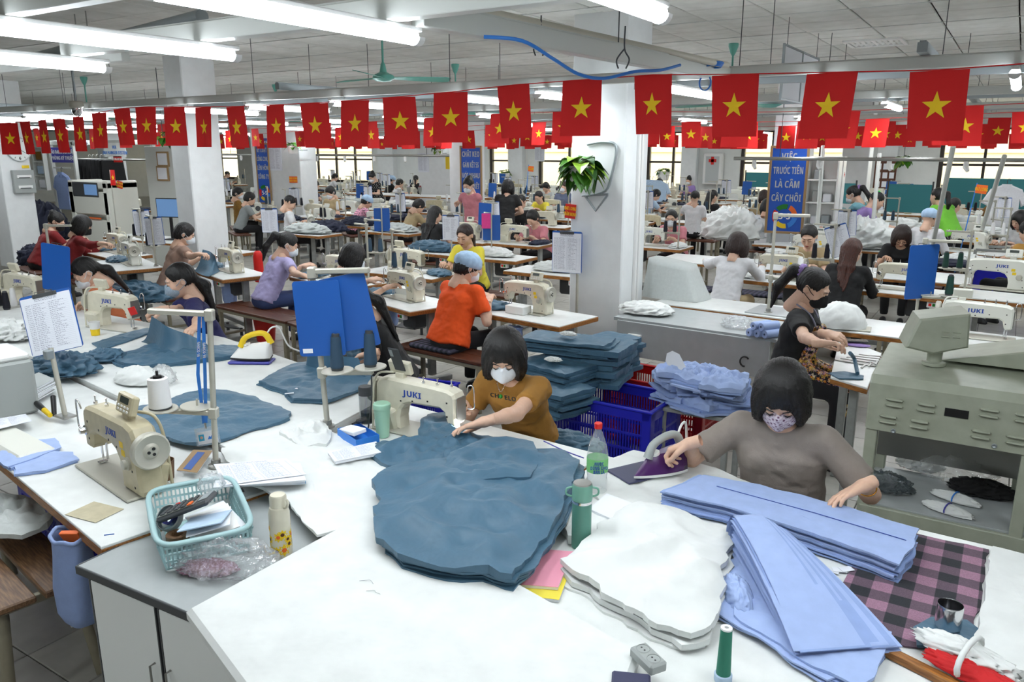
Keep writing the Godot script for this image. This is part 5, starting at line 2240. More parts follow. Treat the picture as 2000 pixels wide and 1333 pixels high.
	worker("man with cropped hair in a dark T-shirt bent beside the standing woman in black", "before the cropped-haired man", V(-7.746, 1.2, -12.524), .1, {"shirt": "black_cloth", "hair": "cropped", "nod": .6, "bust": false}, {"dx": .3})
	worker("standing woman in a polka-dot blouse bent over a table", "", V(-14.859, 1.42, -16.323), back, {"cell": .026, "stand": true, "shirt": "polka", "hair": "bun", "mask": "mask_white", "nod": .7, "lean": .35})
	worker("man in a white short-sleeved shirt sewing, seen from the side", "before the man in white", V(-11.259, 1.2, -10.124), -.7, {"cell": .02, "shirt": "white_shirt", "hair": "cropped", "nod": .55, "bust": false, "broad": 1.1, "face": true}, {"dx": .5, "dz": .3, "thread": "navy", "machine": "machine_white"})
	worker("woman in a grey T-shirt with short black hair, seen from behind", "before the woman in grey", V(-13.556, 1.15, -11.114), -.5, {"cell": .022, "shirt": "grey_shirt", "hair": "short", "nod": .5}, {"dx": .4, "machine": "machine", "thread": "navy"})
	worker("woman in a gold patterned blouse with a white mask", "before the woman in the gold blouse", V(-14.611, 1.2, -11.669), -.6, {"cell": .024, "shirt": "gold_print", "hair": "short", "mask": "mask_white", "nod": .4, "look": -.4}, {"dx": .3, "machine": "overlock"})
	worker("woman in a khaki polo shirt with a white mask looking down", "before the woman in khaki", V(-12.498, 1.25, -12.386), back, {"cell": .024, "shirt": "khaki", "hair": "short", "mask": "mask_white", "nod": .6}, {"machine": "machine", "clip": 0, "cturn": .2, "thread": "navy"})
	worker("woman in a dark purple top with a ponytail, seen from behind", "before the woman in dark purple", V(-17.051, 1.15, -16.327), -.4, {"shirt": "purple_navy", "hair": "low"}, {})
	worker("worker in white with black hair near the far window", "before the worker in white by the window", V(-21.514, 1.15, -21.625), -.6, {"shirt": "white_shirt", "hair": "short"}, {"clip": 1})
	worker("worker in a black apron and pale blue cap by the far window", "before the blue-capped worker by the window", V(-18.044, 1.15, -20.813), -.5, {"shirt": "black_cloth", "hair": "short", "cap": "cap_blue", "mask": "mask_white"}, {})
	worker("worker in a white T-shirt next to the blue-capped one", "before the worker beside the blue cap", V(-15.919, 1.15, -18.709), -.5, {"shirt": "white_shirt", "hair": "short"}, {})
	worker("woman in black by the fire extinguisher wall", "before the woman in black by the wall", V(-17.668, 1.15, -21.612), .6, {"shirt": "black_cloth", "hair": "low"}, {})
	worker("grey-haired looking man with a white mask in a blue-grey shirt", "before the man in blue-grey", V(-8.994, 1.3, -16.41), back, {"cell": .024, "shirt": "bluegrey", "hair": "cropped", "hair_colour": "hair_brown", "mask": "mask_white", "nod": .2, "bust": false}, {})
	worker("woman in pale grey bent low near the far wall", "before the woman in pale grey", V(-10.836, 1.15, -18.788), back, {"shirt": "grey_cover", "hair": "short", "nod": .7}, {"machine": "overlock"})
	worker("worker with black hair in a cream top bent over dark cloth", "before the bent worker in cream", V(-9.578, 1.1, -11.785), -.4, {"cell": .024, "shirt": "khaki", "hair": "short", "nod": .8}, {"dx": .3, "machine": "machine"})
	worker("woman in black with very long black hair, seen from behind", "before the woman with very long hair", V(-7.669, 1.15, -9.848), .0, {"cell": .02, "shirt": "black_cloth", "hair": "long", "nod": .5}, {"thread": "navy", "clip": 0, "dx": .3})
	worker("woman in a pink striped top behind blue boards", "before the woman in pink stripes", V(-6.35, 1.1, -10.604), back, {"cell": .022, "shirt": "pink_shirt", "hair": "short", "nod": .6}, {"thread": "navy", "clip": 1, "machine": "machine"})
	worker("worker in a checked pink top with a pale blue cap", "before the worker in pink checks", V(-11.34, 1.1, -12.271), -.5, {"cell": .024, "shirt": "pink_check", "hair": "short", "cap": "cap_blue", "nod": .6}, {"thread": "navy"})
	worker("far worker in a yellow top behind the blue boards", "before the far worker in yellow", V(-9.162, 1.1, -15.566), back, {"shirt": "yellow_shirt", "hair": "low"}, {"machine": "overlock"})
	worker("far worker by the left window bay", "before the worker in the window bay", V(-27.466, 1.15, -21.477), -.4, {"shirt": "grey_shirt", "hair": "cropped", "bust": false}, {})
	# ---- right of the big column
	worker("woman in a pink blouse with glasses, a white mask and a side ponytail", "before the woman in the pink blouse", V(-4.432, 1.12, -11.543), back, {"cell": .018, "shirt": "pink_shirt", "hair": "low", "mask": "mask_white", "glasses": true, "nod": .2, "look": .2}, {"machine": "machine_white", "thread": "navy", "sx": -.5, "dz": .5})
	worker("man in a white T-shirt resting his hand on his face", "before the man in the white T-shirt", V(-5.23, 1.25, -14.809), .0, {"cell": .022, "shirt": "white_shirt", "hair": "cropped", "nod": .0, "look": .5, "bust": false, "broad": 1.1, "left": V(-5.412, 1.1, -14.934)}, {"dx": -.3})
	worker("woman in a black top with long hair leaning over her table", "before the long-haired woman in black", V(-5.329, 1.2, -16.175), -.5, {"cell": .024, "shirt": "black_cloth", "sleeve": 1.8, "hair": "long"}, {"dx": .3})
	worker("worker in pale blue lit by a machine lamp", "before the worker in pale blue", V(-7.232, 1.1, -17.765), -.8, {"shirt": "pale_blue", "hair": "short", "nod": .7}, {"machine": "overlock"})
	worker("worker in a mustard-yellow top beside hung shirts", "before the worker in mustard-yellow", V(-8.779, 1.2, -21.799), -.3, {"shirt": "ochre", "hair": "short"}, {})
	worker("far woman in lavender with a white mask", "before the far woman in lavender", V(-8.738, 1.2, -24.092), back, {"shirt": "violet", "hair": "bun", "mask": "mask_white"}, {"thread": "white"})
	worker("woman in a white blouse with black hair beside the big white heap", "before the woman beside the white heap", V(-3.567, 1.2, -13.752), -.1, {"cell": .022, "shirt": "white_shirt", "hair": "bob", "nod": .5}, {"thread": "white"})
	worker("woman with auburn hair half hidden behind the white blouse", "before the half-hidden woman", V(-4.432, 1.2, -16.745), .3, {"shirt": "khaki", "hair": "bob", "hair_colour": "hair_brown"}, {"clip": 2})
	worker("woman in a white long-sleeved blouse with brown hair, seen from behind", "before the woman in the white blouse", V(-2.504, 1.14, -8.547), -.1, {"cell": .016, "shirt": "white_shirt", "sleeve": 1.85, "hair": "bob", "hair_colour": "hair_brown", "nod": .45, "left": V(-2.997, .88, -8.919), "right": V(-2.311, .88, -8.864), "pants": "khaki", "wide": .95, "seat_who": "in the white blouse"}, {"dx": .35, "dz": .35, "machine": "machine", "thread": "navy", "sx": .5, "clip": 1, "tilt": .35})
	worker("woman in black with a long auburn ponytail, seen from behind", "before the auburn-haired woman", V(-1.341, 1.14, -8.556), -.1, {"cell": .016, "shirt": "black_cloth", "sleeve": 1.7, "hair": "long", "hair_colour": "hair_auburn", "nod": .5, "wide": 1.1, "seat_who": "with the auburn ponytail"}, {"dx": .42, "dz": .3, "machine": "machine", "thread": "green", "sx": .55})
	worker("woman in a black lace T-shirt and glasses bent over navy cloth", "before the woman in black lace", V(-1.151, 1.1, -10.898), back, {"cell": .016, "shirt": "black_cloth", "hair": "bob", "hair_colour": "hair_brown", "glasses": true, "nod": .75, "look": .2, "left": V(-.567, .86, -9.462), "skin": "skin_warm", "face": true}, {"table": false, "machine": "", "stand": false, "dz": .4})
	worker("worker in a white uniform and pale blue cap, seen from behind", "before the worker in the white uniform", V(-1.007, 1.2, -12.702), -.4, {"cell": .018, "shirt": "white_shirt", "sleeve": 1.4, "hair": "cropped", "cap": "cap_blue", "nod": .4, "broad": 1.1}, {"dx": .4, "machine": "machine_white", "thread": "white"})
	worker("woman in a sage T-shirt and grey apron with a white mask, standing", "", V(-2.432, 1.4, -13.244), back, {"cell": .02, "stand": true, "shirt": "sage", "hair": "bob", "mask": "mask_white", "nod": .7, "look": .2, "lean": .2})
	worker("standing woman in a turquoise T-shirt with a long ponytail", "", V(-2.177, 1.46, -13.478), 1.4, {"cell": .02, "stand": true, "shirt": "aqua", "hair": "pony", "mask": "mask_white", "nod": .5, "scrunchie": "violet", "right": V(-2.427, 1.05, -14.026), "left": V(-2.433, 1.08, -13.954)})
	worker("standing worker in lavender behind the second column", "", V(-1.777, 1.4, -13.06), -1.2, {"stand": true, "shirt": "violet", "hair": "cropped"})
	worker("standing woman in a lime green T-shirt with a hand at her mouth", "", V(-1.002, 1.46, -13.569), .9, {"cell": .024, "stand": true, "shirt": "lime", "hair": "pony", "nod": .1, "left": V(-1.099, 1.3, -14.458)})
	worker("worker in pale grey with a black ponytail behind the lime green one", "before the worker in pale grey", V(-.894, 1.2, -15.745), -.6, {"cell": .024, "shirt": "grey_cover", "hair": "low"}, {"machine": "machine_white", "thread": "white", "clip": 0})
	worker("worker in a brown top by the teal screen", "before the worker in brown", V(-.345, 1.15, -19.09), .2, {"shirt": "brown_shirt", "hair": "short"}, {"thread": "white"})
	worker("woman with a bob whose face shows beside the mustard sleeve", "before the woman beside the mustard sleeve", V(.082, 1.16, -13.544), 2.4, {"cell": .022, "shirt": "white_shirt", "hair": "bob", "nod": .4, "face": true})
	worker("worker in an ochre T-shirt reaching across white cloth", "", V(.178, 1.2, -11.242), .9, {"cell": .02, "shirt": "ochre", "hair": "short", "stool": false, "left": V(.02, .9, -12.558)})
	worker("woman in a fawn blouse hidden behind a white clipboard", "before the woman in fawn", V(-1.994, 1.16, -9.632), back, {"cell": .018, "shirt": "khaki", "hair": "low", "nod": .5}, {"table": false, "machine": "", "stand": false})
	# ---- empty stations that fill the rows to the windows
	rng.seed = 31
	for z in [-11.2, -13.2, -14.4, -16.4, -17.6, -19.6, -20.8, -22.8]:
		var x := 2.2
		while x > -10.5 + z * .55:
			x -= rng.randf_range(1.35, 1.7)
			var fr: float = x * -.536 - z * .844
			var rr: float = x * .844 - z * .536
			if absf(rr) > fr * .68:
				continue
			var clear: bool = not (x > -17.3 and x < -11.3 and z < -16.3 and z > -18.6)
			for t in taken:
				if t.distance_to(W(x, z)) < 1.15:
					clear = false
			for c in [[-3.2, -12.85], [-9.2, -12.85], [-13.9, -12.85], [-14.9, -12.85], [-3.0, -18.75], [-9.2, -18.75], [-14.0, -18.75], [-15.0, -18.75], [-21.2, -18.75], [-21.2, -12.85]]:
				if absf(c[0] - x) < .9 and absf(c[1] - z) < .6:
					clear = false
			if clear:
				var kind: String = ["machine", "machine_white", "overlock", "machine_old"][rng.randi_range(0, 3)]
				station(V(x, 0, z), PI if rng.randf() < .5 else .0, "in the unmanned rows towards the windows", {"machine": kind, "thread": ["navy", "white", "teal"][rng.randi_range(0, 2)], "clip": rng.randi_range(-2, 2), "far": true})


func build_rows() -> void:
	make_protos()
	make_heads()


func slab(called: String, loop: Array, y: float, t: float, m: Material, edge: Material, label: String, cat: String, legs := []) -> Node3D:
	# a table of any outline: top with an edge band below, legs given as points; loop is (x, z)
	var o := thing(called, label, cat)
	var pl := []
	for q in loop:
		pl.append(W(q.x, -q.y))
	var lay := Basis(V(1, 0, 0), V(0, 0, -1), V(0, 1, 0))
	var g := G.new()
	g.prism(Transform3D(lay, V(0, y - .006, 0)), pl, .012, .002)
	part(o, "tabletop", g, m)
	g = G.new()
	g.prism(Transform3D(lay, V(0, y - .012 - (t - .012) * .5, 0)), pl, t - .012, .002)
	part(o, "edge_band", g, edge)
	for q in legs:
		g = G.new()
		g.bx(V(q.x, (y - t) * .5, q.y), V(.05, y - t, .05), .004)
		part(o, "leg", g, M.frame_grey)
	return o


func edge(loop: Array, o: Dictionary) -> Array:
	# the cut edge of a cloth: rounded as asked, then slightly uneven
	var out := dense_loop(smooth_loop(loop, o.get("sub", 1)), .03)
	var w: float = o.get("ragged", .006)
	for k in out.size():
		var q: Vector2 = out[k]
		out[k] = q + W(noise.get_noise_2d(q.x * 260.0, q.y * 260.0), noise.get_noise_2d(q.y * 260.0 + 90.0, q.x * 260.0)) * w * 2.0
	return out


func cloth(called: String, loop: Array, y: float, m: Material, label: String, cat := "cloth", o := {}) -> Node3D:
	var n: int = o.get("layers", 1)
	var th: float = o.get("t", .006)
	var root: Node3D
	var rd: float = o.get("round", .0)
	if n == 1:
		return solo(called, cloth_g(edge(loop, o), y, th, o.get("amp", .012), o.get("seed", 1), o.get("freq", 6.0), o.get("rings", 14), o.get("centre"), o.get("lift", .0), rd), m, label, cat)
	root = thing(called, label, cat)
	rng.seed = 100 + int(o.get("seed", 1))
	for k in n:
		var lp := []
		var sh: Vector2 = W(rng.randf_range(-1, 1), rng.randf_range(-1, 1)) * o.get("spread", .012)
		for q in loop:
			lp.append(q + sh + W(rng.randf_range(-1, 1), rng.randf_range(-1, 1)) * o.get("spread", .012) * .5)
		var top := k == n - 1
		part(root, "layer", cloth_g(edge(lp, o), y + k * th, th * .86, o.get("amp", .012) if top else .0012, o.get("seed", 1) + k, o.get("freq", 6.0), o.get("rings", 14) if top else 3, o.get("centre"), o.get("lift", .0) if top else .0, rd), M.sky_cloth_fold_shade if m == M.sky_cloth and k % 2 == 0 and not top else m)  # every other pale blue layer darker, painting the shade between layers
	return root


func rect_loop(at: Vector3, sx: float, sz: float, turn: float) -> Array:
	var out := []
	for c in [[-1, -1], [0, -1.06], [1, -1], [1.05, 0], [1, 1], [0, 1.05], [-1, 1], [-1.06, 0]]:
		out.append(W(at.x, at.z) + W(c[0] * sx, c[1] * sz).rotated(turn))
	return out


func drape(called: String, top: Array, low: Array, m: Material, label: String, sd := 1, amp := .02) -> void:
	# cloth hanging between an upper and a lower edge, rippled along its width
	var g := G.new()
	var a := spline(top, 8)
	var b := spline(low, 8)
	var n := mini(a.size(), b.size())
	var rows := 14
	for side in 2:
		var s := g.v.size()
		for r in rows + 1:
			var t := r / float(rows)
			for k in n:
				var q: Vector3 = a[k].lerp(b[k], t)
				q.y -= .05 * sin(PI * t)
				q += V(.6, .3, 1).normalized() * amp * (sin(k * .55 + sd) + .6 * sin(k * 1.1 + t * 2.0)) * (.3 + t) + V(0, .0015 * (1 - 2 * side), 0)
				g.p(q)
		for r in rows:
			for k in n - 1:
				var i := s + r * n + k
				if side == 0:
					g.quad(i, i + n, i + n + 1, i + 1)
				else:
					g.quad(i, i + 1, i + n + 1, i + n)
	solo(called, g, m, label, "cloth")


func heap(called: String, at: Vector3, r: Vector3, m: Material, label: String, cat: String, sd := 1, amp := .16, turn := .0, freq := 3.0, flat := .7) -> MeshInstance3D:
	return solo(called, lump_g(r, amp, sd, freq, 56, 30, flat), m, label, cat, at, turn)


func lathe_thing(called: String, label: String, cat: String, at: Vector3, parts: Array) -> Node3D:
	# parts: [name, material, profile as [[r, y], ...]]
	var o := thing(called, label, cat, at)
	for p in parts:
		var pr := []
		for q in p[2]:
			pr.append(W(q[0], q[1]))
		var g := G.new()
		g.lathe(Transform3D(), pr, 28)
		part(o, p[0], g, p[1])
	return o


func book(called: String, corners: Array, y: float, t: float, cover: Material, label: String, cat: String, pages := true) -> Node3D:
	# a booklet or pad lying flat: four corners (x, z), pages between two covers
	var o := thing(called, label, cat)
	var pl := []
	for q in corners:
		pl.append(W(q.x, -q.y))
	var lay := Basis(V(1, 0, 0), V(0, 0, -1), V(0, 1, 0))
	var g := G.new()
	g.prism(Transform3D(lay, V(0, y + t - .0006, 0)), pl, .0012)
	part(o, "cover", g, cover)
	if pages:
		g = G.new()
		var mid: Vector2 = (pl[0] + pl[2]) * .5
		var ins := []
		for q in pl:
			ins.append(mid + (q - mid) * .985)
		g.prism(Transform3D(lay, V(0, y + (t - .0012) * .5, 0)), ins, t - .0012)
		part(o, "pages", g, M.paper)
	return o


func print_sheet(called: String, corners: Array, y: float, m: Material, label: String, cat := "paper") -> void:
	# one printed sheet lying flat: corners from upper-left, clockwise as one reads it
	var g := G.new()
	var p := []
	for q in corners:
		p.append(V(q.x, y, q.y))
	g.uvquad(p[3] + V(0, .0012, 0), p[2] + V(0, .0012, 0), p[1] + V(0, .0012, 0), p[0] + V(0, .0012, 0))
	g.face([p[0], p[1], p[2], p[3]])
	solo(called, g, m, label, cat)


func crate(label: String, at: Vector3, s: Vector3, m: Material, turn := .0, wheels := false) -> Node3D:
	# a slotted plastic crate: four lattice walls, a rim, a floor; `at` is the middle of its underside
	var o := thing("plastic_crate", label, "crate", at, turn)
	var g := G.new()
	g.bx(V(0, .012, 0), V(s.x - .02, .02, s.z - .02), .004)
	part(o, "floor_panel", g, m)
	for side in 4:
		var w := s.x if side < 2 else s.z
		var b := xf(V(0, 0, s.z * .5 - .008), 0) if side == 0 else xf(V(0, 0, -s.z * .5 + .008), PI) if side == 1 else xf(V(s.x * .5 - .008, 0, 0), PI * .5) if side == 2 else xf(V(-s.x * .5 + .008, 0, 0), -PI * .5)
		g = G.new()
		var n := int(w / .022)
		for k in n + 1:
			g.box(b * xf(V(-w * .5 + .03 + (w - .06) * k / n, s.y * .5, 0)), V(.008, s.y - .04, .006))
		for k in 5:
			g.box(b * xf(V(0, .03 + (s.y - .09) * k / 4.0, .001)), V(w - .02, .016, .009))
		for q in [-1, 1]:
			g.box(b * xf(V(q * (w * .5 - .035), s.y * .5, .001)), V(.06, s.y - .02, .01), .002)
		g.box(b * xf(V(0, s.y - .03, .001)), V(w - .02, .06, .01), .002)
		part(o, "lattice_wall", g, m)
	g = G.new()
	for q in [-1, 1]:
		g.bx(V(0, s.y, q * (s.z * .5 - .008)), V(s.x + .02, .014, .032), .004)
		g.bx(V(q * (s.x * .5 - .008), s.y, 0), V(.032, .014, s.z - .02), .004)
	part(o, "rim", g, m)
	return o


func iron(called: String, label: String, at: Vector3, turn: float, body: Material, sole: Material, accent: Material, tilt := .0) -> Node3D:
	# the tip points along -z; stands on its sole at y = 0
	var o := thing(called, label, "iron", at, turn)
	o.rotation.x = tilt
	var sole_pl := []
	for k in 11:
		var t := k / 10.0
		sole_pl.append(W(-.055 * pow(sin(PI * .5 * t), .8), -.12 + .2 * t))
	sole_pl.append(W(-.05, .11))
	var full := sole_pl.duplicate()
	for k in range(sole_pl.size() - 1, 0, -1):
		full.append(W(-sole_pl[k].x, sole_pl[k].y))
	var lay := Basis(V(1, 0, 0), V(0, 0, 1), V(0, -1, 0))
	var g := G.new()
	g.prism(Transform3D(lay, V(0, .008, 0)), full, .012, .002)
	part(o, "soleplate", g, sole)
	g = G.new()
	# body: the sole outline drawn up and in
	var prev := -1
	var n := full.size()
	for r in 6:
		var t := r / 5.0
		var s := g.v.size()
		for q in full:
			var k := 1.0 - .55 * t * t
			g.p(V(q.x * k * .98, .014 + .085 * t - .02 * t * (.12 - q.y) * 3.0, q.y * (1.0 - .28 * t) + .03 * t))
		if prev >= 0:
			for k in n:
				var j := (k + 1) % n
				g.quad(prev + k, s + k, s + j, prev + j)
		prev = s
	var cap := []
	for k in n:
		cap.append(g.v[prev + k])
	cap.reverse()
	g.face(cap)
	part(o, "housing", g, body)
	g = G.new()
	g.tube(spline([V(0, .075, -.055), V(0, .125, -.03), V(0, .15, .03), V(0, .145, .085), V(0, .09, .115)], 5), [.02, .019, .018, .017, .017, .017, .016, .016, .016, .016, .016, .016, .016, .016, .016, .017, .018, .018, .018, .019, .02], 10)
	part(o, "handle", g, accent)
	g = G.new()
	g.tube(spline([V(0, .14, .09), V(.01, .18, .12), V(.03, .17, .16), V(.06, .06, .2), V(.1, .012, .26)], 5), .005, 7)
	part(o, "cord", g, M.white_plastic)
	g = G.new()
	g.lathe(xf(V(0, .085, -.02), 0, -.3), [W(.02, 0), W(.02, .01), W(0, .012)], 16)
	part(o, "dial", g, M.white_plastic)
	return o


func build_front() -> void:
	front_tables()
	front_left()
	front_middle()
	front_right()
	mid_floor()
	far_left()
	column_dressing()
	far_right()


func front_tables() -> void:
	# near-left sewing table, ironing tables, cabinet, padded board
	slab("sewing_table", [W(-2.64, -1.38), W(-2.5, -2.12), W(-3.05, -2.21), W(-5.4, -2.58), W(-5.2, -1.83)], .75, .05, M.laminate, M.edge_wood, "long white sewing table with a worn wooden edge beside the cabinet", "table", [W(-2.85, -1.6), W(-5.0, -2.0), W(-5.1, -2.35)])
	var o := slab("ironing_table", [W(-2.72, -2.17), W(-2.9, -3.28), W(-4.9, -3.68), W(-7.4, -3.7), W(-7.4, -2.72), W(-5.4, -2.6), W(-3.05, -2.23)], .775, .045, M.white_cloth, M.white_cloth, "long table padded with white cloth behind the near sewing machine", "table", [W(-3.0, -3.1), W(-7.2, -3.6), W(-5.0, -3.5)])
	o.get_child(0).name = "padding"
	slab("sewing_table", [W(-1.5, -3.15), W(-2.76, -3.24), W(-2.7, -2.14), W(-1.5, -2.14)], .75, .04, M.laminate, M.edge_wood, "white sewing table of the woman in mustard", "table", [W(-1.65, -3.0), W(-2.6, -3.05)])
	slab("ironing_table", [W(.75, -3.1), W(-1.48, -3.15), W(-1.48, -.55), W(.75, -.55)], .75, .04, M.laminate, M.edge_wood, "broad white ironing table under the pale blue stacks", "table", [W(.6, -2.9), W(-1.3, -2.9)])
	# padded white board on top of cabinet and tables
	var bl := [W(-1.96, -1.25), W(-1.95, -2.11), W(-.72, -1.8), W(-.5, -.75), W(-1.2, -1.0)]
	o = thing("padded_board", "large board wrapped in white cloth lying across the near tables", "board")
	var pl := []
	for q in bl:
		pl.append(W(q.x, -q.y))
	var g := G.new()
	g.prism(Transform3D(Basis(V(1, 0, 0), V(0, 0, -1), V(0, 1, 0)), V(0, .778, 0)), pl, .05, .014)
	part(o, "cloth_cover", g, M.white_cloth)
	g = G.new()
	var inn := []
	for q in pl:
		inn.append(W(-1.3, 1.4) + (q - W(-1.3, 1.4)) * .96)
	g.prism(Transform3D(Basis(V(1, 0, 0), V(0, 0, -1), V(0, 1, 0)), V(0, .752, 0)), inn, .004)
	part(o, "board_core", g, M.bench_wood)
	# the cabinet under it
	o = thing("cabinet", "white two-door cabinet with dark edging under the padded board", "cabinet", V(-2.24, 0, -1.68))
	o.rotation.y = .05
	g = G.new()
	g.bx(V(0, .38, .0), V(.76, .64, .7), .003)
	part(o, "body", g, M.card_white)
	g = G.new()
	g.bx(V(0, .715, 0), V(.8, .028, .76), .003)
	part(o, "top", g, M.laminate_grey)
	g = G.new()
	for s in [-1, 1]:
		g.bx(V(0, .714, s * .383), V(.81, .032, .008), .002)
		g.bx(V(s * .403, .714, 0), V(.008, .032, .758), .002)
	part(o, "edge_trim", g, M.dark_grey)
	for s in [-1, 1]:
		g = G.new()
		g.bx(V(s * .183, .38, .36), V(.345, .6, .018), .003)
		var d := part(o, "door", g, M.card_white)
		g = G.new()
		for q in [-1, 1]:
			g.bx(V(s * .183 + q * .175, .38, .36), V(.006, .6, .02))
		part(d, "door_edge", g, M.dark_grey)
		g = G.new()
		g.tube([V(s * .04, .36, .37), V(s * .04, .36, .39), V(s * .04, .46, .39), V(s * .04, .46, .37)], .004, 6)
		part(d, "handle", g, M.steel)
	for sx in [-1, 1]:
		for sz in [-1, 1]:
			g = G.new()
			g.bx(V(sx * .37, .34, sz * .34), V(.035, .68, .035), .003)
			part(o, "corner_post", g, M.frame_grey)
	# a crumpled white sheet over the middle of the tables
	cloth("white_sheet", [W(-3.004, -2.178), W(-2.938, -2.394), W(-2.834, -2.63), W(-2.46, -2.6), W(-2.271, -2.46), W(-2.006, -2.459), W(-1.936, -2.176), W(-1.936, -1.944), W(-1.991, -1.815), W(-2.129, -1.871), W(-2.316, -1.963), W(-2.635, -1.996)], .777, M.white_cloth, "crumpled white sheet spread over the joint of the tables", "sheet", {"amp": .02, "t": .004, "freq": 5.0, "seed": 4, "rings": 22})
	cloth("white_sheet", [W(-2.897, -2.438), W(-2.934, -2.587), W(-2.841, -2.673), W(-2.701, -2.605), W(-2.598, -2.468), W(-2.675, -2.38)], .785, M.white_cloth, "bunched white cloth lying near the thread stand with blue boards", "cloth", {"amp": .045, "t": .004, "freq": 9.0, "seed": 8, "rings": 20})


func front_left() -> void:
	var o: Node3D
	var g: G
	# the near sewing machine
	o = place("machine_old", "sewing_machine", "old cream sewing machine beside the plastic basket, handwheel with three bolts", "sewing machine", V(-3.12, .752, -1.78), -.172)
	o.scale = Vector3.ONE * 1.13
	# bench, crate and hung bag below the table
	o = thing("bench", "worn wooden bench on cream legs beside the cabinet", "bench", V(-3.62, 0, -1.44), -.17)
	for k in 2:
		g = G.new()
		g.bx(V(0, .44, -.09 + .2 * k), V(1.2, .03, .17), .006)
		part(o, "plank", g, M.bench_wood)
	for sx in [-1, 1]:
		for sz in [-1, 1]:
			g = G.new()
			g.tube([V(sx * .52, .43, sz * .13), V(sx * .58, .0, sz * .17)], .028, 4)
			part(o, "leg", g, M.bench_frame)
		g = G.new()
		g.bx(V(sx * .53, .41, .01), V(.03, .035, .3), .003)
		part(o, "rail", g, M.bench_frame)
	crate("blue slotted crate under the near sewing table, covered with a grey sack", V(-3.72, .06, -1.9), V(.6, .5, .42), M.crate_blue, -.17)
	cloth("grey_sack", [W(-3.982, -1.514), W(-3.802, -1.608), W(-3.66, -1.652), W(-3.412, -1.59), W(-3.355, -1.539), W(-3.35, -1.431), W(-3.52, -1.35)], .555, M.grey_cover, "grey sack crumpled over the blue crate", "sack", {"amp": .05, "freq": 7.0, "seed": 12})
	o = place("bag", "cloth_bag", "pale blue cloth bag hung on the corner of the near table", "bag", V(-2.931, .7, -1.418), -.17)
	o.scale = V(1.05, 1.25, 1.1)
	g = G.new()
	g.box(xf(Vector3.ZERO, .3, .4, .2), V(.1, .07, .02), .002)
	solo("snack_packet", g, M.orange, "orange and purple packet sticking out of the hung bag", "packet", V(-2.906, .69, -1.423))
	g = G.new()
	g.bx(V(0, .01, 0), V(.28, .02, .2), .006)
	for s in [-1, 1]:
		g.box(xf(V(s * .145, .035, 0), 0, 0, -s * .4), V(.012, .06, .22), .003)
		g.box(xf(V(0, .035, s * .105), 0, s * .4), V(.28, .06, .012), .003)
	solo("plastic_tray", g, M.white_plastic, "white plastic tray on a shelf below the hung bag", "tray", V(-3.319, .12, -1.671), -.4)
	g = G.new()
	g.bx(V(0, .06, 0), V(.5, .03, .3), .004)
	for s in [-1, 1]:
		g.bx(V(s * .2, .022, 0), V(.04, .045, .25), .003)
	solo("low_shelf", g, M.frame_grey, "low grey shelf under the near table", "shelf", V(-3.516, 0, -1.77) + V(-.1, 0, -.05), -.17)
	# cloth pieces by the needle
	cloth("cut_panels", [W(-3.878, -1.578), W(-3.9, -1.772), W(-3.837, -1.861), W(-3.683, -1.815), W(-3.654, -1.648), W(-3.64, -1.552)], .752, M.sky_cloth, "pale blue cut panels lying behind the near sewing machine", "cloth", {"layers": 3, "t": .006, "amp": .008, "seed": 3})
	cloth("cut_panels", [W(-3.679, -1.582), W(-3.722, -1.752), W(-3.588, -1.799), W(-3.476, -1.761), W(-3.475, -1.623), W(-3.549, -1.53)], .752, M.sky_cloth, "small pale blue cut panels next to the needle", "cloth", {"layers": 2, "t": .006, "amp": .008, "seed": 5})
	g = G.new()
	g.bx(Vector3.ZERO, V(.17, .001, .13))
	solo("cardboard_piece", g, M.machine_old, "tan cardboard square on the near table before the machine", "card", V(-2.928, .753, -1.525), .15)
	g = G.new()
	g.bx(Vector3.ZERO, V(.035, .053, .002))
	solo("blue_tape", g, M.blue_board, "strip of blue tape on the corner of the table edge", "tape", V(-2.701, .727, -1.451) + V(0, 0, .003), .85)
	# cup, ruler, oil bottle
	lathe_thing("paper_cup", "short brown striped cup by the near handwheel", "cup", V(-2.987, .752, -1.875), [["wall", M.bench_wood, [[.038, .0], [.046, .085], [.043, .085], [.036, .006], [.0, .006]]]])
	o = book("swatch_card", [W(-2.958, -1.916), W(-3.105, -2.108), W(-3.019, -2.147), W(-2.858, -1.946)], .777, .006, M.frame_wood, "gold card with a blue stripe leaning by the thread stand foot", "card")
	g = G.new()
	g.prism(Transform3D(Basis(V(1, 0, 0), V(0, 0, -1), V(0, 1, 0)), V(0, .7842, 0)), [W(-2.943, -1.938) * W(1, -1), W(-3.061, -2.098) * W(1, -1), W(-3.027, -2.111) * W(1, -1), W(-2.905, -1.949) * W(1, -1)], .0015)
	part(o, "stripe", g, M.blue_board)
	# the plastic basket with its contents
	o = thing("plastic_basket", "pale aqua plastic basket of odds and ends on the cabinet", "basket", V(-2.449, .73, -1.656), -.52)
	g = G.new()
	g.bx(V(0, .006, 0), V(.3, .008, .2), .003)
	part(o, "floor_panel", g, M.basket_blue)
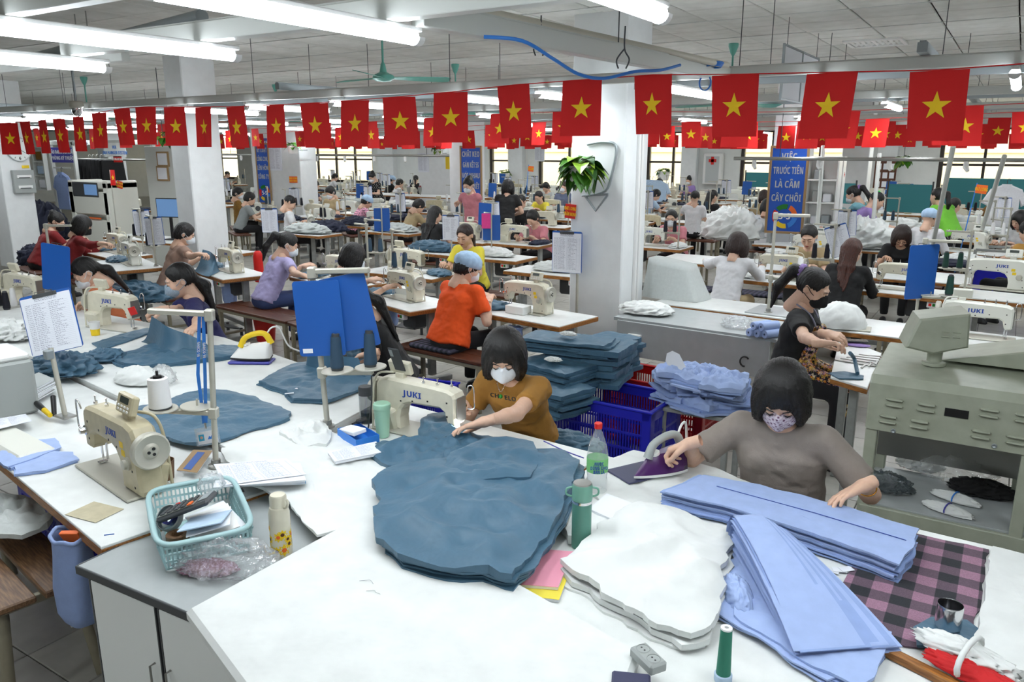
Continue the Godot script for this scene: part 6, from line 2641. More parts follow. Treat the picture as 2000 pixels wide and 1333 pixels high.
	for side in 4:
		var w := .34 if side < 2 else .24
		var b := xf(V(0, 0, .112), 0, .18) if side == 0 else xf(V(0, 0, -.112), PI, .18) if side == 1 else xf(V(.162, 0, 0), PI * .5, .18) if side == 2 else xf(V(-.162, 0, 0), -PI * .5, .18)
		g = G.new()
		for k in int(w / .013):
			g.box(b * xf(V(-w * .5 + .012 + k * .013, .055, 0)), V(.005, .09, .004))
		for k in 4:
			g.box(b * xf(V(0, .012 + k * .03, .0)), V(w - .01, .008, .005))
		part(o, "lattice_wall", g, M.basket_blue)
	g = G.new()
	var rim := []
	for k in 28:
		var a := TAU * k / 28.0
		rim.append(V(signf(cos(a)) * pow(absf(cos(a)), .35) * .185, .112, signf(sin(a)) * pow(absf(sin(a)), .35) * .135))
	g.tube(rim, .009, 8, true)
	part(o, "rim", g, M.basket_blue)
	var bp := o.position
	o.scale = V(1.42, .98, 1.2)
	var bt := Transform3D(Basis.from_euler(V(0, -.52, 0)) * Basis.from_scale(V(1.42, .98, 1.2)), bp)
	o = thing("calculator", "black desk calculator propped on the basket rim", "calculator")
	o.transform = Transform3D(Basis.from_euler(V(.35, -.9, .12)), V(-2.449, .875, -1.61))
	g = G.new()
	g.bx(V(0, -.012, 0), V(.125, .02, .2), .008)
	part(o, "case", g, M.dark_grey)
	g = G.new()
	g.bx(V(0, .0, .022), V(.112, .003, .14), .001)
	part(o, "key_plate", g, M.steel)
	g = G.new()
	g.bx(V(-.01, .0, -.072), V(.085, .004, .035), .001)
	part(o, "display", g, M.zinc)
	for r in 5:
		for c in 6:
			g = G.new()
			g.bx(V(-.045 + c * .018, .004, -.03 + r * .026), V(.014, .006, .017), .002)
			part(o, "key", g, M.red if r == 3 and c == 0 else M.orange if r == 0 and c > 3 else M.dark_grey)
	o = lathe_thing("tape_roll", "roll of clear tape with a purple core in the basket", "tape", bt * V(-.02, .075, .075), [["core", M.sign_purple, [[.02, .0], [.026, .0], [.026, .03], [.02, .03], [.02, .0]]], ["tape", M.smoke_plastic, [[.026, .002], [.044, .002], [.044, .028], [.026, .028]]], ["flange", M.grey_plastic, [[.046, .0], [.05, .004], [.05, .026], [.046, .03], [.044, .015], [.046, .0]]]])
	o.rotation = V(.9, .5, .2)
	lathe_thing("tape_roll", "dark roll of tape beside the purple one in the basket", "tape", bt * V(.06, .03, .07), [["ring", M.bench_wood, [[.022, .0], [.04, .0], [.04, .035], [.022, .035], [.022, .0]]]])
	for k in 4:
		var q := bt * V(.05 + .015 * k, .07 + .016 * k, -.045 + .012 * k)
		g = G.new()
		g.bx(Vector3.ZERO, V(.24 - .02 * k, .004, .15), .0)
		var pp := solo("paper_packet", g, [M.paper, M.white_plastic, M.paper, M.pale_blue][k], ["white paper packet deep in the basket", "white plastic packet in the basket", "folded white papers on the basket packets", "pale blue packet on top in the basket"][k], "packet", q, -.3 - .18 * k)
		pp.rotation.x = .15
		pp.rotation.z = .1 * k - .1
	heap("plastic_bag", bt * V(-.13, .1, -.06), V(.05, .05, .05), M.clear_plastic, "small clear bag tucked behind the calculator", "bag", 5, .3)
	o = thing("bead_bag", "clear plastic bag with pink scraps in its corner beside the basket", "bag", V(-2.155, .73, -1.555), .5)
	part(o, "film", lump_g(V(.17, .085, .1), .35, 9, 2.6, 48, 24, .8), M.clear_plastic)
	var sc := part(o, "scraps", lump_g(V(.1, .03, .05), .3, 3, 9.0, 40, 20, .8), M.scraps, V(-.06, .003, .03))
	sc.set_meta("kind", "stuff")
	# sunflower bottle
	o = lathe_thing("flask", "cream flask with a sunflower print and looped cap", "bottle", V(-2.077, .73, -1.722), [["body", M.machine, [[.0, .0], [.034, .0], [.037, .004], [.037, .165], [.032, .185], [.026, .19]]], ["cap", M.machine, [[.028, .188], [.03, .192], [.03, .225], [.026, .232], [.0, .233]]]])
	g = G.new()
	var hl := []
	for k in 10:
		var a := -.4 + 2.6 * k / 9.0
		hl.append(V(.028 + sin(a) * .022, .205 - cos(a) * .022 + .005, 0))
	g.tube(hl, .005, 6)
	part(o, "cap_loop", g, M.machine)
	rng.seed = 9
	for k in 20:
		var a := k * 2.4 + rng.randf_range(0, .5)
		var y := .02 + .125 * rng.randf()
		var fl := G.new()
		var r := rng.randf_range(.015, .026)
		var rings := []
		for q in 16:
			var w := TAU * q / 16.0
			var rr := r * (1.0 if q % 2 == 0 else .62)
			var aa := a + cos(w) * rr / .037
			rings.append(V(cos(aa) * .0376, y + sin(w) * rr, sin(aa) * .0376))
		var cc := V(cos(a) * .0378, y, sin(a) * .0378)
		for q in 16:
			fl.face([cc, rings[q], rings[(q + 1) % 16]])
		var sf := part(o, "sunflower_print", fl, M.sticker_yellow)
		fl = G.new()
		rings = []
		for q in 10:
			var w := TAU * q / 10.0
			var aa := a + cos(w) * r * .36 / .037
			rings.append(V(cos(aa) * .0381, y + sin(w) * r * .36, sin(aa) * .0381))
		cc = V(cos(a) * .0383, y, sin(a) * .0383)
		for q in 10:
			fl.face([cc, rings[q], rings[(q + 1) % 10]])
		part(sf, "seed_head", fl, M.bench_red if k % 3 else M.orange)
	# papers behind the basket
	for k in 5:
		var sh := W(.012 * k - .02, .01 * k)
		book("paper_folder", [W(-2.597, -1.853) + sh, W(-2.761, -2.019) + sh, W(-2.478, -2.198) + sh * .5, W(-2.319, -2.077) + sh * .3], .805 + k * .006, .005, [M.cyan_paper, M.blue_board, M.cyan_paper, M.paper, M.paper][k], ["cyan folder at the bottom of the paper stack", "dark blue folder in the paper stack", "upper cyan folder of the paper stack", "white file in the paper stack", "loose white sheet in the paper stack"][k], "folder")
	print_sheet("paper_sheet", [W(-2.761, -1.963), W(-2.55, -2.177), W(-2.342, -2.101), W(-2.541, -1.849)], .8365, M.sheet_2, "printed sheet lying on top of the folders")
	g = G.new()
	g.prism(Transform3D(Basis.from_euler(V(0, 1.2, 0)), Vector3.ZERO), [W(-.012, 0), W(.012, 0), W(.004, .02), W(-.004, .02)], .03)
	solo("binder_clip", g, M.black, "black binder clip on the edge of the folders", "clip", V(-2.473, .82, -1.869))
	print_sheet("notebook_page", [W(-2.478, -2.351), W(-2.382, -2.568), W(-2.261, -2.495), W(-2.368, -2.288)], .8225, M.sheet_0, "written page on top of the open notebook")
	book("notebook", [W(-2.478, -2.351), W(-2.382, -2.568), W(-2.261, -2.495), W(-2.368, -2.288)], .81, .012, M.paper, "open notebook with handwriting beside the teal garment", "notebook")
	# thread stand with the white cone and lanyard
	var st := place("stand", "thread_stand", "thread stand with a big white cone and an identity lanyard", "thread stand", V(-2.907, .753, -2.078), -2.575)
	st.scale = V(1.15, 1.17, 1.15)
	st.rotation.z = .05
	o = lathe_thing("thread_cone", "large white thread cone on the near stand", "thread cone", st.transform * V(.195, .237, -.02), [["thread", M.white_thread, [[.046, .006], [.048, .012], [.042, .135], [.03, .14]]], ["core", M.dark_grey, [[.018, .0], [.048, .0], [.048, .006]]], ["plug", M.black, [[.018, .135], [.018, .148], [.006, .15], [.006, .17], [0, .17]]]])
	o = thing("identity_card", "identity card with a photo and blue emblem on a blue lanyard", "card")
	var top := st.transform * V(.03, .615, .0)
	var cd := V(-3, .87, -2.115)
	var cb := Basis.from_euler(V(-.15, .75, .12))
	for s in [-1.0, 1.0]:
		g = G.new()
		var a := top + V(.012 * s, 0, .0)
		var b := cd + cb * V(.004 * s, .06, .0)
		var w := cb.x * .0075
		var mid := a.lerp(b, .55) + V(.016 * s, 0, .01)
		g.face([a - w, mid - w, mid + w, a + w])
		g.face([mid - w, b - w, b + w, mid + w])
		var rb := part(o, "lanyard", g, M.cable_blue)
		var tm := Transform3D(Basis((mid - a).normalized(), cb.x, (mid - a).normalized().cross(cb.x)), a.lerp(mid, .6) - cb.z * -.002)
		lettering(rb, "GARCO 10", .011, M.letter_white, tm)
	g = G.new()
	g.tube([cd + cb * V(0, .062, 0), cd + cb * V(0, .035, .002)], .006, 6)
	part(o, "clasp", g, M.chrome)
	g = G.new()
	g.box(Transform3D(cb, cd), V(.105, .085, .003), .001)
	part(o, "holder", g, M.clear_plastic)
	g = G.new()
	g.box(Transform3D(cb, cd + cb * V(0, -.006, .003)), V(.088, .058, .0015))
	var crd := part(o, "card", g, M.paper)
	g = G.new()
	g.box(Transform3D(cb, cd + cb * V(-.026, -.004, .004)), V(.024, .03, .001))
	part(crd, "photo", g, M.cyan_paper)
	g = G.new()
	g.lathe(Transform3D(cb * Basis(Vector3.RIGHT, V(0, 0, 1), V(0, -1, 0)), cd + cb * V(-.026, -.003, .0045)), [W(.007, 0), W(.006, .001), W(0, .001)], 12)
	part(crd, "portrait", g, M.skin)
	g = G.new()
	g.prism(Transform3D(cb, cd + cb * V(.018, -.004, .004)), [W(-.018, -.012), W(.018, -.012), W(.018, .012), W(.01, .002), W(.004, .01), W(-.004, -.002), W(-.01, .004)], .001)
	part(crd, "emblem", g, M.cable_blue)
	# teal panels and white bag on the padded table
	cloth("teal_fabric", [W(-3.856, -2.238), W(-3.839, -2.486), W(-3.859, -2.733), W(-3.577, -2.796), W(-3.104, -2.715), W(-3.041, -2.566), W(-3.085, -2.362), W(-3.071, -2.231), W(-3.178, -2.139), W(-3.414, -2.136)], .777, M.teal_cloth, "teal shirt panel spread beneath the white-coned thread stand", "cloth", {"layers": 2, "t": .005, "amp": .024, "seed": 21, "freq": 3.5, "rings": 22, "sub": 2, "ragged": .012})
	cloth("teal_fabric", [W(-3.698, -2.982), W(-3.793, -3.21), W(-3.832, -3.415), W(-3.727, -3.587), W(-3.248, -3.461), W(-3.097, -3.363), W(-3.072, -3.14), W(-3.073, -2.939), W(-3.262, -2.852), W(-3.395, -2.935)], .777, M.teal_cloth, "teal cut panels with a white tag by the white iron", "cloth", {"layers": 3, "t": .006, "amp": .022, "seed": 22, "rings": 20, "freq": 4.0})
	for k in 2:
		g = G.new()
		g.bx(Vector3.ZERO, V(.05, .001, .018))
		solo("paper_tag", g, M.paper, ["white paper tag on the teal cut panels", "second white paper tag on the teal cut panels"][k], "tag", [V(-3.388, .803, -2.988), V(-3.338, .803, -2.904)][k] + V(0, .004, 0), .3 + .6 * k)
	cloth("teal_fabric", [W(-4.996, -2.859), W(-5.027, -3.034), W(-5.132, -3.376), W(-4.738, -3.389), W(-4.475, -3.487), W(-4.321, -3.32), W(-4.406, -3.141), W(-4.515, -2.951), W(-4.745, -2.776)], .777, M.teal_cloth, "long teal panels laid across the padded table", "cloth", {"layers": 3, "t": .006, "amp": .03, "seed": 23, "sub": 2})
	cloth("teal_fabric", [W(-5.533, -3.029), W(-5.605, -3.269), W(-5.65, -3.552), W(-5.486, -3.487), W(-5.358, -3.177), W(-5.283, -2.939)], .777, M.teal_cloth, "narrow teal strip under the needle of the navy-bloused woman", "cloth", {"amp": .012, "seed": 24})
	drape("teal_drape", [V(-4.985, 1.02, -3.166), V(-4.807, .96, -3.172), V(-4.714, .9, -3.26), V(-4.601, .86, -3.295)], [V(-5.235, .79, -3.231), V(-4.811, .79, -3.116), V(-4.486, .79, -3.161), V(-4.425, .79, -3.361)], M.teal_cloth, "teal cloth lifted from the table by the woman in the navy blouse", 3)
	heap("teal_cloth_pile", V(-4.928, .777, -2.495), V(.23, .1, .14), M.teal_cloth, "crumpled teal cloth heaped behind the big clipboard", "cloth", 31, .34, .3)
	heap("teal_cloth_pile", V(-5.006, .777, -2.81), V(.14, .06, .09), M.teal_cloth, "small crumpled teal cloth near the yellow cup", "cloth", 33, .34, .6)
	o = thing("white_sack", "white cloth sack tied with clear film on the padded table", "sack", V(-4.342, .777, -2.63), .2)
	part(o, "cloth", lump_g(V(.16, .085, .1), .16, 41, 2.2, 50, 26, .8), M.white_cloth)
	part(o, "film", lump_g(V(.08, .09, .06), .35, 42, 3.0, 40, 22, .8), M.clear_plastic, V(.14, 0, -.05))
	o = iron("iron", "white iron with a yellow handle on a navy pad", V(-4.138, .8, -3.307), 2.25, M.white_plastic, M.black, M.sticker_yellow)
	o.scale = Vector3.ONE * 1.15
	g = G.new()
	g.bx(V(0, .009, 0), V(.13, .018, .28), .007)
	solo("iron_pad", g, M.sign_purple, "navy rubber pad beneath the white iron", "pad", V(-4.145, .777, -3.31), 2.1)
	# navy woman's machine, cup, spools
	place("machine", "sewing_machine", "cream sewing machine facing the woman in the navy blouse", "sewing machine", V(-5.906, .777, -3.432), PI + .1).scale = Vector3.ONE * 1.05
	g = G.new()
	g.box(xf(Vector3.ZERO, .4, .1, .3), V(.06, .06, .006), .001)
	solo("red_tag", g, M.red, "square red tag clipped on the machine of the navy-bloused woman", "tag", V(-5.356, 1, -3.258))
	lathe_thing("paper_cup", "white and yellow paper cup by the spring of laces", "cup", V(-5.78, .777, -3.199), [["base_band", M.sticker_yellow, [[.0, .0], [.03, .0], [.034, .05]]], ["cup_wall", M.white_plastic, [[.034, .05], [.039, .1], [.041, .104], [.037, .104], [.03, .02]]]])
	place("stand", "thread_stand", "thread stand with a blue board by the woman in rust", "thread stand", V(-7.797, .777, -3.972), .5).scale = Vector3.ONE * 1.1
	o = place("clip_0", "clipboard", "plain blue board on the stand by the woman in rust", "clipboard", V(-6.88, 1.36, -3.562), PI + .35)
	o.rotation.z = .12
	o.scale = Vector3.ONE * 1.2
	for k in 2:
		place("cone_teal", "thread_cone", "teal cone on the stand by the woman in rust", "thread cone", [V(-7.049, .9, -3.648), V(-6.867, .9, -3.616)][k] + V(0, .04, 0), 0, "teal cones by the woman in rust")
	place("machine", "sewing_machine", "cream sewing machine behind the blue board of the woman in rust", "sewing machine", V(-7.576, .777, -3.584), PI + .1)
	for k in 3:
		place("cone_" + ["navy", "white", "navy"][k], "thread_cone", "thread cone standing loose on the table end, one of three", "thread cone", [V(-7.391, .777, -3.336), V(-7.51, .777, -3.454), V(-7.619, .777, -3.385)][k], 0, "loose cones on the table end")
	# the big clipboard on its post
	o = thing("clip_post", "slanting grey post holding the big clipboard", "post", V(-4.091, .777, -2.048))
	g = G.new()
	g.tube([V(0, 0, 0), V(-.09, .36, -.02)], .013, 10)
	part(o, "pole", g, M.stand_grey)
	g = G.new()
	g.bx(V(-.08, .33, 0), V(.04, .05, .04), .005)
	part(o, "clamp", g, M.zinc)
	g = G.new()
	g.bx(V(.0, .006, .0), V(.1, .012, .07), .003)
	part(o, "foot", g, M.steel)
	o = place("clip_0", "clipboard", "big white-papered clipboard on the slanting post", "clipboard", V(-4.911, 1.31, -2.443) + V(.03, 0, .02), .62)
	o.rotation.z = .22
	o.rotation.x = -.25
	o.scale = V(1.3, 1.08, 1.0)
	# left corner: grey machine housing, stacks, tools
	o = thing("machine_housing", "grey boxy housing of a machine at the table end", "machine", V(-4.554, .755, -1.98), -.17)
	g = G.new()
	g.bx(V(0, .15, 0), V(.36, .3, .22), .015)
	part(o, "case", g, M.grey_plastic)
	g = G.new()
	g.bx(V(.03, .15, .112), V(.004, .28, .002))
	part(o, "seam", g, M.dark_grey)
	g = G.new()
	g.bx(V(0, .318, 0), V(.34, .036, .2), .012)
	part(o, "lid", g, M.white_plastic)
	rng.seed = 5
	for k in 9:
		book("label_booklet", [W(-4.638, -1.996), W(-4.834, -2.306), W(-4.613, -2.274), W(-4.393, -1.944)].map(func(q): return q + W(rng.randf_range(-.01, .01), rng.randf_range(-.01, .01))), .777 + k * .008, .0075, M.grey_plastic, "thin grey booklet in the loose stack by the housing", "booklet").set_meta("group", "grey booklets by the housing")
	o = thing("screwdriver", "yellow and black screwdriver lying by the clip post", "screwdriver")
	var sa := V(-4.388, .81, -2.047)
	var sb := V(-4.145, .79, -1.999)
	g = G.new()
	g.tube([sa, sa.lerp(sb, .25), sa.lerp(sb, .6), sa.lerp(sb, .7)], [.012, .016, .014, .01], 10)
	part(o, "grip", g, M.black)
	g = G.new()
	g.tube([sa.lerp(sb, .62), sb], [.0145, .012], 10)
	part(o, "collar", g, M.sticker_yellow)
	g = G.new()
	g.tube([V(-4.232, .86, -2.07), V(-4.157, .78, -2.025)], [.014, .012], 8)
	solo("tool_handle", g, M.black, "black tool handle standing by the clip post", "tool")
	heap("white_scraps", V(-6.24, .777, -2.808), V(.25, .1, .16), M.white_cloth, "heap of white scraps at the end of the padded table", "cloth", 52, .36)
	g = G.new()
	g.box(xf(V(0, .015, 0)), V(.7, .03, .17), .014)
	solo("machine_bed", g, M.machine_white, "long cream machine bed lying behind the near sewing machine", "machine", V(-4.048, .752, -1.737), -.1)
	print_sheet("paper_sheet", [W(-4.317, -1.761), W(-4.257, -1.932), W(-4.113, -1.891), W(-4.132, -1.701)], .797, M.sheet_1, "written sheets on the long machine bed")


func front_middle() -> void:
	var o: Node3D
	var g: G
	# stand with the two blue boards
	var st := place("stand", "thread_stand", "thread stand carrying two blue boards and two teal cones", "thread stand", V(-2.808, .777, -2.676), .45)
	st.scale = V(1.25, 1.32, 1.25)
	st.rotation.z = .04
	for k in 2:
		place("cone_teal", "thread_cone", "teal cone on the stand with two blue boards", "thread cone", st.transform * V(.075 + k * .12, .237, .03 - .05 * k), 0, "teal cones by the blue boards").scale = Vector3.ONE * 1.12
	for k in 2:
		o = place("clip_%d" % k, "clipboard", ["blue clipboard with a white label, hung with its back showing", "second blue clipboard tucked behind the labelled one"][k], "clipboard", st.transform * V(.02 + .09 * k, .575 + .012 * k, .03 - .03 * k), PI + .5 + .15 * k)
		o.rotation.z = -.05 - .14 * k
		o.scale = V(.98, 1.1, 1.0)
		if k == 0:
			g = G.new()
			g.bx(V(.075, -.315, -.0035), V(.05, .02, .001))
			part(o, "label", g, M.paper)
	g = G.new()
	g.tube(spline([st.transform * V(.195, .2, -.02), st.transform * V(.19, .1, -.01), st.transform * V(.17, .0, .0), st.transform * V(.16, -.06, .01)], 4), .004, 6)
	solo("lanyard", g, M.dark_grey, "dark lanyard strap dangling from the spool plate", "lanyard")
	drape("teal_drape", [V(-3.657, .9, -3.349), V(-3.475, .9, -3.39), V(-3.297, .9, -3.43)], [V(-3.733, .79, -3.368), V(-3.481, .79, -3.388), V(-3.135, .79, -3.382)], M.teal_cloth, "teal cloth in the hands of the woman behind the blue clipboards", 5)
	# bottles
	lathe_thing("tumbler", "mint green tumbler with a flat lid", "cup", V(-2.528, .752, -2.777), [["body", M.tumbler_mint, [[.0, .0], [.03, .0], [.032, .004], [.041, .15]]], ["lid", M.tumbler_mint, [[.043, .148], [.044, .152], [.043, .172], [.036, .178], [.0, .175]]]])
	lathe_thing("water_bottle", "smoky clear bottle with a dark lid behind the tumbler", "bottle", V(-2.687, .777, -2.835), [["body", M.smoke_plastic, [[.0, .0], [.033, .0], [.036, .006], [.036, .15], [.034, .155]]], ["contents", M.black, [[.0, .004], [.03, .004], [.03, .06], [.0, .062]]], ["lid", M.dark_grey, [[.037, .152], [.037, .19], [.033, .197], [.0, .198]]]])
	# sewing machine of the woman in mustard
	o = place("machine", "sewing_machine", "cream sewing machine of the woman in mustard with a phone on its panel", "sewing machine", V(-2.42, .752, -2.93), PI + .03)
	o.scale = V(1.05, 1.0, 1.05)
	g = G.new()
	g.bx(V(-.245, .1, -.03), V(.012, .05, .03), .003)
	part(o, "needle_lamp", g, M.needle_glow)
	var nl := OmniLight3D.new()
	nl.name = "needle_light"
	nl.light_energy = .03
	nl.light_size = .012
	nl.shadow_enabled = true
	nl.position = V(-.265, .09, -.03)
	o.add_child(nl)
	o = thing("phone", "phone leaning on the control panel of the mustard machine", "phone", V(-2.517, 1.1, -2.9), PI)
	o.rotation.x = -.4
	g = G.new()
	g.bx(V(0, .03, 0), V(.07, .14, .008), .004)
	part(o, "body", g, M.dark_grey)
	g = G.new()
	g.bx(V(.018, .07, -.005), V(.022, .04, .003), .001)
	part(o, "camera_bump", g, M.zinc)
	# blue tray with odds and ends
	o = thing("blue_tray", "small blue cardboard tray of tools by the tumbler", "tray", V(-2.541, .777, -2.616), -.35)
	g = G.new()
	g.bx(V(0, .003, 0), V(.2, .004, .12))
	for s in [-1, 1]:
		g.bx(V(s * .1, .025, 0), V(.003, .048, .12))
		g.bx(V(0, .025, s * .06), V(.2, .048, .003))
	part(o, "box", g, M.cable_blue)
	g = G.new()
	g.box(xf(V(.0, .055, .0), .2, .1, .15), V(.15, .02, .07), .003)
	o = solo("label_stack", g, M.paper, "stack of white labels lying in the blue tray", "labels", V(-2.562, .777, -2.602), -.5)
	g = G.new()
	g.box(xf(V(.0, .078, -.02), .1, .2, .4), V(.09, .025, .04), .008)
	solo("tape_cutter", g, M.black, "black striped tape cutter standing in the blue tray", "tool", V(-2.59, .777, -2.668), -.5)
	# teal garments
	cloth("teal_garment", [W(-2.017, -2.157), W(-2.046, -2.306), W(-1.989, -2.439), W(-1.892, -2.566), W(-1.783, -2.684), W(-1.681, -2.819), W(-1.55, -2.866), W(-1.423, -2.798), W(-1.357, -2.634), W(-1.297, -2.438), W(-1.238, -2.233), W(-1.196, -2.038), W(-1.184, -1.866), W(-1.259, -1.861), W(-1.352, -1.824), W(-1.455, -1.796), W(-1.566, -1.787), W(-1.689, -1.832), W(-1.827, -1.952), W(-1.903, -2.08)], .803, M.teal_cloth, "pile of teal shirt bodies spread on the padded board", "garment", {"layers": 6, "t": .007, "amp": .055, "seed": 61, "freq": 2.4, "rings": 30, "spread": .014, "sub": 2, "ragged": .012})
	cloth("teal_garment", [W(-2.332, -2.464), W(-2.413, -2.63), W(-2.262, -2.63), W(-2.206, -2.712), W(-2.33, -2.808), W(-2.432, -2.987), W(-2.383, -3.096), W(-2.229, -2.986), W(-2.046, -2.903), W(-1.89, -2.978), W(-1.755, -2.952), W(-1.641, -2.78), W(-1.567, -2.597), W(-1.691, -2.506), W(-1.847, -2.432), W(-1.964, -2.507), W(-2.047, -2.407), W(-2.216, -2.429)], .786, M.teal_cloth, "teal shirt being sewn, trailing from the machine of the woman in mustard", "garment", {"t": .02, "amp": .05, "seed": 64, "freq": 4.5, "rings": 30, "lift": .0, "sub": 2, "round": .6, "ragged": .014})
	cloth("teal_garment", [W(-1.859, -2.386), W(-1.918, -2.528), W(-1.915, -2.696), W(-1.841, -2.835), W(-1.696, -2.835), W(-1.576, -2.677), W(-1.494, -2.483), W(-1.58, -2.452), W(-1.65, -2.372), W(-1.766, -2.359)], .858, M.teal_cloth, "folded teal shirt front lying on the pile of teal shirt bodies", "garment", {"layers": 2, "t": .009, "amp": .03, "seed": 66, "freq": 4.0, "rings": 20, "spread": .014})
	g = G.new()
	g.tube(spline([V(-1.766, .79, -3.067), V(-1.63, .79, -3.013), V(-1.507, .79, -2.981)], 3), .003, 5)
	solo("blue_pencil", g, M.sign_purple, "thin blue pencil behind the water bottle", "pencil")
	# bottles and notebooks in the middle
	o = lathe_thing("thermos", "green steel thermos with a cup lid and side handles", "bottle", V(-1.171, .752, -2.312), [["body", M.thermos_green, [[.0, .0], [.033, .0], [.035, .004], [.035, .175]]], ["band", M.chrome, [[.036, .175], [.036, .185]]], ["cup", M.thermos_light, [[.036, .186], [.037, .19], [.036, .24], [.034, .246]]], ["lid", M.steel, [[.034, .246], [.032, .25], [.0, .251]]]])
	for s in [-1.0, 1.0]:
		g = G.new()
		g.tube(spline([V(s * .034, .232, 0), V(s * .055, .226, 0), V(s * .056, .205, 0), V(s * .035, .196, 0)], 4), .004, 6)
		part(o, "handle", g, M.thermos_light).rotation.y = .55
	o = lathe_thing("plastic_bottle", "clear plastic bottle with a red cap and green label", "bottle", V(-1.33, .752, -2.758), [["bottle", M.clear_smooth, [[.0, .004], [.03, .0], [.043, .012], [.044, .06], [.041, .075], [.044, .09], [.044, .17], [.036, .215], [.02, .262], [.014, .275], [.014, .292]]], ["water", M.water, [[.0, .006], [.04, .008], [.041, .13], [.0, .13]]], ["cap", M.red, [[.0165, .285], [.0165, .306], [.014, .309], [.0, .309]]], ["label", M.label_green, [[.0446, .1], [.0446, .16]]]])
	for k in 3:
		lettering(o, ["NƯỚC", "DÙNG CHO", "BÀN LÀ"][k], .014, M.letter_blue, xf(V(0, .146 - .018 * k, 0), .6) * xf(V(0, 0, .0475)), .7)
	book("notebook", [W(-1.185, -1.904), W(-1.236, -2.201), W(-1.138, -2.198), W(-1.061, -1.95)], .752, .012, M.yellow_paper, "yellow notebook under the pink one", "notebook")
	book("notebook", [W(-1.198, -1.943), W(-1.247, -2.184), W(-1.157, -2.225), W(-1.089, -1.993)], .765, .012, M.pink_paper, "pink notebook peeping from under the teal garment", "notebook")
	book("note_pad", [W(-1.241, -2.509), W(-1.243, -2.672), W(-1.113, -2.644), W(-1.104, -2.47)], .79, .012, M.paper, "white writing pad beside the thermos", "notepad")
	cloth("white_cloth", [W(-1.319, -2.406), W(-1.364, -2.593), W(-1.271, -2.568), W(-1.138, -2.521), W(-1.054, -2.476), W(-1.029, -2.354), W(-1.131, -2.334), W(-1.218, -2.301)], .755, M.white_cloth, "white folded cloth under the writing pad", "cloth", {"t": .03, "amp": .012, "seed": 71})
	cloth("white_sheet", [W(-1.447, -3.07), W(-1.379, -3.262), W(-1.231, -3.28), W(-.981, -3.26), W(-.631, -3.106), W(-.346, -3.148), W(-.382, -2.923), W(-.67, -2.942), W(-.993, -2.964), W(-1.046, -2.758), W(-1.182, -2.617), W(-1.354, -2.734)], .752, M.white_cloth, "white ironing sheet spread on the table of the woman in taupe", "sheet", {"amp": .012, "t": .004, "seed": 72, "rings": 18})
	cloth("white_bundle", [W(-1.124, -2.084), W(-1.121, -2.273), W(-1.113, -2.489), W(-1.072, -2.67), W(-.901, -2.648), W(-.695, -2.611), W(-.662, -2.359), W(-.615, -2.138), W(-.588, -1.985), W(-.648, -1.918), W(-.829, -1.97), W(-.985, -2.006)], .753, M.white_cloth, "thick folded white cloth beside the thermos", "cloth", {"layers": 3, "t": .024, "amp": .04, "seed": 73, "freq": 3.0, "rings": 26, "spread": .02, "round": .75, "ragged": .015})
	for k in 2:
		g = G.new()
		var q: Vector3 = [V(-1.623, .805, -1.644), V(-1.564, .805, -1.611)][k]
		g.tube(spline([q, q + V(.02, .001, -.015), q + V(.03, .001, .01 * (k - 2)), q + V(.05, .0, -.01)], 4), .0008, 4)
		solo("thread_scrap", g, [M.zinc, M.grey_plastic][k], ["grey thread curl on the padded board", "pale thread end on the padded board"][k], "thread")
	# socket block, green tube, navy mat
	o = thing("socket_block", "grey double socket block lying on the table", "socket", V(-.678, .803, -1.751), -.55)
	g = G.new()
	g.bx(V(0, .016, 0), V(.1, .032, .055), .006)
	part(o, "case", g, M.grey_plastic)
	for s in [-1, 1]:
		g = G.new()
		g.lathe(xf(V(s * .024, .031, 0)), [W(.02, .002), W(.018, .003), W(.017, .0), W(0, 0)], 18)
		var sk := part(o, "outlet", g, M.grey_plastic)
		for q in [-1, 1]:
			g = G.new()
			g.lathe(xf(V(s * .024 + q * .007, .0315, .0)), [W(.0028, 0), W(.0028, .001), W(0, .001)], 8)
			part(sk, "hole", g, M.black)
	lathe_thing("thread_tube", "tall green thread tube with a white foot", "thread", V(-.506, .752, -1.865), [["thread", M.thread_deep_green, [[.0195, .02], [.0155, .155]]], ["core", M.pale_blue, [[.024, .0], [.024, .018], [.019, .02]]], ["rim", M.letter_white, [[.0155, .155], [.0155, .16], [.006, .16], [.006, .14]]]])
	g = G.new()
	g.bx(Vector3.ZERO, V(.1, .012, .1), .005)
	solo("rubber_mat", g, M.navy_board, "small navy rubber mat by the socket block", "mat", V(-.677, .81, -1.637), .4)


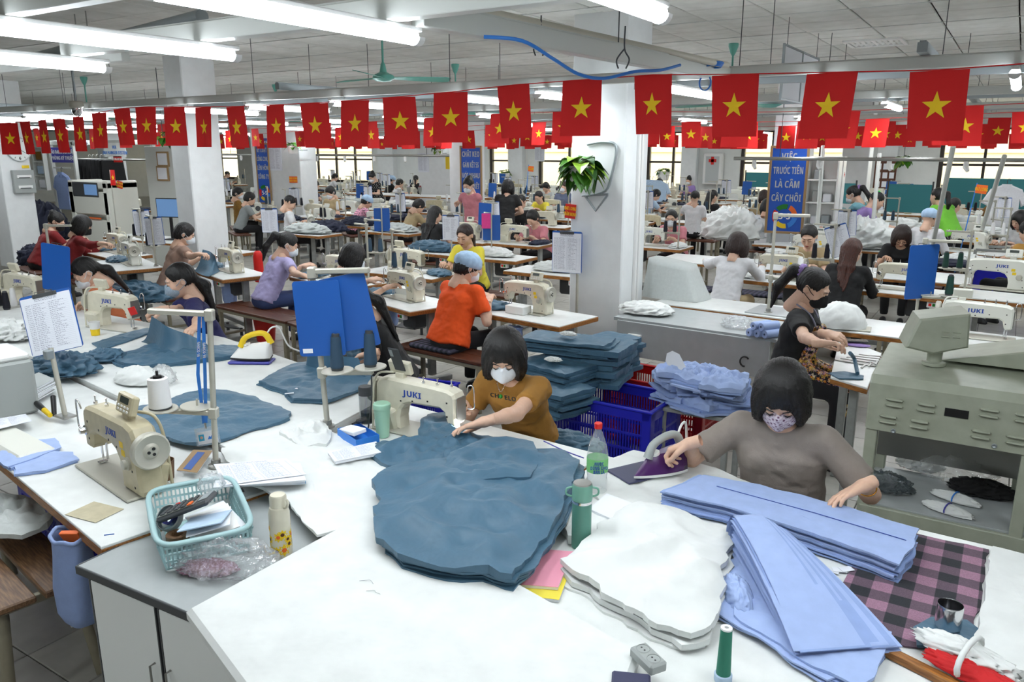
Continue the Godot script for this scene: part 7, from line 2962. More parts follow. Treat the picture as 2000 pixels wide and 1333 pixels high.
func front_right() -> void:
	var o: Node3D
	var g: G
	# iron on its mat
	g = G.new()
	g.bx(V(0, .004, 0), V(.17, .008, .21), .003)
	solo("iron_mat", g, M.navy_board, "dark ribbed mat beneath the purple iron", "mat", V(-1.258, .764, -3.005), -.5)
	o = iron("iron", "purple and white steam iron held by the woman in taupe", V(-1.17, .774, -3.034), 2.65, M.iron_purple, M.white_plastic, M.grey_plastic)
	o.scale = Vector3.ONE * 1.1
	# long stack of pale blue panels
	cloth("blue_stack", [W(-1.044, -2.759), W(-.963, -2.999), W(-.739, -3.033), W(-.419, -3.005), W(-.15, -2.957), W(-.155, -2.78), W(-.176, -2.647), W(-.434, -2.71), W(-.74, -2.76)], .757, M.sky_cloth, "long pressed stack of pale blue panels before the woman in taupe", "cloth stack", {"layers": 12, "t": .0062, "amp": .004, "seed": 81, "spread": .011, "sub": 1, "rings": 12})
	o = get_child(get_child_count() - 1)
	g = G.new()
	g.tube([V(-.869, .836, -2.903), V(-.487, .836, -2.865), V(-.171, .836, -2.814)], .0016, 4)
	part(o, "fold_line", g, M.letter_blue)
	# folded fan of pale blue panels
	o = thing("blue_bundle", "thick folded bundle of pale blue panels looped at its upper end", "cloth stack")
	var fa := V(-.614, .757, -2.581)
	var fb := V(-.242, .757, -2.124)
	var ld := (fb - fa).normalized()
	var wd := V(-ld.z, 0, ld.x)
	var fl := (fb - fa).length()
	rng.seed = 6
	for k in 9:
		var r := .008 + k * .0078
		var h0 := .078
		var prof := []
		var tail := fl * (.92 + .1 * rng.randf())
		for i in 9:
			var t := 1.0 - i / 8.0
			prof.append(W(tail * t, (h0 - r) * (1.0 - .75 * t * t)))
		for i in 9:
			var a := -PI * .5 - PI * i / 8.0
			prof.append(W(cos(a) * r, h0 + sin(a) * r))
		for i in 9:
			var t := i / 8.0
			prof.append(W(tail * t, (h0 + r) * (1.0 - (.62 + .01 * k) * t * t)))
		g = G.new()
		var w0 := -.11 + k * .0125 + rng.randf_range(-.004, .004)
		var w1 := .095 + rng.randf_range(-.006, .006)
		for side in 2:
			var s := g.v.size()
			for i in prof.size():
				var q: Vector2 = prof[i]
				var nrm := .0016 if side == 0 else -.0016
				var c := fa + ld * q.x + V(0, q.y + (nrm if i > 13 else -nrm), 0)
				var fan: float = 1.0 + .55 * q.x / fl
				g.p(c + wd * w0 * fan)
				g.p(c + wd * w1 * fan)
			for i in prof.size() - 1:
				if side == 0:
					g.quad(s + i * 2, s + i * 2 + 1, s + i * 2 + 3, s + i * 2 + 2)
				else:
					g.quad(s + i * 2 + 2, s + i * 2 + 3, s + i * 2 + 1, s + i * 2)
		part(o, "fold", g, M.sky_cloth if k % 2 == 0 else M.sky_cloth_fold_shade)  # alternate folds take the darker tone, fold shading put into the colour
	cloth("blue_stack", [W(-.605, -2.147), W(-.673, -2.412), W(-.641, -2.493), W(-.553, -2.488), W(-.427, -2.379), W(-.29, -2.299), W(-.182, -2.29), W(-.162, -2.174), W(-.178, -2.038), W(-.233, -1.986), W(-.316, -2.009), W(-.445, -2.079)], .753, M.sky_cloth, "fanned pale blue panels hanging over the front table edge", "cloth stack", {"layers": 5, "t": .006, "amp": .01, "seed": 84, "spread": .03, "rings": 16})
	heap("blue_roll", V(-.585, .756, -2.257), V(.045, .05, .11), M.sky_cloth, "rolled end of pale blue cloth under the fanned panels", "cloth", 85, .15, .5)
	for k in 3:
		g = G.new()
		g.bx(Vector3.ZERO, V(.045, .001, .03))
		solo("paper_tag", g, M.paper, ["white tag under the long blue stack", "printed tag by the long blue stack", "folded tag by the long blue stack"][k], "tag", V(-.368, .757, -2.613) + V(.02 * k, .002 * k, -.015 * k), .4 * k)
	# tartan ironing cloth, white pads, steel cup
	cloth("tartan_cloth", [W(-.316, -2.545), W(-.332, -3.054), W(.074, -3.067), W(.067, -2.646), W(.046, -2.378), W(-.104, -2.283), W(-.182, -2.312), W(-.28, -2.426)], .752, M.plaid, "pink and black checked ironing cloth beside the blue stack", "cloth", {"t": .004, "amp": .003, "seed": 91, "sub": 1})
	cloth("white_pad", [W(.082, -3.037), W(.299, -3.03), W(.274, -2.327), W(.093, -2.263), W(.059, -2.347), W(.073, -2.631)], .752, M.white_cloth, "thick white ironing pad at the table end", "pad", {"t": .03, "amp": .008, "seed": 92, "sub": 1})
	cloth("teal_scrap", [W(-.089, -2.393), W(-.041, -2.47), W(.045, -2.509), W(.109, -2.445), W(.06, -2.342), W(-.004, -2.338), W(-.066, -2.299)], .757, M.teal_cloth, "teal cloth scrap beneath the steel cup", "cloth", {"layers": 2, "t": .005, "amp": .006, "seed": 93, "sub": 1})
	o = lathe_thing("steel_cup", "shiny steel cup standing on the teal scrap", "cup", V(-.011, .772, -2.43), [["body", M.chrome, [[.0, .0], [.032, .0], [.036, .006], [.036, .07], [.034, .076], [.032, .07], [.031, .01], [.0, .008]]]])
	g = G.new()
	g.bx(V(0, .012, 0), V(.24, .024, .03), .002)
	solo("wood_strip", g, M.edge_wood, "short wooden strip under the red and white bundle", "wood", V(-.041, .752, -2.181), -.35)
	o = thing("thread_bundle", "bundle of red and white tapes tied with a white band", "bundle", V(.051, .776, -2.239), -.3)
	part(o, "white_tapes", lump_g(V(.13, .035, .05), .3, 95, 4.0, 48, 22, .7), M.white_cloth, V(-.02, .012, -.02))
	part(o, "red_tapes", lump_g(V(.13, .03, .045), .22, 96, 4.0, 48, 22, .7), M.red_cloth, V(.03, .0, .035))
	g = G.new()
	var rg := []
	for k in 14:
		var a := TAU * k / 14.0
		rg.append(V(.0, .035 + sin(a) * .045, cos(a) * .085))
	g.tube(rg, .008, 6, true)
	part(o, "band", g, M.white_cloth)
	# ---- the pocket-setting machine: a big grey-green cabinet on a frame
	o = thing("pocket_machine", "large grey-green pocket machine with vent slots on a steel frame", "machine", V(-.5, 0, -4.12))
	g = G.new()
	g.prism(Transform3D(Basis(V(0, 0, -1), V(0, 1, 0), V(1, 0, 0)), V(.68, 0, 0)), [W(.0, .78), W(.0, 1.02), W(.03, 1.06), W(.62, 1.1), W(.62, .78)], 1.36, .008)
	var cs := part(o, "cabinet", g, M.machine_green)
	for q in [[.12, .95], [.26, .95], [.1, .86], [.24, .86], [.52, .97], [.66, .97], [.5, .86], [.64, .86]]:
		for k in 2:
			g = G.new()
			g.lathe(Transform3D(Basis(V(0, 1, 0), V(1, 0, 0), V(0, 0, -1)) * Basis.from_scale(V(.22, 1, .5)), V(q[0] - .042, q[1] - .03 * k, .002)), [W(0, 0), W(.03, .008), W(.034, .042), W(.03, .078), W(0, .085)], 10)
			part(cs, "vent_slot", g, M.machine_green)
	g = G.new()
	g.bx(V(.39, .93, .003), V(.1, .04, .004))
	part(cs, "opening", g, M.black)
	for q in [[.13, .79], [.56, .8]]:
		g = G.new()
		g.lathe(Transform3D(Basis(Vector3.RIGHT, V(0, 0, 1), V(0, -1, 0)), V(q[0], q[1], .001)), [W(.012, 0), W(.012, .003), W(.008, .004), W(0, .0)], 14)
		part(cs, "screw", g, M.zinc)
	for x in [.03, .7, 1.3]:
		for z in [-.04, -.58]:
			g = G.new()
			g.bx(V(x, .39, z), V(.055, .78, .06), .004)
			part(o, "leg", g, M.machine_green)
	g = G.new()
	g.bx(V(.66, .33, -.02), V(1.3, .07, .03), .004)
	g.bx(V(.66, .33, -.6), V(1.3, .07, .03), .004)
	part(o, "frame_rail", g, M.machine_green)
	g = G.new()
	g.bx(V(.66, .37, -.31), V(1.3, .012, .56), .002)
	part(o, "shelf", g, M.laminate_grey)
	g = G.new()
	g.bx(V(.66, .56, -.55), V(1.3, .2, .02), .002)
	part(o, "back_plate", g, M.steel)
	# the swivel head on top
	g = G.new()
	g.prism(Transform3D(Basis.from_euler(V(0, .25, 0)), V(.24, 1.2, -.32)), [W(-.15, -.02), W(-.1, .13), W(.12, .17), W(.13, .0), W(-.02, -.045)], .24, .01)
	var hd := part(o, "control_head", g, M.machine_green)
	for k in 4:
		g = G.new()
		g.box(Transform3D(Basis.from_euler(V(0, .25, 0)), V(.24, 1.2, -.32)) * xf(V(.02 + .05 * (k % 2), .05 + .025 * (k / 2), .122)), V(.035, .008, .005), .002)
		part(hd, "slot", g, M.machine_green)
	g = G.new()
	g.lathe(xf(V(.25, 1.08, -.3)), [W(.055, .0), W(.055, .015), W(.035, .02), W(.035, .09)], 18)
	part(o, "swivel_post", g, M.machine_green)
	# the sloped housing behind
	g = G.new()
	g.prism(Transform3D(Basis(), V(.78, 1.1, -.5)), [W(-.5, .0), W(.6, .0), W(.6, .2), W(.0, .13)], .34, .01)
	part(o, "sloped_housing", g, M.machine_green)
	# working table of the apron worker: steel templates, cloth strips, phone
	slab("work_table", [W(-.782, -4.697), W(-.566, -4.584), W(-.613, -5.462), W(-.927, -5.771)], .86, .04, M.laminate, M.edge_wood, "small white work table joined to the pocket machine", "table", [W(-.66, -4.8), W(-.802, -5.342)])
	for k in 5:
		g = G.new()
		g.box(xf(Vector3.ZERO, -.3 + .06 * k), V(.3, .004, .02), .001)
		g.box(xf(V(.02, 0, .05), -.3 + .06 * k + PI * .5), V(.1, .004, .012), .001)
		solo("steel_template", g, M.steel, ["steel pocket template, lowest on the work table", "steel pocket template with a cross bar", "steel pocket template, upper one", "steel pocket template near the cabinet", "steel pocket template under the teal strip"][k], "template", V(-.687, .9, -5.086) + V(.03 * k, .006 * k - .035, -.04 * k), .2)
	cloth("teal_strip", [W(-.801, -4.757), W(-.731, -4.841), W(-.614, -4.811), W(-.607, -4.728), W(-.728, -4.664)], .862, M.teal_cloth, "teal strip on the apron worker's table", "cloth", {"t": .006, "amp": .004, "seed": 98})
	g = G.new()
	g.tube(spline([V(-.714, .98, -4.854), V(-.702, .93, -4.944), V(-.678, .9, -4.883), V(-.652, .88, -4.787)], 4), .012, 6)
	solo("teal_ribbon", g, M.teal_cloth, "teal ribbon held in the apron worker's hand", "ribbon")
	o = thing("phone", "dark phone lying on purple cloth behind the templates", "phone", V(-.795, .885, -5.608), .3)
	g = G.new()
	g.bx(V(0, .004, 0), V(.15, .008, .075), .003)
	part(o, "body", g, M.dark_grey)
	g = G.new()
	g.bx(V(0, .0085, 0), V(.138, .001, .066))
	part(o, "screen", g, M.lcd)
	heap("purple_purse", V(-.789, .862, -5.585), V(.09, .012, .055), M.violet, "folded purple cloth purse under the dark phone", "purse", 99, .1)
	# shelf contents
	heap("plastic_bag", V(-.102, .378, -4.715), V(.2, .12, .13), M.clear_plastic, "big clear plastic bag on the machine shelf", "bag", 101, .3)
	heap("fabric_bag", V(-.274, .378, -4.776), V(.12, .07, .09), M.white_cloth, "white bagged cloth next to the clear bag on the shelf", "bag", 102, .25)
	heap("dark_bag", V(-.406, .378, -4.362), V(.14, .07, .09), M.smoke_plastic, "dark bagged bundle on the machine shelf", "bag", 103, .3)
	heap("black_bundle", V(.039, .378, -4.568), V(.15, .06, .08), M.black_cloth, "black cloth bundle tied with purple ribbon on the shelf", "bundle", 104, .3)
	for k in 2:
		o = thing("white_bundle", ["white tape bundle tied with a purple band on the shelf", "white tape bundle with a blue tie on the shelf"][k], "bundle", [V(-.093, .378, -4.234), V(-.07, .378, -4.403)][k], -.3)
		part(o, "tapes", lump_g(V(.12, .032, .045), .22, 105 + k, 3.5, 40, 20, .8), M.white_cloth)
		g = G.new()
		var b2 := []
		for q in 12:
			var a := TAU * q / 12.0
			b2.append(V(.0, .02 + sin(a) * .024, cos(a) * .05))
		g.tube(b2, .004, 5, true)
		part(o, "band", g, [M.sign_purple, M.cable_blue][k])


func mid_floor() -> void:
	var o: Node3D
	var g: G
	# bench and cushion of the woman in orange
	o = place("bench", "bench", "wooden bench with grey legs under the woman in orange", "bench", V(-4.0, 0, -5.28), -.1)
	g = G.new()
	g.bx(V(0, .02, 0), V(.5, .04, .3), .018)
	solo("cushion", g, M.plaid_grey, "grey checked cushion on the bench of the woman in orange", "cushion", V(-4.1, .458, -5.28), -.1)
	place("bench", "bench", "dark wooden bench under the woman in lilac", "bench", V(-6.75, 0, -5.6), -.12).scale = V(1.35, 1, 1.2)
	# crates with teal bundles
	crate("tall blue slotted crate in the aisle behind the woman in mustard", V(-2.2, .0, -4.72), V(.86, .52, .5), M.crate_blue, -.04)
	crate("red slotted crate standing behind the blue one", V(-2.05, .0, -5.35), V(.8, .5, .45), M.crate_red, -.04)
	crate("dark blue crate under the bench of the woman in orange", V(-3.75, 0, -4.7), V(.36, .32, .3), M.crate_blue, .2)
	for c in [[V(-2.512, .5, -4.448), V(.26, .1, .17), "lowest teal bundle over the crate rim", .3], [V(-2.577, .62, -4.63), V(.24, .08, .17), "tied teal bundle with a white ribbon on the pile", .2], [V(-2.459, .6, -4.913), V(.27, .16, .2), "big teal bundle folded against the crate corner", -.1], [V(-2.555, .8, -4.811), V(.3, .06, .14), "rolled teal bundle on top of the pile", -.15], [V(-2.39, .62, -5.155), V(.16, .14, .16), "teal bundle sagging beside the red crate", .2]]:
		cloth("teal_bundle", rect_loop(c[0], c[1].x, c[1].z, c[3]), c[0].y - .06, M.teal_cloth, c[2], "bundle", {"layers": 7, "t": c[1].y * .24, "amp": .02, "seed": int(c[1].x * 300), "spread": .03, "freq": 5.0, "rings": 16})
	o = lathe_thing("stool", "grey steel stool under the teal bundles", "stool", V(-2.85, 0, -4.75), [["seat", M.frame_grey, [[.0, .44], [.16, .44], [.165, .455], [.16, .465], [.0, .465]]]])
	for k in 4:
		g = G.new()
		var a := TAU * (k + .5) / 4.0
		g.tube([V(cos(a) * .12, .44, sin(a) * .12), V(cos(a) * .17, 0, sin(a) * .17)], .012, 8)
		part(o, "leg", g, M.frame_grey)
	for k in 2:
		heap("white_ribbon", [V(-2.544, .74, -4.534), V(-2.539, .88, -4.74)][k], V(.06, .02, .04), M.white_cloth, ["white ribbon knotted on the middle teal bundle", "white tag cloth on the topmost teal bundle"][k], "ribbon", 120 + k, .35)
	heap("teal_cloth_pile", V(-4.6, .0, -5.0), V(.3, .42, .25), M.teal_cloth, "teal cloth hanging down beside the bench of the woman in orange", "cloth", 122, .25)
	heap("teal_cloth_pile", V(-8.724, .4, -5.428), V(.55, .16, .25), M.teal_cloth, "large dark teal cloth slumped behind the woman in rust", "cloth", 123, .25)
	heap("teal_cloth_pile", V(-12.611, .4, -6.231), V(.3, .25, .25), M.navy_cloth, "dark cloth pile behind the women in red", "cloth", 124, .3)
	heap("teal_cloth_pile", V(-1.923, .55, -3.614), V(.2, .06, .12), M.teal_cloth, "teal cloth lying in the lap of the woman in mustard", "cloth", 125, .25)
	# pale blue bundles on a stool by the crate
	o = thing("low_stand", "grey steel stand under the pale blue bundles", "stand", V(-1.574, .52, -4.753) * V(1, 0, 1) + V(0, 0, -.05))
	g = G.new()
	g.bx(V(0, .5, 0), V(.5, .025, .34), .004)
	part(o, "top", g, M.frame_grey)
	for sx in [-1, 1]:
		for sz in [-1, 1]:
			g = G.new()
			g.bx(V(sx * .21, .245, sz * .13), V(.035, .49, .035), .003)
			part(o, "leg", g, M.frame_grey)
	var bp := o.position
	rng.seed = 15
	for k in 9:
		var q := bp + V(-.15 + .15 * (k % 3) + rng.randf_range(-.03, .03), .513 + .075 * (k / 3), rng.randf_range(-.05, .05))
		var st := rng.state
		cloth("blue_cloth_roll", rect_loop(q, .12, .17, rng.randf_range(-1.3, 1.3)), q.y, M.sky_cloth, "pale blue folded cloth in the tied heap by the crate", "cloth", {"layers": 4, "t": .014, "amp": .06, "seed": 131 + k, "spread": .045, "freq": 8.0, "rings": 14}).set_meta("group", "pale blue folded cloths by the crate")
		rng.state = st
		rng.randf()
	o = thing("paper_tag", "white card tag tied to the pale blue heap", "tag", V(-1.747, .78, -4.759), .4)
	g = G.new()
	g.prism(xf(Vector3.ZERO, 0, -.4, .5), [W(-.05, -.08), W(.05, -.08), W(.05, .05), W(.02, .09), W(-.02, .09), W(-.05, .05)], .002)
	part(o, "card", g, M.paper)
	# grey front table right of the column
	o = slab("panel_table", [W(-2.8, -6.05), W(-1.4, -5.95), W(-1.35, -6.62), W(-2.75, -6.72)], .75, .03, M.laminate_grey, M.laminate_grey, "grey-topped table with a deep front panel beside the column", "table", [W(-2.72, -6.1), W(-1.48, -6.05), W(-1.45, -6.55)])
	g = G.new()
	g.box(Transform3D(Basis.from_euler(V(0, -.07, 0)), V(-2.1, .58, -5.99)), V(1.32, .3, .02), .003)
	part(o, "front_panel", g, M.laminate_grey)
	g = G.new()
	g.bx(V(-2.58, .56, -6.0), V(.12, .14, .03), .004)
	g.bx(V(-2.58, .54, -5.975), V(.09, .1, .03), .01)
	var sk := part(o, "socket", g, M.white_plastic)
	g = G.new()
	g.bx(V(-2.57, .465, -5.97), V(.07, .06, .05), .01)
	part(sk, "plug", g, M.crate_blue)
	g = G.new()
	var hk := []
	for k in 10:
		var a := .6 + 4.2 * k / 9.0
		hk.append(V(-1.62 + cos(a) * .035, .55 + sin(a) * .04, -5.92))
	g.tube(hk, .007, 6)
	part(o, "hook", g, M.black)
	heap("white_cloth_bundle", V(-2.618, .752, -6.324), V(.24, .08, .17), M.white_cloth, "white cloth bundle folded on the grey-topped table", "cloth", 141, .2)
	slab("sewing_table", [W(-2.75, -6.78), W(-1.3, -6.68), W(-1.28, -7.25), W(-2.72, -7.3)], .76, .045, M.laminate, M.edge_wood, "white table with an orange edge behind the grey-topped one", "table", [W(-1.4, -7.1), W(-2.6, -7.15)])
	g = G.new()
	g.bx(V(0, .004, 0), V(.5, .008, .4), .002)
	solo("hinged_leaf", g, M.laminate_grey, "grey hinged leaf with blue tape on the orange-edged table", "board", V(-1.62, .762, -6.95), -.07)
	# covered machine
	o = thing("machine_cover", "pale grey cloth cover draped over a machine by the column", "cover", V(-2.657, .762, -7.168), -.05)
	g = G.new()
	var prev := -1
	for r in 9:
		var t := r / 8.0
		var s := g.v.size()
		for k in 40:
			var a := TAU * k / 40.0
			var sq := V(signf(cos(a)) * pow(absf(cos(a)), .4), 0, -signf(sin(a)) * pow(absf(sin(a)), .4))
			var w := lerpf(1.0, .72, t) + .05 * (1.0 - t) * sin(a * 7.0 + 1.0) * (1.0 - t * .5)
			g.p(V(sq.x * .3 * w - .06 * t, t * .34 + .03 * t * sq.x * -1.0, sq.z * .2 * w))
		if prev >= 0:
			for k in 40:
				g.quad(prev + k, prev + (k + 1) % 40, s + (k + 1) % 40, s + k)
		prev = s
	var c0 := g.p(V(-.06, .35, 0))
	for k in 40:
		g.tri(c0, prev + k, prev + (k + 1) % 40)
	part(o, "cloth", g, M.grey_cover)
	heap("white_plastic_bag", V(-1.771, .752, -6.187), V(.12, .07, .1), M.clear_plastic, "crumpled clear bag on the grey-topped table", "bag", 143, .35)
	for k in 5:
		g = G.new()
		g.lathe(Transform3D(Basis(V(0, 1, 0), V(.5, 0, -.86), V(-.86, 0, -.5)), Vector3.ZERO), [W(.008, 0), W(.03, .0), W(.033, .01), W(.033, .17), W(.02, .18), W(.01, .16)], 14)
		solo("blue_cloth_roll", g, M.sky_cloth, "small blue and white roll in the stack by the apron worker", "cloth roll", V(-1.603, .785, -5.91) + V(.06 * (k % 3) + .03 * (k / 3), .055 * (k / 3), 0), 0, "small blue rolls by the apron worker")
	# long white table with the bagged machine, leaning post
	slab("sewing_table", [W(-1.25, -6.5), W(.6, -6.38), W(.6, -6.95), W(-1.22, -7.1)], .76, .045, M.laminate, M.edge_wood, "long white table with an orange edge behind the apron worker", "table", [W(.4, -6.6), W(-1.1, -6.95)])
	o = thing("bagged_machine", "sewing machine head hidden under a white cloth hood", "machine", V(-1.065, .762, -6.582), .1)
	part(o, "hood", lump_g(V(.2, .2, .12), .08, 151, 1.8, 44, 24, .95), M.white_cloth)
	g = G.new()
	g.bx(V(0, .006, 0), V(.46, .012, .17), .003)
	part(o, "bed", g, M.wheel_grey)
	place("machine_white", "sewing_machine", "white sewing machine with red clamps beyond the pocket machine", "sewing machine", V(-.15, .762, -6.78), PI)
	var s2 := place("stand", "thread_stand", "slanting thread stand between the white hood and the striped bench", "thread stand", V(-1.702, .762, -6.849), .3)
	s2.scale = V(1.2, 1.4, 1.2)
	place("cone_white", "thread_cone", "white cone on the slanting stand behind the apron worker", "thread cone", s2.transform * V(.195, .237, -.02))
	# blue-backed boards on the tall stand at the right
	var st := place("stand", "thread_stand", "tall stand with a blue board beyond the pocket machine", "thread stand", V(-.559, .762, -6.904), .2)
	st.scale = V(1.1, 1.15, 1.1)
	o = place("clip_1", "clipboard", "blue board edged with paper on the tall stand beyond the pocket machine", "clipboard", st.transform * V(.0, .58, .03), PI + .9)
	o.scale = Vector3.ONE * 1.25
	place("cone_green", "thread_cone", "dark grey cone on the tall stand by the pocket machine", "thread cone", st.transform * V(.195, .237, -.02))
	# row of the auburn-haired woman, extended to the frame edge
	slab("sewing_table", [W(-.33, -8.72), W(.9, -8.58), W(.9, -9.12), W(-.33, -9.28)], .75, .045, M.laminate, M.edge_wood, "long white table with an orange edge before the frame of blue cloth", "table", [W(.7, -8.8), W(-.2, -9.1)])
	place("machine_white", "sewing_machine", "white sewing machine with a yellow sticker facing the blue-cloth frame", "sewing machine", V(-.06, .755, -9.372), -.1).scale = Vector3.ONE * 1.15
	heap("navy_cloth", V(-.506, .756, -11.018), V(.6, .06, .2), M.navy_cloth, "navy cloth spread before the woman in black lace", "cloth", 160, .2)
	heap("white_cloth_pile", V(-.471, .7, -11.495), V(.3, .12, .2), M.white_cloth, "white cloth bundle beside the blue-cloth frame", "cloth", 161, .2)
	o = thing("cloth_rack", "grey steel frame lined with blue cloth at the row end", "rack", V(-.232, .7, -12.822) * V(1, 0, 1) + V(.35, 0, .1))
	g = G.new()
	for q in [.72, .82]:
		g.bx(V(.2, q, .3), V(1.4, .035, .035), .003)
		g.bx(V(.2, q, -.2), V(1.4, .035, .035), .003)
	for x in [-.5, .2, .9]:
		for z in [.3, -.2]:
			g.bx(V(x, .41, z), V(.04, .82, .04), .003)
	part(o, "frame", g, M.frame_grey)
	g = G.new()
	g.bx(V(.2, .45, .27), V(1.36, .5, .012), .004)
	g.bx(V(.2, .22, .05), V(1.36, .012, .45), .004)
	part(o, "blue_lining", g, M.crate_blue)
	# striped bench pads, heaps of white work
	g = G.new()
	g.bx(V(0, .47, 0), V(1.2, .04, .3), .015)
	solo("bench_pad", g, M.plaid_grey, "dark striped pad on the bench of the woman in the white blouse", "cushion", V(-2.805, .45, -9.472) * V(1, 0, 1) + V(.1, .0, .1))
	heap("white_cloth_heap", V(-3.725, .75, -12.337), V(.48, .42, .32), M.white_cloth, "tall round heap of white shirts beside the woman in the white blouse", "cloth heap", 170, .26, .0, 4.5, .8)
	heap("white_cloth_heap", V(-1.882, .75, -12.332), V(.52, .36, .34), M.white_cloth, "wide heap of layered white shirts behind the auburn ponytail", "cloth heap", 171, .32, .0, 5.5, .8)
	heap("white_cloth_heap", V(-1.791, .75, -15.263), V(.55, .2, .3), M.white_cloth, "low heap of white cloth behind the woman in black lace", "cloth heap", 172, .25, .0, 4.0, .8)
	heap("white_cloth_heap", V(-2.833, .8, -15.33), V(.6, .12, .3), M.white_cloth, "white shirts on the standing women's table", "cloth heap", 173, .25, .0, 4.0, .8)
	heap("white_cloth_heap", V(-.556, .76, -15.623), V(.7, .1, .25), M.white_cloth, "white cloth spread before the ochre-sleeved worker", "cloth heap", 174, .25, .0, 4.0, .8)
	slab("sorting_table", [W(-3.3, -12.0), W(-.9, -12.0), W(-.9, -13.0), W(-3.0, -12.45)], .76, .04, M.laminate, M.edge_wood, "white sorting table of the two standing women", "table", [W(-1.1, -12.2), W(-1.1, -12.8)])
	slab("heap_table", [W(-3.9, -9.6), W(-.3, -9.6), W(-.3, -10.4), W(-3.9, -10.4)], .745, .04, M.laminate, M.edge_wood, "white table bearing the heaps of white shirts", "table", [W(-3.7, -9.8), W(-.5, -9.8), W(-3.7, -10.2), W(-.5, -10.2)])
	# navy and white cloth between the rows left of the column
	for c in [[V(-10.143, .752, -9.939), 640, .45, .16, "navy_cloth", "navy trousers heaped behind the man in white"], [V(-10.488, .752, -11.081), 700, .4, .14, "navy_cloth", "navy trousers heaped by the blue sacks"], [V(-9.156, .752, -10.566), 770, .5, .12, "grey_cover", "white sheet over the cloth by the long-haired woman"], [V(-15.15, .752, -16.049), 700, .6, .12, "grey_cover", "pale cloth spread under the polka-dot woman"], [V(-10.251, .752, -9.562), 600, .5, .14, "grey_cover", "grey-green sheet drawn across the table before the man in white"], [V(-10.557, .752, -12.352), 780, .45, .12, "navy_cloth", "dark cloth before the bent worker in cream"], [V(-6.903, .752, -8.775), 845, .4, .12, "teal_cloth", "teal cloth heaped before the woman in yellow"], [V(-5.891, .752, -8.766), 960, .35, .1, "white_cloth", "white cloth behind the orange woman's machine"], [V(-4.487, .752, -8.029), 1085, .3, .1, "white_cloth", "white cloth piled by the column"], [V(-12.494, .752, -11.123), 560, .4, .1, "navy_cloth", "navy cloth under the hands of the man in white"], [V(-13.18, .752, -15.64), 790, .6, .12, "white_cloth", "white cloth on the far table below the iron"], [V(-9.512, .752, -7.12), 420, .3, .1, "teal_cloth", "teal cloth beside the beige polo"]]:
		var lone := true
		for t in taken:
			if t.distance_to(W(c[0].x, c[0].z)) < .6:
				lone = false
		if lone:
			place("table", "cloth_table", "low wooden-edged table bearing the " + c[5], "table", c[0] * V(1, 0, 1), 0)
			taken.append(W(c[0].x, c[0].z))
		heap("cloth_pile", c[0], V(c[2], c[3], c[2] * .45), M[c[4]], c[5], "cloth", c[1], .24, .0, 3.5, .8)
	drape("teal_drape", [V(-8.028, 1, -5.841), V(-7.93, .98, -5.864), V(-7.764, .95, -5.805)], [V(-8.04, .76, -5.712), V(-7.587, .76, -5.547), V(-7.786, .76, -5.873)], M.teal_cloth, "teal cloth held up by the woman in the beige polo", 7, .012)
	# clipboards and hung bags of the second row
	for c in [[V(-6.351, 1.3, -8.477), .35, 1, "white clipboard hung before the woman in yellow"], [V(-5.89, 1.3, -8.77), PI + .5, 2, "blue board with a pink pouch beside the woman in orange"], [V(-7.949, 1.3, -8.905), PI + .6, 0, "upright blue board by the navy cloth"], [V(-8.812, 1.35, -7.537), .5, 2, "clipboard with a table of figures before the man in white"], [V(-11.363, 1.3, -8.392), .5, 3, "sheet of small photos clipped by the square column"]]:
		o = place("clip_photos" if c[2] == 3 else "clip_%d" % c[2], "clipboard", c[3], "clipboard", c[0], c[1])
		var q := G.new()
		q.tube([V(.0, -c[0].y, -.02), V(.0, .03, -.02), V(.1, .03, -.02)], .01, 6)
		part(o, "holder", q, M.stand_grey)
	g = G.new()
	g.bx(Vector3.ZERO, V(.12, .2, .012), .005)
	solo("pink_pouch", g, M.hot_pink, "bright pink pouch hanging on the stand by the woman in orange", "pouch", V(-5.89, 1.3, -8.77) + V(-.05, -.08, .055), .5)
	for c in [[V(-7.659, .68, -5.873), "pale blue bag hung between the beige polo and the lilac shirt"], [V(-8.632, .68, -6.479), "small pale blue bag hung behind the beige polo"], [V(-5.235, .7, -5.927), "pale blue bag hung under the black bob's table"], [V(-3.514, .66, -5.562), "pale blue bag hung under the orange woman's table"]]:
		place("bag", "cloth_bag", c[1], "bag", c[0])
	g = G.new()
	g.bx(V(0, .035, 0), V(.2, .07, .12), .003)
	solo("white_box", g, M.card_white, "open white box by the orange woman's machine", "box", V(-3.567, .752, -5.722), -.1)
	g = G.new()
	g.bx(V(0, .035, 0), V(.2, .07, .12), .003)
	solo("white_box", g, M.card_white, "white box before the machine of the black bob", "box", V(-5.002, .752, -5.908), -.1)
	lathe_thing("fire_extinguisher", "red fire extinguisher behind the beige polo", "extinguisher", V(-8.072, .7, -6.671) * V(1, 0, 1) + V(0, .5, 0), [["tank", M.red, [[.0, .0], [.055, .0], [.06, .01], [.06, .33], [.045, .38], [.02, .4]]], ["stand", M.frame_grey, [[.08, -.5], [.08, -.48], [.02, -.47], [.02, .0]]], ["valve", M.black, [[.022, .4], [.022, .44], [0, .45]]]])
	lathe_thing("bucket", "red bucket under the bench of the woman in lilac", "bucket", V(-7.132, 0, -5.922), [["body", M.red, [[.0, .0], [.1, .0], [.13, .26], [.135, .265], [.12, .26], [.1, .02], [.0, .02]]]])


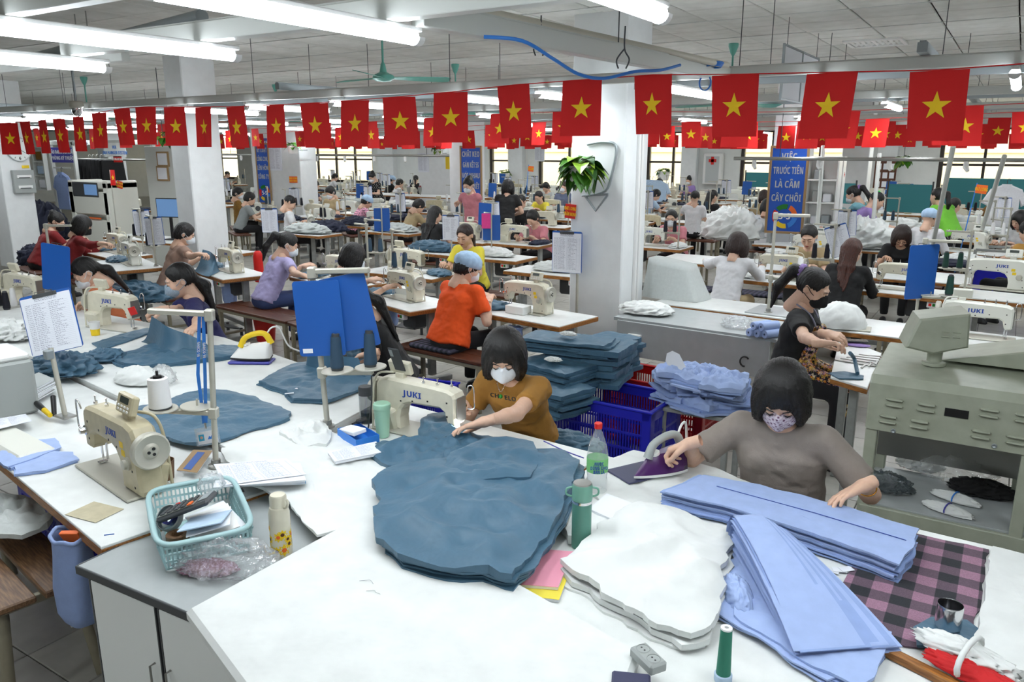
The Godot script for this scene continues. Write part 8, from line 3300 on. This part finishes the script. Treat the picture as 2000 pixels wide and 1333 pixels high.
func star_board(called: String, label: String, lines: Array, at: Vector3, w: float, h: float, turn: float) -> void:
	var o := thing(called, label, "sign", at, turn)
	var g := G.new()
	g.bx(V(0, 0, 0), V(w, h, .015), .002)
	part(o, "panel", g, M.sign_blue)
	g = G.new()
	for s in [-1, 1]:
		g.bx(V(s * w * .5, 0, .004), V(.035, h + .035, .03), .004)
		g.bx(V(0, s * h * .5, .004), V(w, .035, .03), .004)
	part(o, "frame", g, M.frame_wood)
	for k in lines.size():
		lettering(o, lines[k], .1, M.letter_grey, xf(V(0, h * .5 - .14 - .2 * k, .011)), minf(.72, w * .8 / (.078 * lines[k].length())))
	var em := V(0, -h * .5 + .24, .011)
	for k in 5:
		g = G.new()
		var pl := []
		for i in 7:
			var a := TAU * (k + .06 + .84 * i / 6.0) / 5.0
			pl.append(W(cos(a), sin(a)) * .18)
		for i in 7:
			var a := TAU * (k + .06 + .84 * (6 - i) / 6.0) / 5.0
			pl.append(W(cos(a), sin(a)) * .11)
		g.prism(Transform3D(Basis(), em), pl, .004)
		part(o, "wheel_segment", g, [M.orange, M.green, M.red, M.sticker_yellow, M.cable_blue][k])
	lettering(o, "5-S", .09, M.letter_white, xf(em))


func small_sign(label: String, text: Array, at: Vector3, w: float, h: float, turn: float, m: Material, lm: Material, tilt := .0) -> Node3D:
	var o := thing("sign", label, "sign", at, turn)
	o.rotation.z = tilt
	var g := G.new()
	g.bx(Vector3.ZERO, V(w, h, .006), .001)
	part(o, "panel", g, m)
	for k in text.size():
		var th := h / (text.size() + .6) * .62
		lettering(o, text[k], th, lm, xf(V(0, h * (.5 - (k + .75) / (text.size() + .5)), .005)), minf(1.0, w * .85 / (.62 * th * text[k].length())))
	return o


func plant(label: String, at: Vector3, n: int, r: float, sd: int, hang := .3, pot := true) -> Node3D:
	var o := thing("potted_plant", label, "plant", at)
	rng.seed = sd
	if pot:
		var pg := G.new()
		pg.lathe(Transform3D(), [W(0, -r * .55), W(r * .32, -r * .55), W(r * .42, .0), W(r * .38, .0), W(0, -r * .05)], 20)
		part(o, "pot", pg, M.white_plastic)
		pg = G.new()
		pg.tube([V(0, -r * .3, 0), V(0, -r * .3, -.41)], .012, 6)
		part(o, "bracket", pg, M.zinc)
	else:
		var pg := G.new()
		pg.tube([Vector3.ZERO, V(0, CEIL - .02 - at.y, 0)], .006, 5)
		part(o, "hanging_wire", pg, M.dark_grey)
	for k in (n if r < .31 and pot else n * 2):
		var a := rng.randf_range(0, TAU)
		var el := rng.randf_range(-hang, .9)
		var len := r * rng.randf_range(.5, .9)
		var d := V(cos(a) * cos(el), sin(el) * .8, sin(a) * cos(el))
		var base := V(0, .01, 0) + d * len * .25
		var g := G.new()
		var side := d.cross(Vector3.UP).normalized()
		if (r > .31 or not pot):
			len *= .6
		var lw := len * rng.randf_range(.26, .36)
		var up := side.cross(d)
		var prev := []
		for i in 6:
			var t := i / 5.0
			var c := base + d * len * .75 * t + V(0, -len * .45 * t * t, 0)
			var ww: float = lw * sin(PI * pow(t, .75)) + .001
			var row := [c - side * ww + up * ww * .25, c - up * .003, c + side * ww + up * ww * .25]
			if prev:
				g.face([prev[0], prev[1], row[1], row[0]])
				g.face([prev[1], prev[2], row[2], row[1]])
			prev = row
		part(o, "leaf", g, [M.leaf, M.leaf_dark, M.leaf, M.leaf_pale][k % 4])
	return o


func column_dressing() -> void:
	var o: Node3D
	var g: G
	# plant in its bracket on the big column
	var c := V(-3.221, 1.983, -6.36)
	plant("leafy green and yellow pothos plant in a wall bracket on the big column", c + V(0, .03, .17), 90, .29, 5, 1.1)
	o = thing("wall_bracket", "grey heart-shaped iron bracket on the big column", "bracket", V(c.x, c.y - .05, -6.43))
	g = G.new()
	g.tube(spline([V(-.06, .26, .01), V(.1, .28, .01), V(.22, .24, .01), V(.19, .02, .01), V(.13, -.14, .01), V(-.06, -.19, .01)], 5), .013, 6)
	g.tube([V(-.1, -.19, .012), V(.16, -.17, .012)], .011, 6)
	g.tube([V(-.07, -.19, .012), V(.04, -.32, .012), V(.15, -.18, .012)], .011, 6)
	part(o, "scroll", g, M.zinc)
	small_sign("small red sign with yellow characters on the big column", ["ĐẠI LONG", "TRẦN MINH"], V(-3.445, 1.597, -6.43), .11, .13, 0, M.red, M.letter_yellow, -.08)
	var cb := place("clip_2", "clipboard", "clipboard with two black clips standing before the big column", "clipboard", V(-3.404, 1.428, -6.3), .1)
	cb.scale = V(1.25, 1.12, 1)
	g = G.new()
	g.tube([V(.08, -1.26, -.02), V(.08, -.33, -.02), V(-.1, -.33, -.02)], .011, 6)
	part(cb, "holder", g, M.stand_grey)
	# boards on the columns
	star_board("slogan_board", "tall blue slogan board with a five-part wheel on the second column", ["VIỆC", "TRƯỚC TIÊN", "LÀ CẦM", "CÂY CHỔI"], V(-2.9, 1.56, -12.2), .52, 1.25, .06)
	g = G.new()
	for s in [-1, 1]:
		g.tube([V(-2.9 + s * .18, 0, -12.14), V(-2.9 + s * .18, 1.2, -12.24)], .015, 6)
	solo("board_easel", g, M.frame_grey, "grey legs carrying the tall blue slogan board", "easel")
	star_board("slogan_board", "blue slogan board with large grey words on the third column", ["CHẤT KEO", "GẮN KẾT 5S", "VỚI NHAU", "LÀ CAM KẾT"], V(-8.9, 1.55, -12.56), .48, 1.3, 0)
	star_board("slogan_board", "blue slogan board with white words on the far column", ["KỶ LUẬT", "CÔNG CON,", "LÊN HỒN", "CÔNG TY"], V(-14.8, 1.6, -12.58), .42, 1.35, 0)
	small_sign("small orange sign on a far column behind the man in white", ["ĐẠI LONG", "MAY MẶC"], V(-13.824, 1.488, -12.58), .22, .14, .2, M.orange, M.letter_yellow)
	small_sign("tiny purple name sign above the far slogan board", ["TỔ MAY 5"], V(-14.743, 2.298, -12.57), .3, .2, 0, M.sign_purple, M.letter_white)
	for q in [[V(-14.376, 1.946, -12.59), "printed notice on the far column"], [V(-14.809, 1.771, -18.49), "white notice sheet on the far column by the windows"], [V(-14.417, 2.01, -24.54), "pale picture on the far wall"]]:
		g = G.new()
		g.uvquad(V(-.2, -.27, .006), V(.2, -.27, .006), V(.2, .27, .006), V(-.2, .27, .006))
		g.bx(Vector3.ZERO, V(.4, .54, .008))
		solo("notice_sheet", g, M.sheet_2, q[1], "notice", q[0])
	small_sign("yellow square poster on the far column", [], V(-13.856, 1.779, -18.49), .28, .36, 0, M.sticker_yellow, M.black)
	# far plants
	plant("hanging potted plant on the far column by the windows", V(-13.969, 2.15, -18.1), 22, .36, 7, .7)
	plant("potted plant on a bracket behind the man in white", V(-13.464, 2.226, -12.3), 16, .3, 8, .3)
	plant("trailing yellow vine beside the middle slogan board", V(-9.889, 1.964, -13.5), 20, .35, 9, 1.2, false)
	plant("dark-leaved plant hanging by the square column", V(-10.569, 2.323, -7.2), 14, .3, 10, .9, false)
	plant("plant on the window sill behind the pink blouse", V(-9.506, 1.475, -23.9), 16, .5, 11, .2)
	plant("plant hanging over the white cabinet", V(-3.214, 2.285, -13.2), 14, .3, 12, .9, false)
	plant("plant on the rail by the photo board", V(-1.915, 1.96, -17), 14, .4, 13, .9, false)
	plant("plant on the sill left of the big column", V(-15.491, 1.336, -23.9), 12, .5, 14, .3)


func far_left() -> void:
	var o: Node3D
	var g: G
	# wall clock and switch box on the clock column
	o = thing("wall_clock", "round white wall clock on the column by the entrance", "clock", V(-14.74, 2.15, -7.232), PI * .5)
	g = G.new()
	var fz := Transform3D(Basis(Vector3.RIGHT, V(0, 0, 1), V(0, -1, 0)), Vector3.ZERO)
	g.lathe(fz, [W(.2, .0), W(.21, .01), W(.205, .03), W(.195, .03), W(.19, .02)], 36)
	part(o, "case", g, M.letter_grey)
	g = G.new()
	g.lathe(fz, [W(.195, .015), W(.0, .0151)], 36)
	part(o, "dial", g, M.card_white)
	for k in 12:
		if k % 3 == 0:
			lettering(o, ["12", "3", "6", "9"][k / 3], .05, M.black, xf(V(sin(TAU * k / 12.0) * .15, cos(TAU * k / 12.0) * .15, .018)))
		else:
			g = G.new()
			g.box(xf(V(sin(TAU * k / 12.0) * .16, cos(TAU * k / 12.0) * .16, .017), 0, 0, -TAU * k / 12.0), V(.008, .03, .002))
			part(o, "hour_mark", g, M.black)
	for q in [[-.9, .1], [2.1, .15]]:
		g = G.new()
		g.box(xf(V(sin(q[0]) * q[1] * .5, cos(q[0]) * q[1] * .5, .021), 0, 0, -q[0]), V(.008, q[1], .002))
		part(o, "hand", g, M.black)
	o = thing("switch_cabinet", "grey electrical box below the clock", "switch box", V(-14.74, 1.601, -7.222), PI * .5)
	g = G.new()
	g.bx(V(0, 0, .04), V(.36, .4, .08), .01)
	part(o, "case", g, M.grey_plastic)
	for s in [-1, 1]:
		g = G.new()
		g.bx(V(0, s * .09, .084), V(.24, .05, .01), .003)
		var sl := part(o, "breaker_slot", g, M.white_plastic)
		g = G.new()
		g.bx(V(0, s * .09 - .02, .09), V(.18, .014, .004))
		part(sl, "breakers", g, M.dark_grey)
	small_sign("small yellow label above the grey electrical box", [], V(-14.735, 1.854, -7.306), .12, .05, PI * .5, M.sticker_yellow, M.black)
	# hanger-system gantry with signs, shirt and dark clothes
	o = thing("hanger_gantry", "aluminium hanger-system gantry behind the women in red", "gantry")
	var z := -9.0
	for px in [V(-17.05, 2.067, -9), V(-16.185, 2.07, -9), V(-13.539, 2.077, -9)]:
		g = G.new()
		g.bx(V(px.x, 1.15, z), V(.07, 2.3, .07), .006)
		part(o, "post", g, M.rail)
	g = G.new()
	g.bx(V(-15.4, 2.28, z), V(4.2, .09, .07), .006)
	part(o, "beam", g, M.rail)
	for k in 2:
		g = G.new()
		g.bx(V(-16.7, 1.78 - .75 * k, z), V(.66, .03, .03))
		part(o, "rung", g, M.rail)
	g = G.new()
	g.tube([V(-16.9, 1.95, z - .35), V(-14.2, 1.95, z - .35)], .02, 8)
	part(o, "hanging_bar", g, M.steel)
	small_sign("white INA HANGER SYSTEM sign on the gantry", ["WA", "INA HANGER SYSTEM"], V(-14.688, 2.14, -8.955), .72, .26, 0, M.card_white, M.cable_blue)
	small_sign("red sign below the white gantry sign", ["PHÒNG MAY MẪU"], V(-14.622, 1.969, -8.955), .28, .12, 0, M.red, M.letter_white)
	small_sign("purple MẪU ĐANG SẢN XUẤT sign on the gantry post", ["MẪU ĐANG SẢN XUẤT", "PHÒNG KỸ THUẬT"], V(-16.576, 2.038, -8.961), .78, .3, 0, M.sign_purple, M.letter_white)
	small_sign("blue CHUYỀN TRẦN ĐẠI LONG name sign hanging above the gantry", ["CHUYỀN TRẦN ĐẠI LONG", "MAY CÔNG NGHIỆP"], V(-15.82, 2.259, -8.955), .4, .17, 0, M.sign_purple, M.letter_white)
	shirt("pale blue shirt hanging on the gantry post", V(-16.701, 1.606, -8.97) * V(1, 0, 1) + V(0, 1.69, 0), M.bag_blue, .95)
	for k in 7:
		o = thing("dark_trousers", "dark garment hanging in the row on the gantry bar", "garment", V(-16.3 + .14 * k, 1.95, z - .35), 1.3, "dark garments on the gantry bar")
		g = G.new()
		g.prism(Transform3D(), [W(-.2, .0), W(.2, .0), W(.24, -.6), W(.2, -1.15), W(-.18, -1.15), W(-.23, -.6)], .05, .02)
		part(o, "cloth", g, M.black_cloth)
		g = G.new()
		g.tube(spline([V(0, .0, 0), V(0, .07, 0), V(.03, .1, 0), V(.05, .07, 0)], 3), .006, 5)
		part(o, "hook", g, M.steel)
	# white automatic machine with a screen
	o = thing("sewing_automat", "large white sewing automat with a touch screen behind the women in red", "machine", V(-14.3, 0, -8.4))
	g = G.new()
	g.bx(V(0, 1.2, 0), V(1.25, .42, .6), .02)
	g.bx(V(.0, .45, 0), V(1.25, .9, .6), .02)
	g.bx(V(-.55, 1.0, 0), V(.16, 1.2, .6), .02)
	g.bx(V(.56, 1.0, 0), V(.14, 1.2, .6), .02)
	g.bx(V(0, 1.52, 0), V(1.26, .12, .6), .02)
	part(o, "case", g, M.machine_white)
	g = G.new()
	g.bx(V(-.05, 1.44, .305), V(.82, .26, .02), .01)
	var pn := part(o, "control_panel", g, M.dark_grey)
	g = G.new()
	g.bx(V(.14, 1.44, .317), V(.4, .19, .004))
	part(pn, "screen", g, M.lit_screen)
	g = G.new()
	g.bx(V(0, .93, .31), V(.7, .03, .02))
	part(o, "orange_strip", g, M.orange)
	small_sign("red and yellow card stuck on the automat's screen", ["AN TOÀN", "LAO ĐỘNG"], V(-13.223, 1.552, -8.081), .16, .13, 0, M.red, M.letter_yellow, -.15)
	o = thing("table_flag", "little red flag with a yellow star on a stick before the automat", "flag", V(-11.671, 1.749, -7))
	g = G.new()
	g.tube([V(0, -o.position.y, 0), V(0, .1, 0)], .008, 5)
	part(o, "stick", g, M.stand_grey)
	var fm := flag_mesh(2)
	var fl := part(o, "cloth", fm[0], M.flag_red, V(.06, .1, 0))
	fl.scale = V(.5, .75, 1)
	fl = part(o, "star", fm[1], M.star_yellow, V(.06, .1, 0))
	fl.scale = V(.5, .75, 1)
	# certificates, monitor, shelf
	for k in 2:
		o = thing("certificate", ["upper framed certificate beside the square column", "lower framed certificate beside the square column"][k], "picture", [V(-12.812, 1.983, -8.684), V(-12.855, 1.735, -8.684)][k])
		g = G.new()
		g.bx(Vector3.ZERO, V(.34, .26, .02), .003)
		part(o, "frame", g, M.frame_wood)
		g = G.new()
		g.bx(V(0, 0, .011), V(.27, .2, .003))
		part(o, "sheet", g, M.paper)
	o = thing("room_divider", "white partition behind the framed certificates", "partition", V(-12.9, 0, -8.72))
	g = G.new()
	g.bx(V(0, 1.1, 0), V(.9, 2.2, .05), .004)
	part(o, "panel", g, M.rail)
	o = thing("monitor", "computer monitor showing a pale page beside the square column", "monitor", V(-11.185, 1.562, -7.6) * V(1, 0, 1) + V(0, .76, 0), .3)
	g = G.new()
	g.bx(V(0, .5, 0), V(.45, .3, .03), .005)
	g.bx(V(0, .2, -.02), V(.04, .36, .03))
	g.bx(V(0, .01, 0), V(.2, .02, .15), .004)
	part(o, "case", g, M.black)
	g = G.new()
	g.bx(V(0, .5, .016), V(.42, .27, .002))
	part(o, "screen", g, M.lit_screen)
	slab("office_table", [W(-12.6, -7.9), W(-10.4, -7.9), W(-10.4, -7.3), W(-12.6, -7.3)], .76, .04, M.laminate, M.edge_wood, "white table bearing the monitor behind the women in red", "table", [W(-12.4, -7.7), W(-10.6, -7.7), W(-10.6, -7.4), W(-12.4, -7.4)])
	o = thing("wall_shelf", "narrow white glass cabinet of samples beside the clock column", "cabinet", V(-16.756, 1.767, -8.6), .2)
	g = G.new()
	for s in [-1, 1]:
		g.bx(V(s * .14, 0, 0), V(.03, .85, .1), .003)
	for k in 4:
		g.bx(V(0, -.42 + .28 * k, 0), V(.28, .025, .1), .003)
	g.bx(V(0, 0, -.05), V(.28, .85, .01))
	part(o, "frame", g, M.rail)
	for k in 3:
		g = G.new()
		g.bx(V(0, -.3 + .28 * k, -.01), V(.18, .16, .05), .01)
		part(o, "sample_pack", g, [M.paper, M.pale_blue, M.gold_print][k])
	heap("dark_cloth", V(-15.6, .4, -7.9), V(.5, .6, .4), M.navy_cloth, "dark clothes piled behind the clock column", "cloth", 201, .25)


func shirt(label: String, at: Vector3, m: Material, h: float) -> void:
	var o := thing("hung_shirt", label, "shirt", at)
	var g := G.new()
	g.prism(Transform3D(), [W(-.06, .0), W(.06, .0), W(.24, -.08), W(.36, -.32), W(.25, -.38), W(.22, -.26), W(.23, -h * .8), W(-.23, -h * .8), W(-.22, -.26), W(-.25, -.38), W(-.36, -.32), W(-.24, -.08)], .07, .025)
	part(o, "cloth", g, m)
	g = G.new()
	g.prism(xf(V(0, -.02, .036)), [W(-.08, .03), W(-.05, -.08), W(.0, -.03), W(.05, -.08), W(.08, .03)], .01)
	part(o, "collar", g, m)
	g = G.new()
	g.tube(spline([V(0, .0, 0), V(0, .08, 0), V(.03, .1, 0), V(.045, .07, 0)], 3), .005, 5)
	part(o, "hook", g, M.black)


func far_right() -> void:
	var o: Node3D
	var g: G
	# leaning white posts with their cross tube
	for c in [[V(-2.401, 2.199, -12), V(-2.3, 1.049, -11.6), "white post beside the blue slogan board"], [V(-1.769, 2.092, -12.8), V(-1.73, 1.108, -12.6), "paired white post before the second column"], [V(-.679, 2.189, -10.4), V(-.827, 1.194, -11.6), "leaning white post by the lime green T-shirt"], [V(-.186, 2.072, -11.4), V(-.301, 1.362, -12.4), "leaning white post before the teal screen"]]:
		g = G.new()
		var dv: Vector3 = (c[0] - c[1]).normalized()
		var foot: Vector3 = c[1] - dv * ((c[1].y - .0) / dv.y)
		g.tube([foot, c[0]], .028, 8)
		solo("leaning_post", g, M.rail, c[2], "post")
	for c in [[-3.6, 3.0, -11.8, "aluminium tube carrying small cameras over the right-hand rows"], [-18.0, -10.0, -13.6, "aluminium tube carrying small cameras over the far rows"]]:
		o = thing("camera_tube", c[3].replace("right-hand ", "white-shirt "), "tube")
		g = G.new()
		g.tube([V(c[0], 2.02, c[2]), V(c[1], 2.02, c[2])], .025, 8)
		part(o, "tube", g, M.steel)
		var n := int((c[1] - c[0]) / .9)
		for k in n:
			g = G.new()
			g.tube([V(c[0] + .9 * k + .3, 2.0, c[2]), V(c[0] + .9 * k + .3, 1.93, c[2]), V(c[0] + .9 * k + .33, 1.88, c[2] + .03)], [.03, .035, .022], 8)
			part(o, "spot_camera", g, M.white_plastic)
		for k in 2:
			g = G.new()
			g.tube([V(lerpf(c[0], c[1], .1 + .8 * k), 2.04, c[2]), V(lerpf(c[0], c[1], .1 + .8 * k), CEIL - .01, c[2])], .006, 5)
			part(o, "hanger_rod", g, M.dark_grey)
	# white cabinet beside the slogan board
	o = thing("glass_cabinet", "white first-aid cabinet with glass doors beside the slogan board", "cabinet", V(-2.42, 1.55, -12.35))
	g = G.new()
	g.bx(V(0, 0, -.12), V(.42, 1.0, .02))
	for s in [-1, 1]:
		g.bx(V(s * .21, 0, 0), V(.02, 1.0, .25), .002)
	for k in 4:
		g.bx(V(0, -.49 + .327 * k, 0), V(.42, .02, .25), .002)
	part(o, "body", g, M.white_plastic)
	for k in 5:
		g = G.new()
		g.bx(V(-.08 + .15 * (k % 2), -.42 + .327 * (k / 2), -.03), V(.12, .12 + .04 * (k % 3), .1), .01)
		part(o, "box", g, [M.paper, M.zinc, M.grey_plastic][k % 3])
	g = G.new()
	g.bx(V(.3, 0, .2), V(.018, 1.0, .2), .002)
	var dr := part(o, "door", g, M.white_plastic)
	g = G.new()
	g.bx(V(.311, .25, .2), V(.002, .07, .02))
	g.bx(V(.311, .25, .2), V(.002, .02, .07))
	part(dr, "red_cross", g, M.red)
	g = G.new()
	g.tube([V(-2.6, 0, -12.4), V(-2.6, 1.05, -12.4)], .02, 6)
	g.tube([V(-2.24, 0, -12.4), V(-2.24, 1.05, -12.4)], .02, 6)
	solo("cabinet_stand", g, M.frame_grey, "grey legs under the white first-aid cabinet", "stand")
	# wall first-aid box, photo board
	o = thing("first_aid_box", "white box with a red cross on the far wall", "first-aid box", V(-8.086, 1.562, -24.43))
	g = G.new()
	g.bx(Vector3.ZERO, V(.6, .95, .2), .02)
	part(o, "case", g, M.white_plastic)
	g = G.new()
	g.bx(V(0, -.02, .105), V(.42, .8, .01))
	part(o, "glass_front", g, M.letter_grey)
	g = G.new()
	g.bx(V(0, .25, .115), V(.24, .09, .008))
	g.bx(V(0, .25, .115), V(.09, .24, .008))
	part(o, "red_cross", g, M.red)
	o = thing("photo_board", "dark brown board with rows of white cards on the far column", "notice board", V(-3.162, 1.419, -24.285))
	g = G.new()
	g.bx(Vector3.ZERO, V(.56, 1.06, .02), .003)
	part(o, "board", g, M.bench_red)
	for r in 4:
		for c in 3:
			g = G.new()
			g.bx(V(-.17 + .17 * c, .27 - .24 * r, .012), V(.12, .16, .004))
			part(o, "card", g, M.paper)
	# teal cloth screens
	for c in [[V(-5.807, 1.325, -22.5), 1.4, .4, "teal cloth screen below the far window by the slogan board"], [V(-1.799, 1.205, -17.5), .8, .55, "teal cloth screen behind the lime green T-shirt"], [V(-.547, 1.272, -19), 1.5, .6, "wide teal cloth screen behind the hung white shirt"], [V(-2.909, 1.295, -17), .4, .4, "narrow teal screen behind the two standing women"]]:
		o = thing("cloth_screen", c[3], "screen", c[0] * V(1, 0, 1))
		g = G.new()
		g.bx(V(0, c[0].y, 0), V(c[1], c[2], .012), .003)
		part(o, "cloth", g, M.screen_teal)
		g = G.new()
		for s in [-1, 1]:
			g.tube([V(s * c[1] * .5, 0, 0), V(s * c[1] * .5, c[0].y + c[2] * .5 + .06, 0)], .018, 6)
		part(o, "post", g, M.dark_grey)
	shirt("white shirt on a black hanger before the wide teal screen", V(-.169, 1.547, -16.5), M.white_shirt, .95)
	for k in 4:
		shirt("pale blue shirt hanging in the row by the far window", V(-8.766, 1.313, -21) + V(.14 * k, 0, .1 * k), M.pale_blue, .9)
		get_child(get_child_count() - 1).set_meta("group", "pale blue shirts by the far window")
	# orange marker flags and irons
	for c in [[V(-.431, 1.605, -13), "small orange sign on a stand over the blue boards"], [V(-9.331, 1.724, -15.5), "orange sign on a stand by the far wall"]]:
		o = small_sign(c[1], ["ĐẠI LONG"], c[0], .14, .12, 0, M.orange, M.letter_yellow, -.1)
		g = G.new()
		g.tube([V(-.07, -c[0].y + .0, -.006), V(-.07, .08, -.006)], .008, 5)
		part(o, "stick", g, M.cable_blue)
	o = thing("counter_display", "grey box with a lit green display behind the second column", "machine", V(-1.889, 1.47, -13.8))
	g = G.new()
	g.bx(Vector3.ZERO, V(.2, .16, .12), .01)
	g.bx(V(0, -.65, 0), V(.06, 1.2, .06), .01)
	g.bx(V(0, -1.25, 0), V(.3, .05, .3), .01)
	part(o, "case", g, M.machine)
	g = G.new()
	g.bx(V(.02, .03, .062), V(.08, .03, .004))
	part(o, "display", g, M.lit_green)
	iron("iron", "dark red iron standing on the far table", V(-14.165, 1.174, -17.5) * V(1, 0, 1) + V(0, 1.01, 0), .5, M.maroon, M.steel, M.maroon, -1.3)
	iron("iron", "purple iron standing beside the dark red one", V(-14.573, 1.165, -17.5) * V(1, 0, 1) + V(0, 1.01, 0), .5, M.iron_purple, M.steel, M.white_plastic, -1.3)
	slab("ironing_table", [W(-16.5, -17.0), W(-12.0, -17.0), W(-12.0, -17.9), W(-16.5, -17.9)], .9, .04, M.white_cloth, M.edge_wood, "far ironing table with two irons before the windows", "table", [W(-16.3, -17.2), W(-12.2, -17.2), W(-12.2, -17.7), W(-16.3, -17.7)])
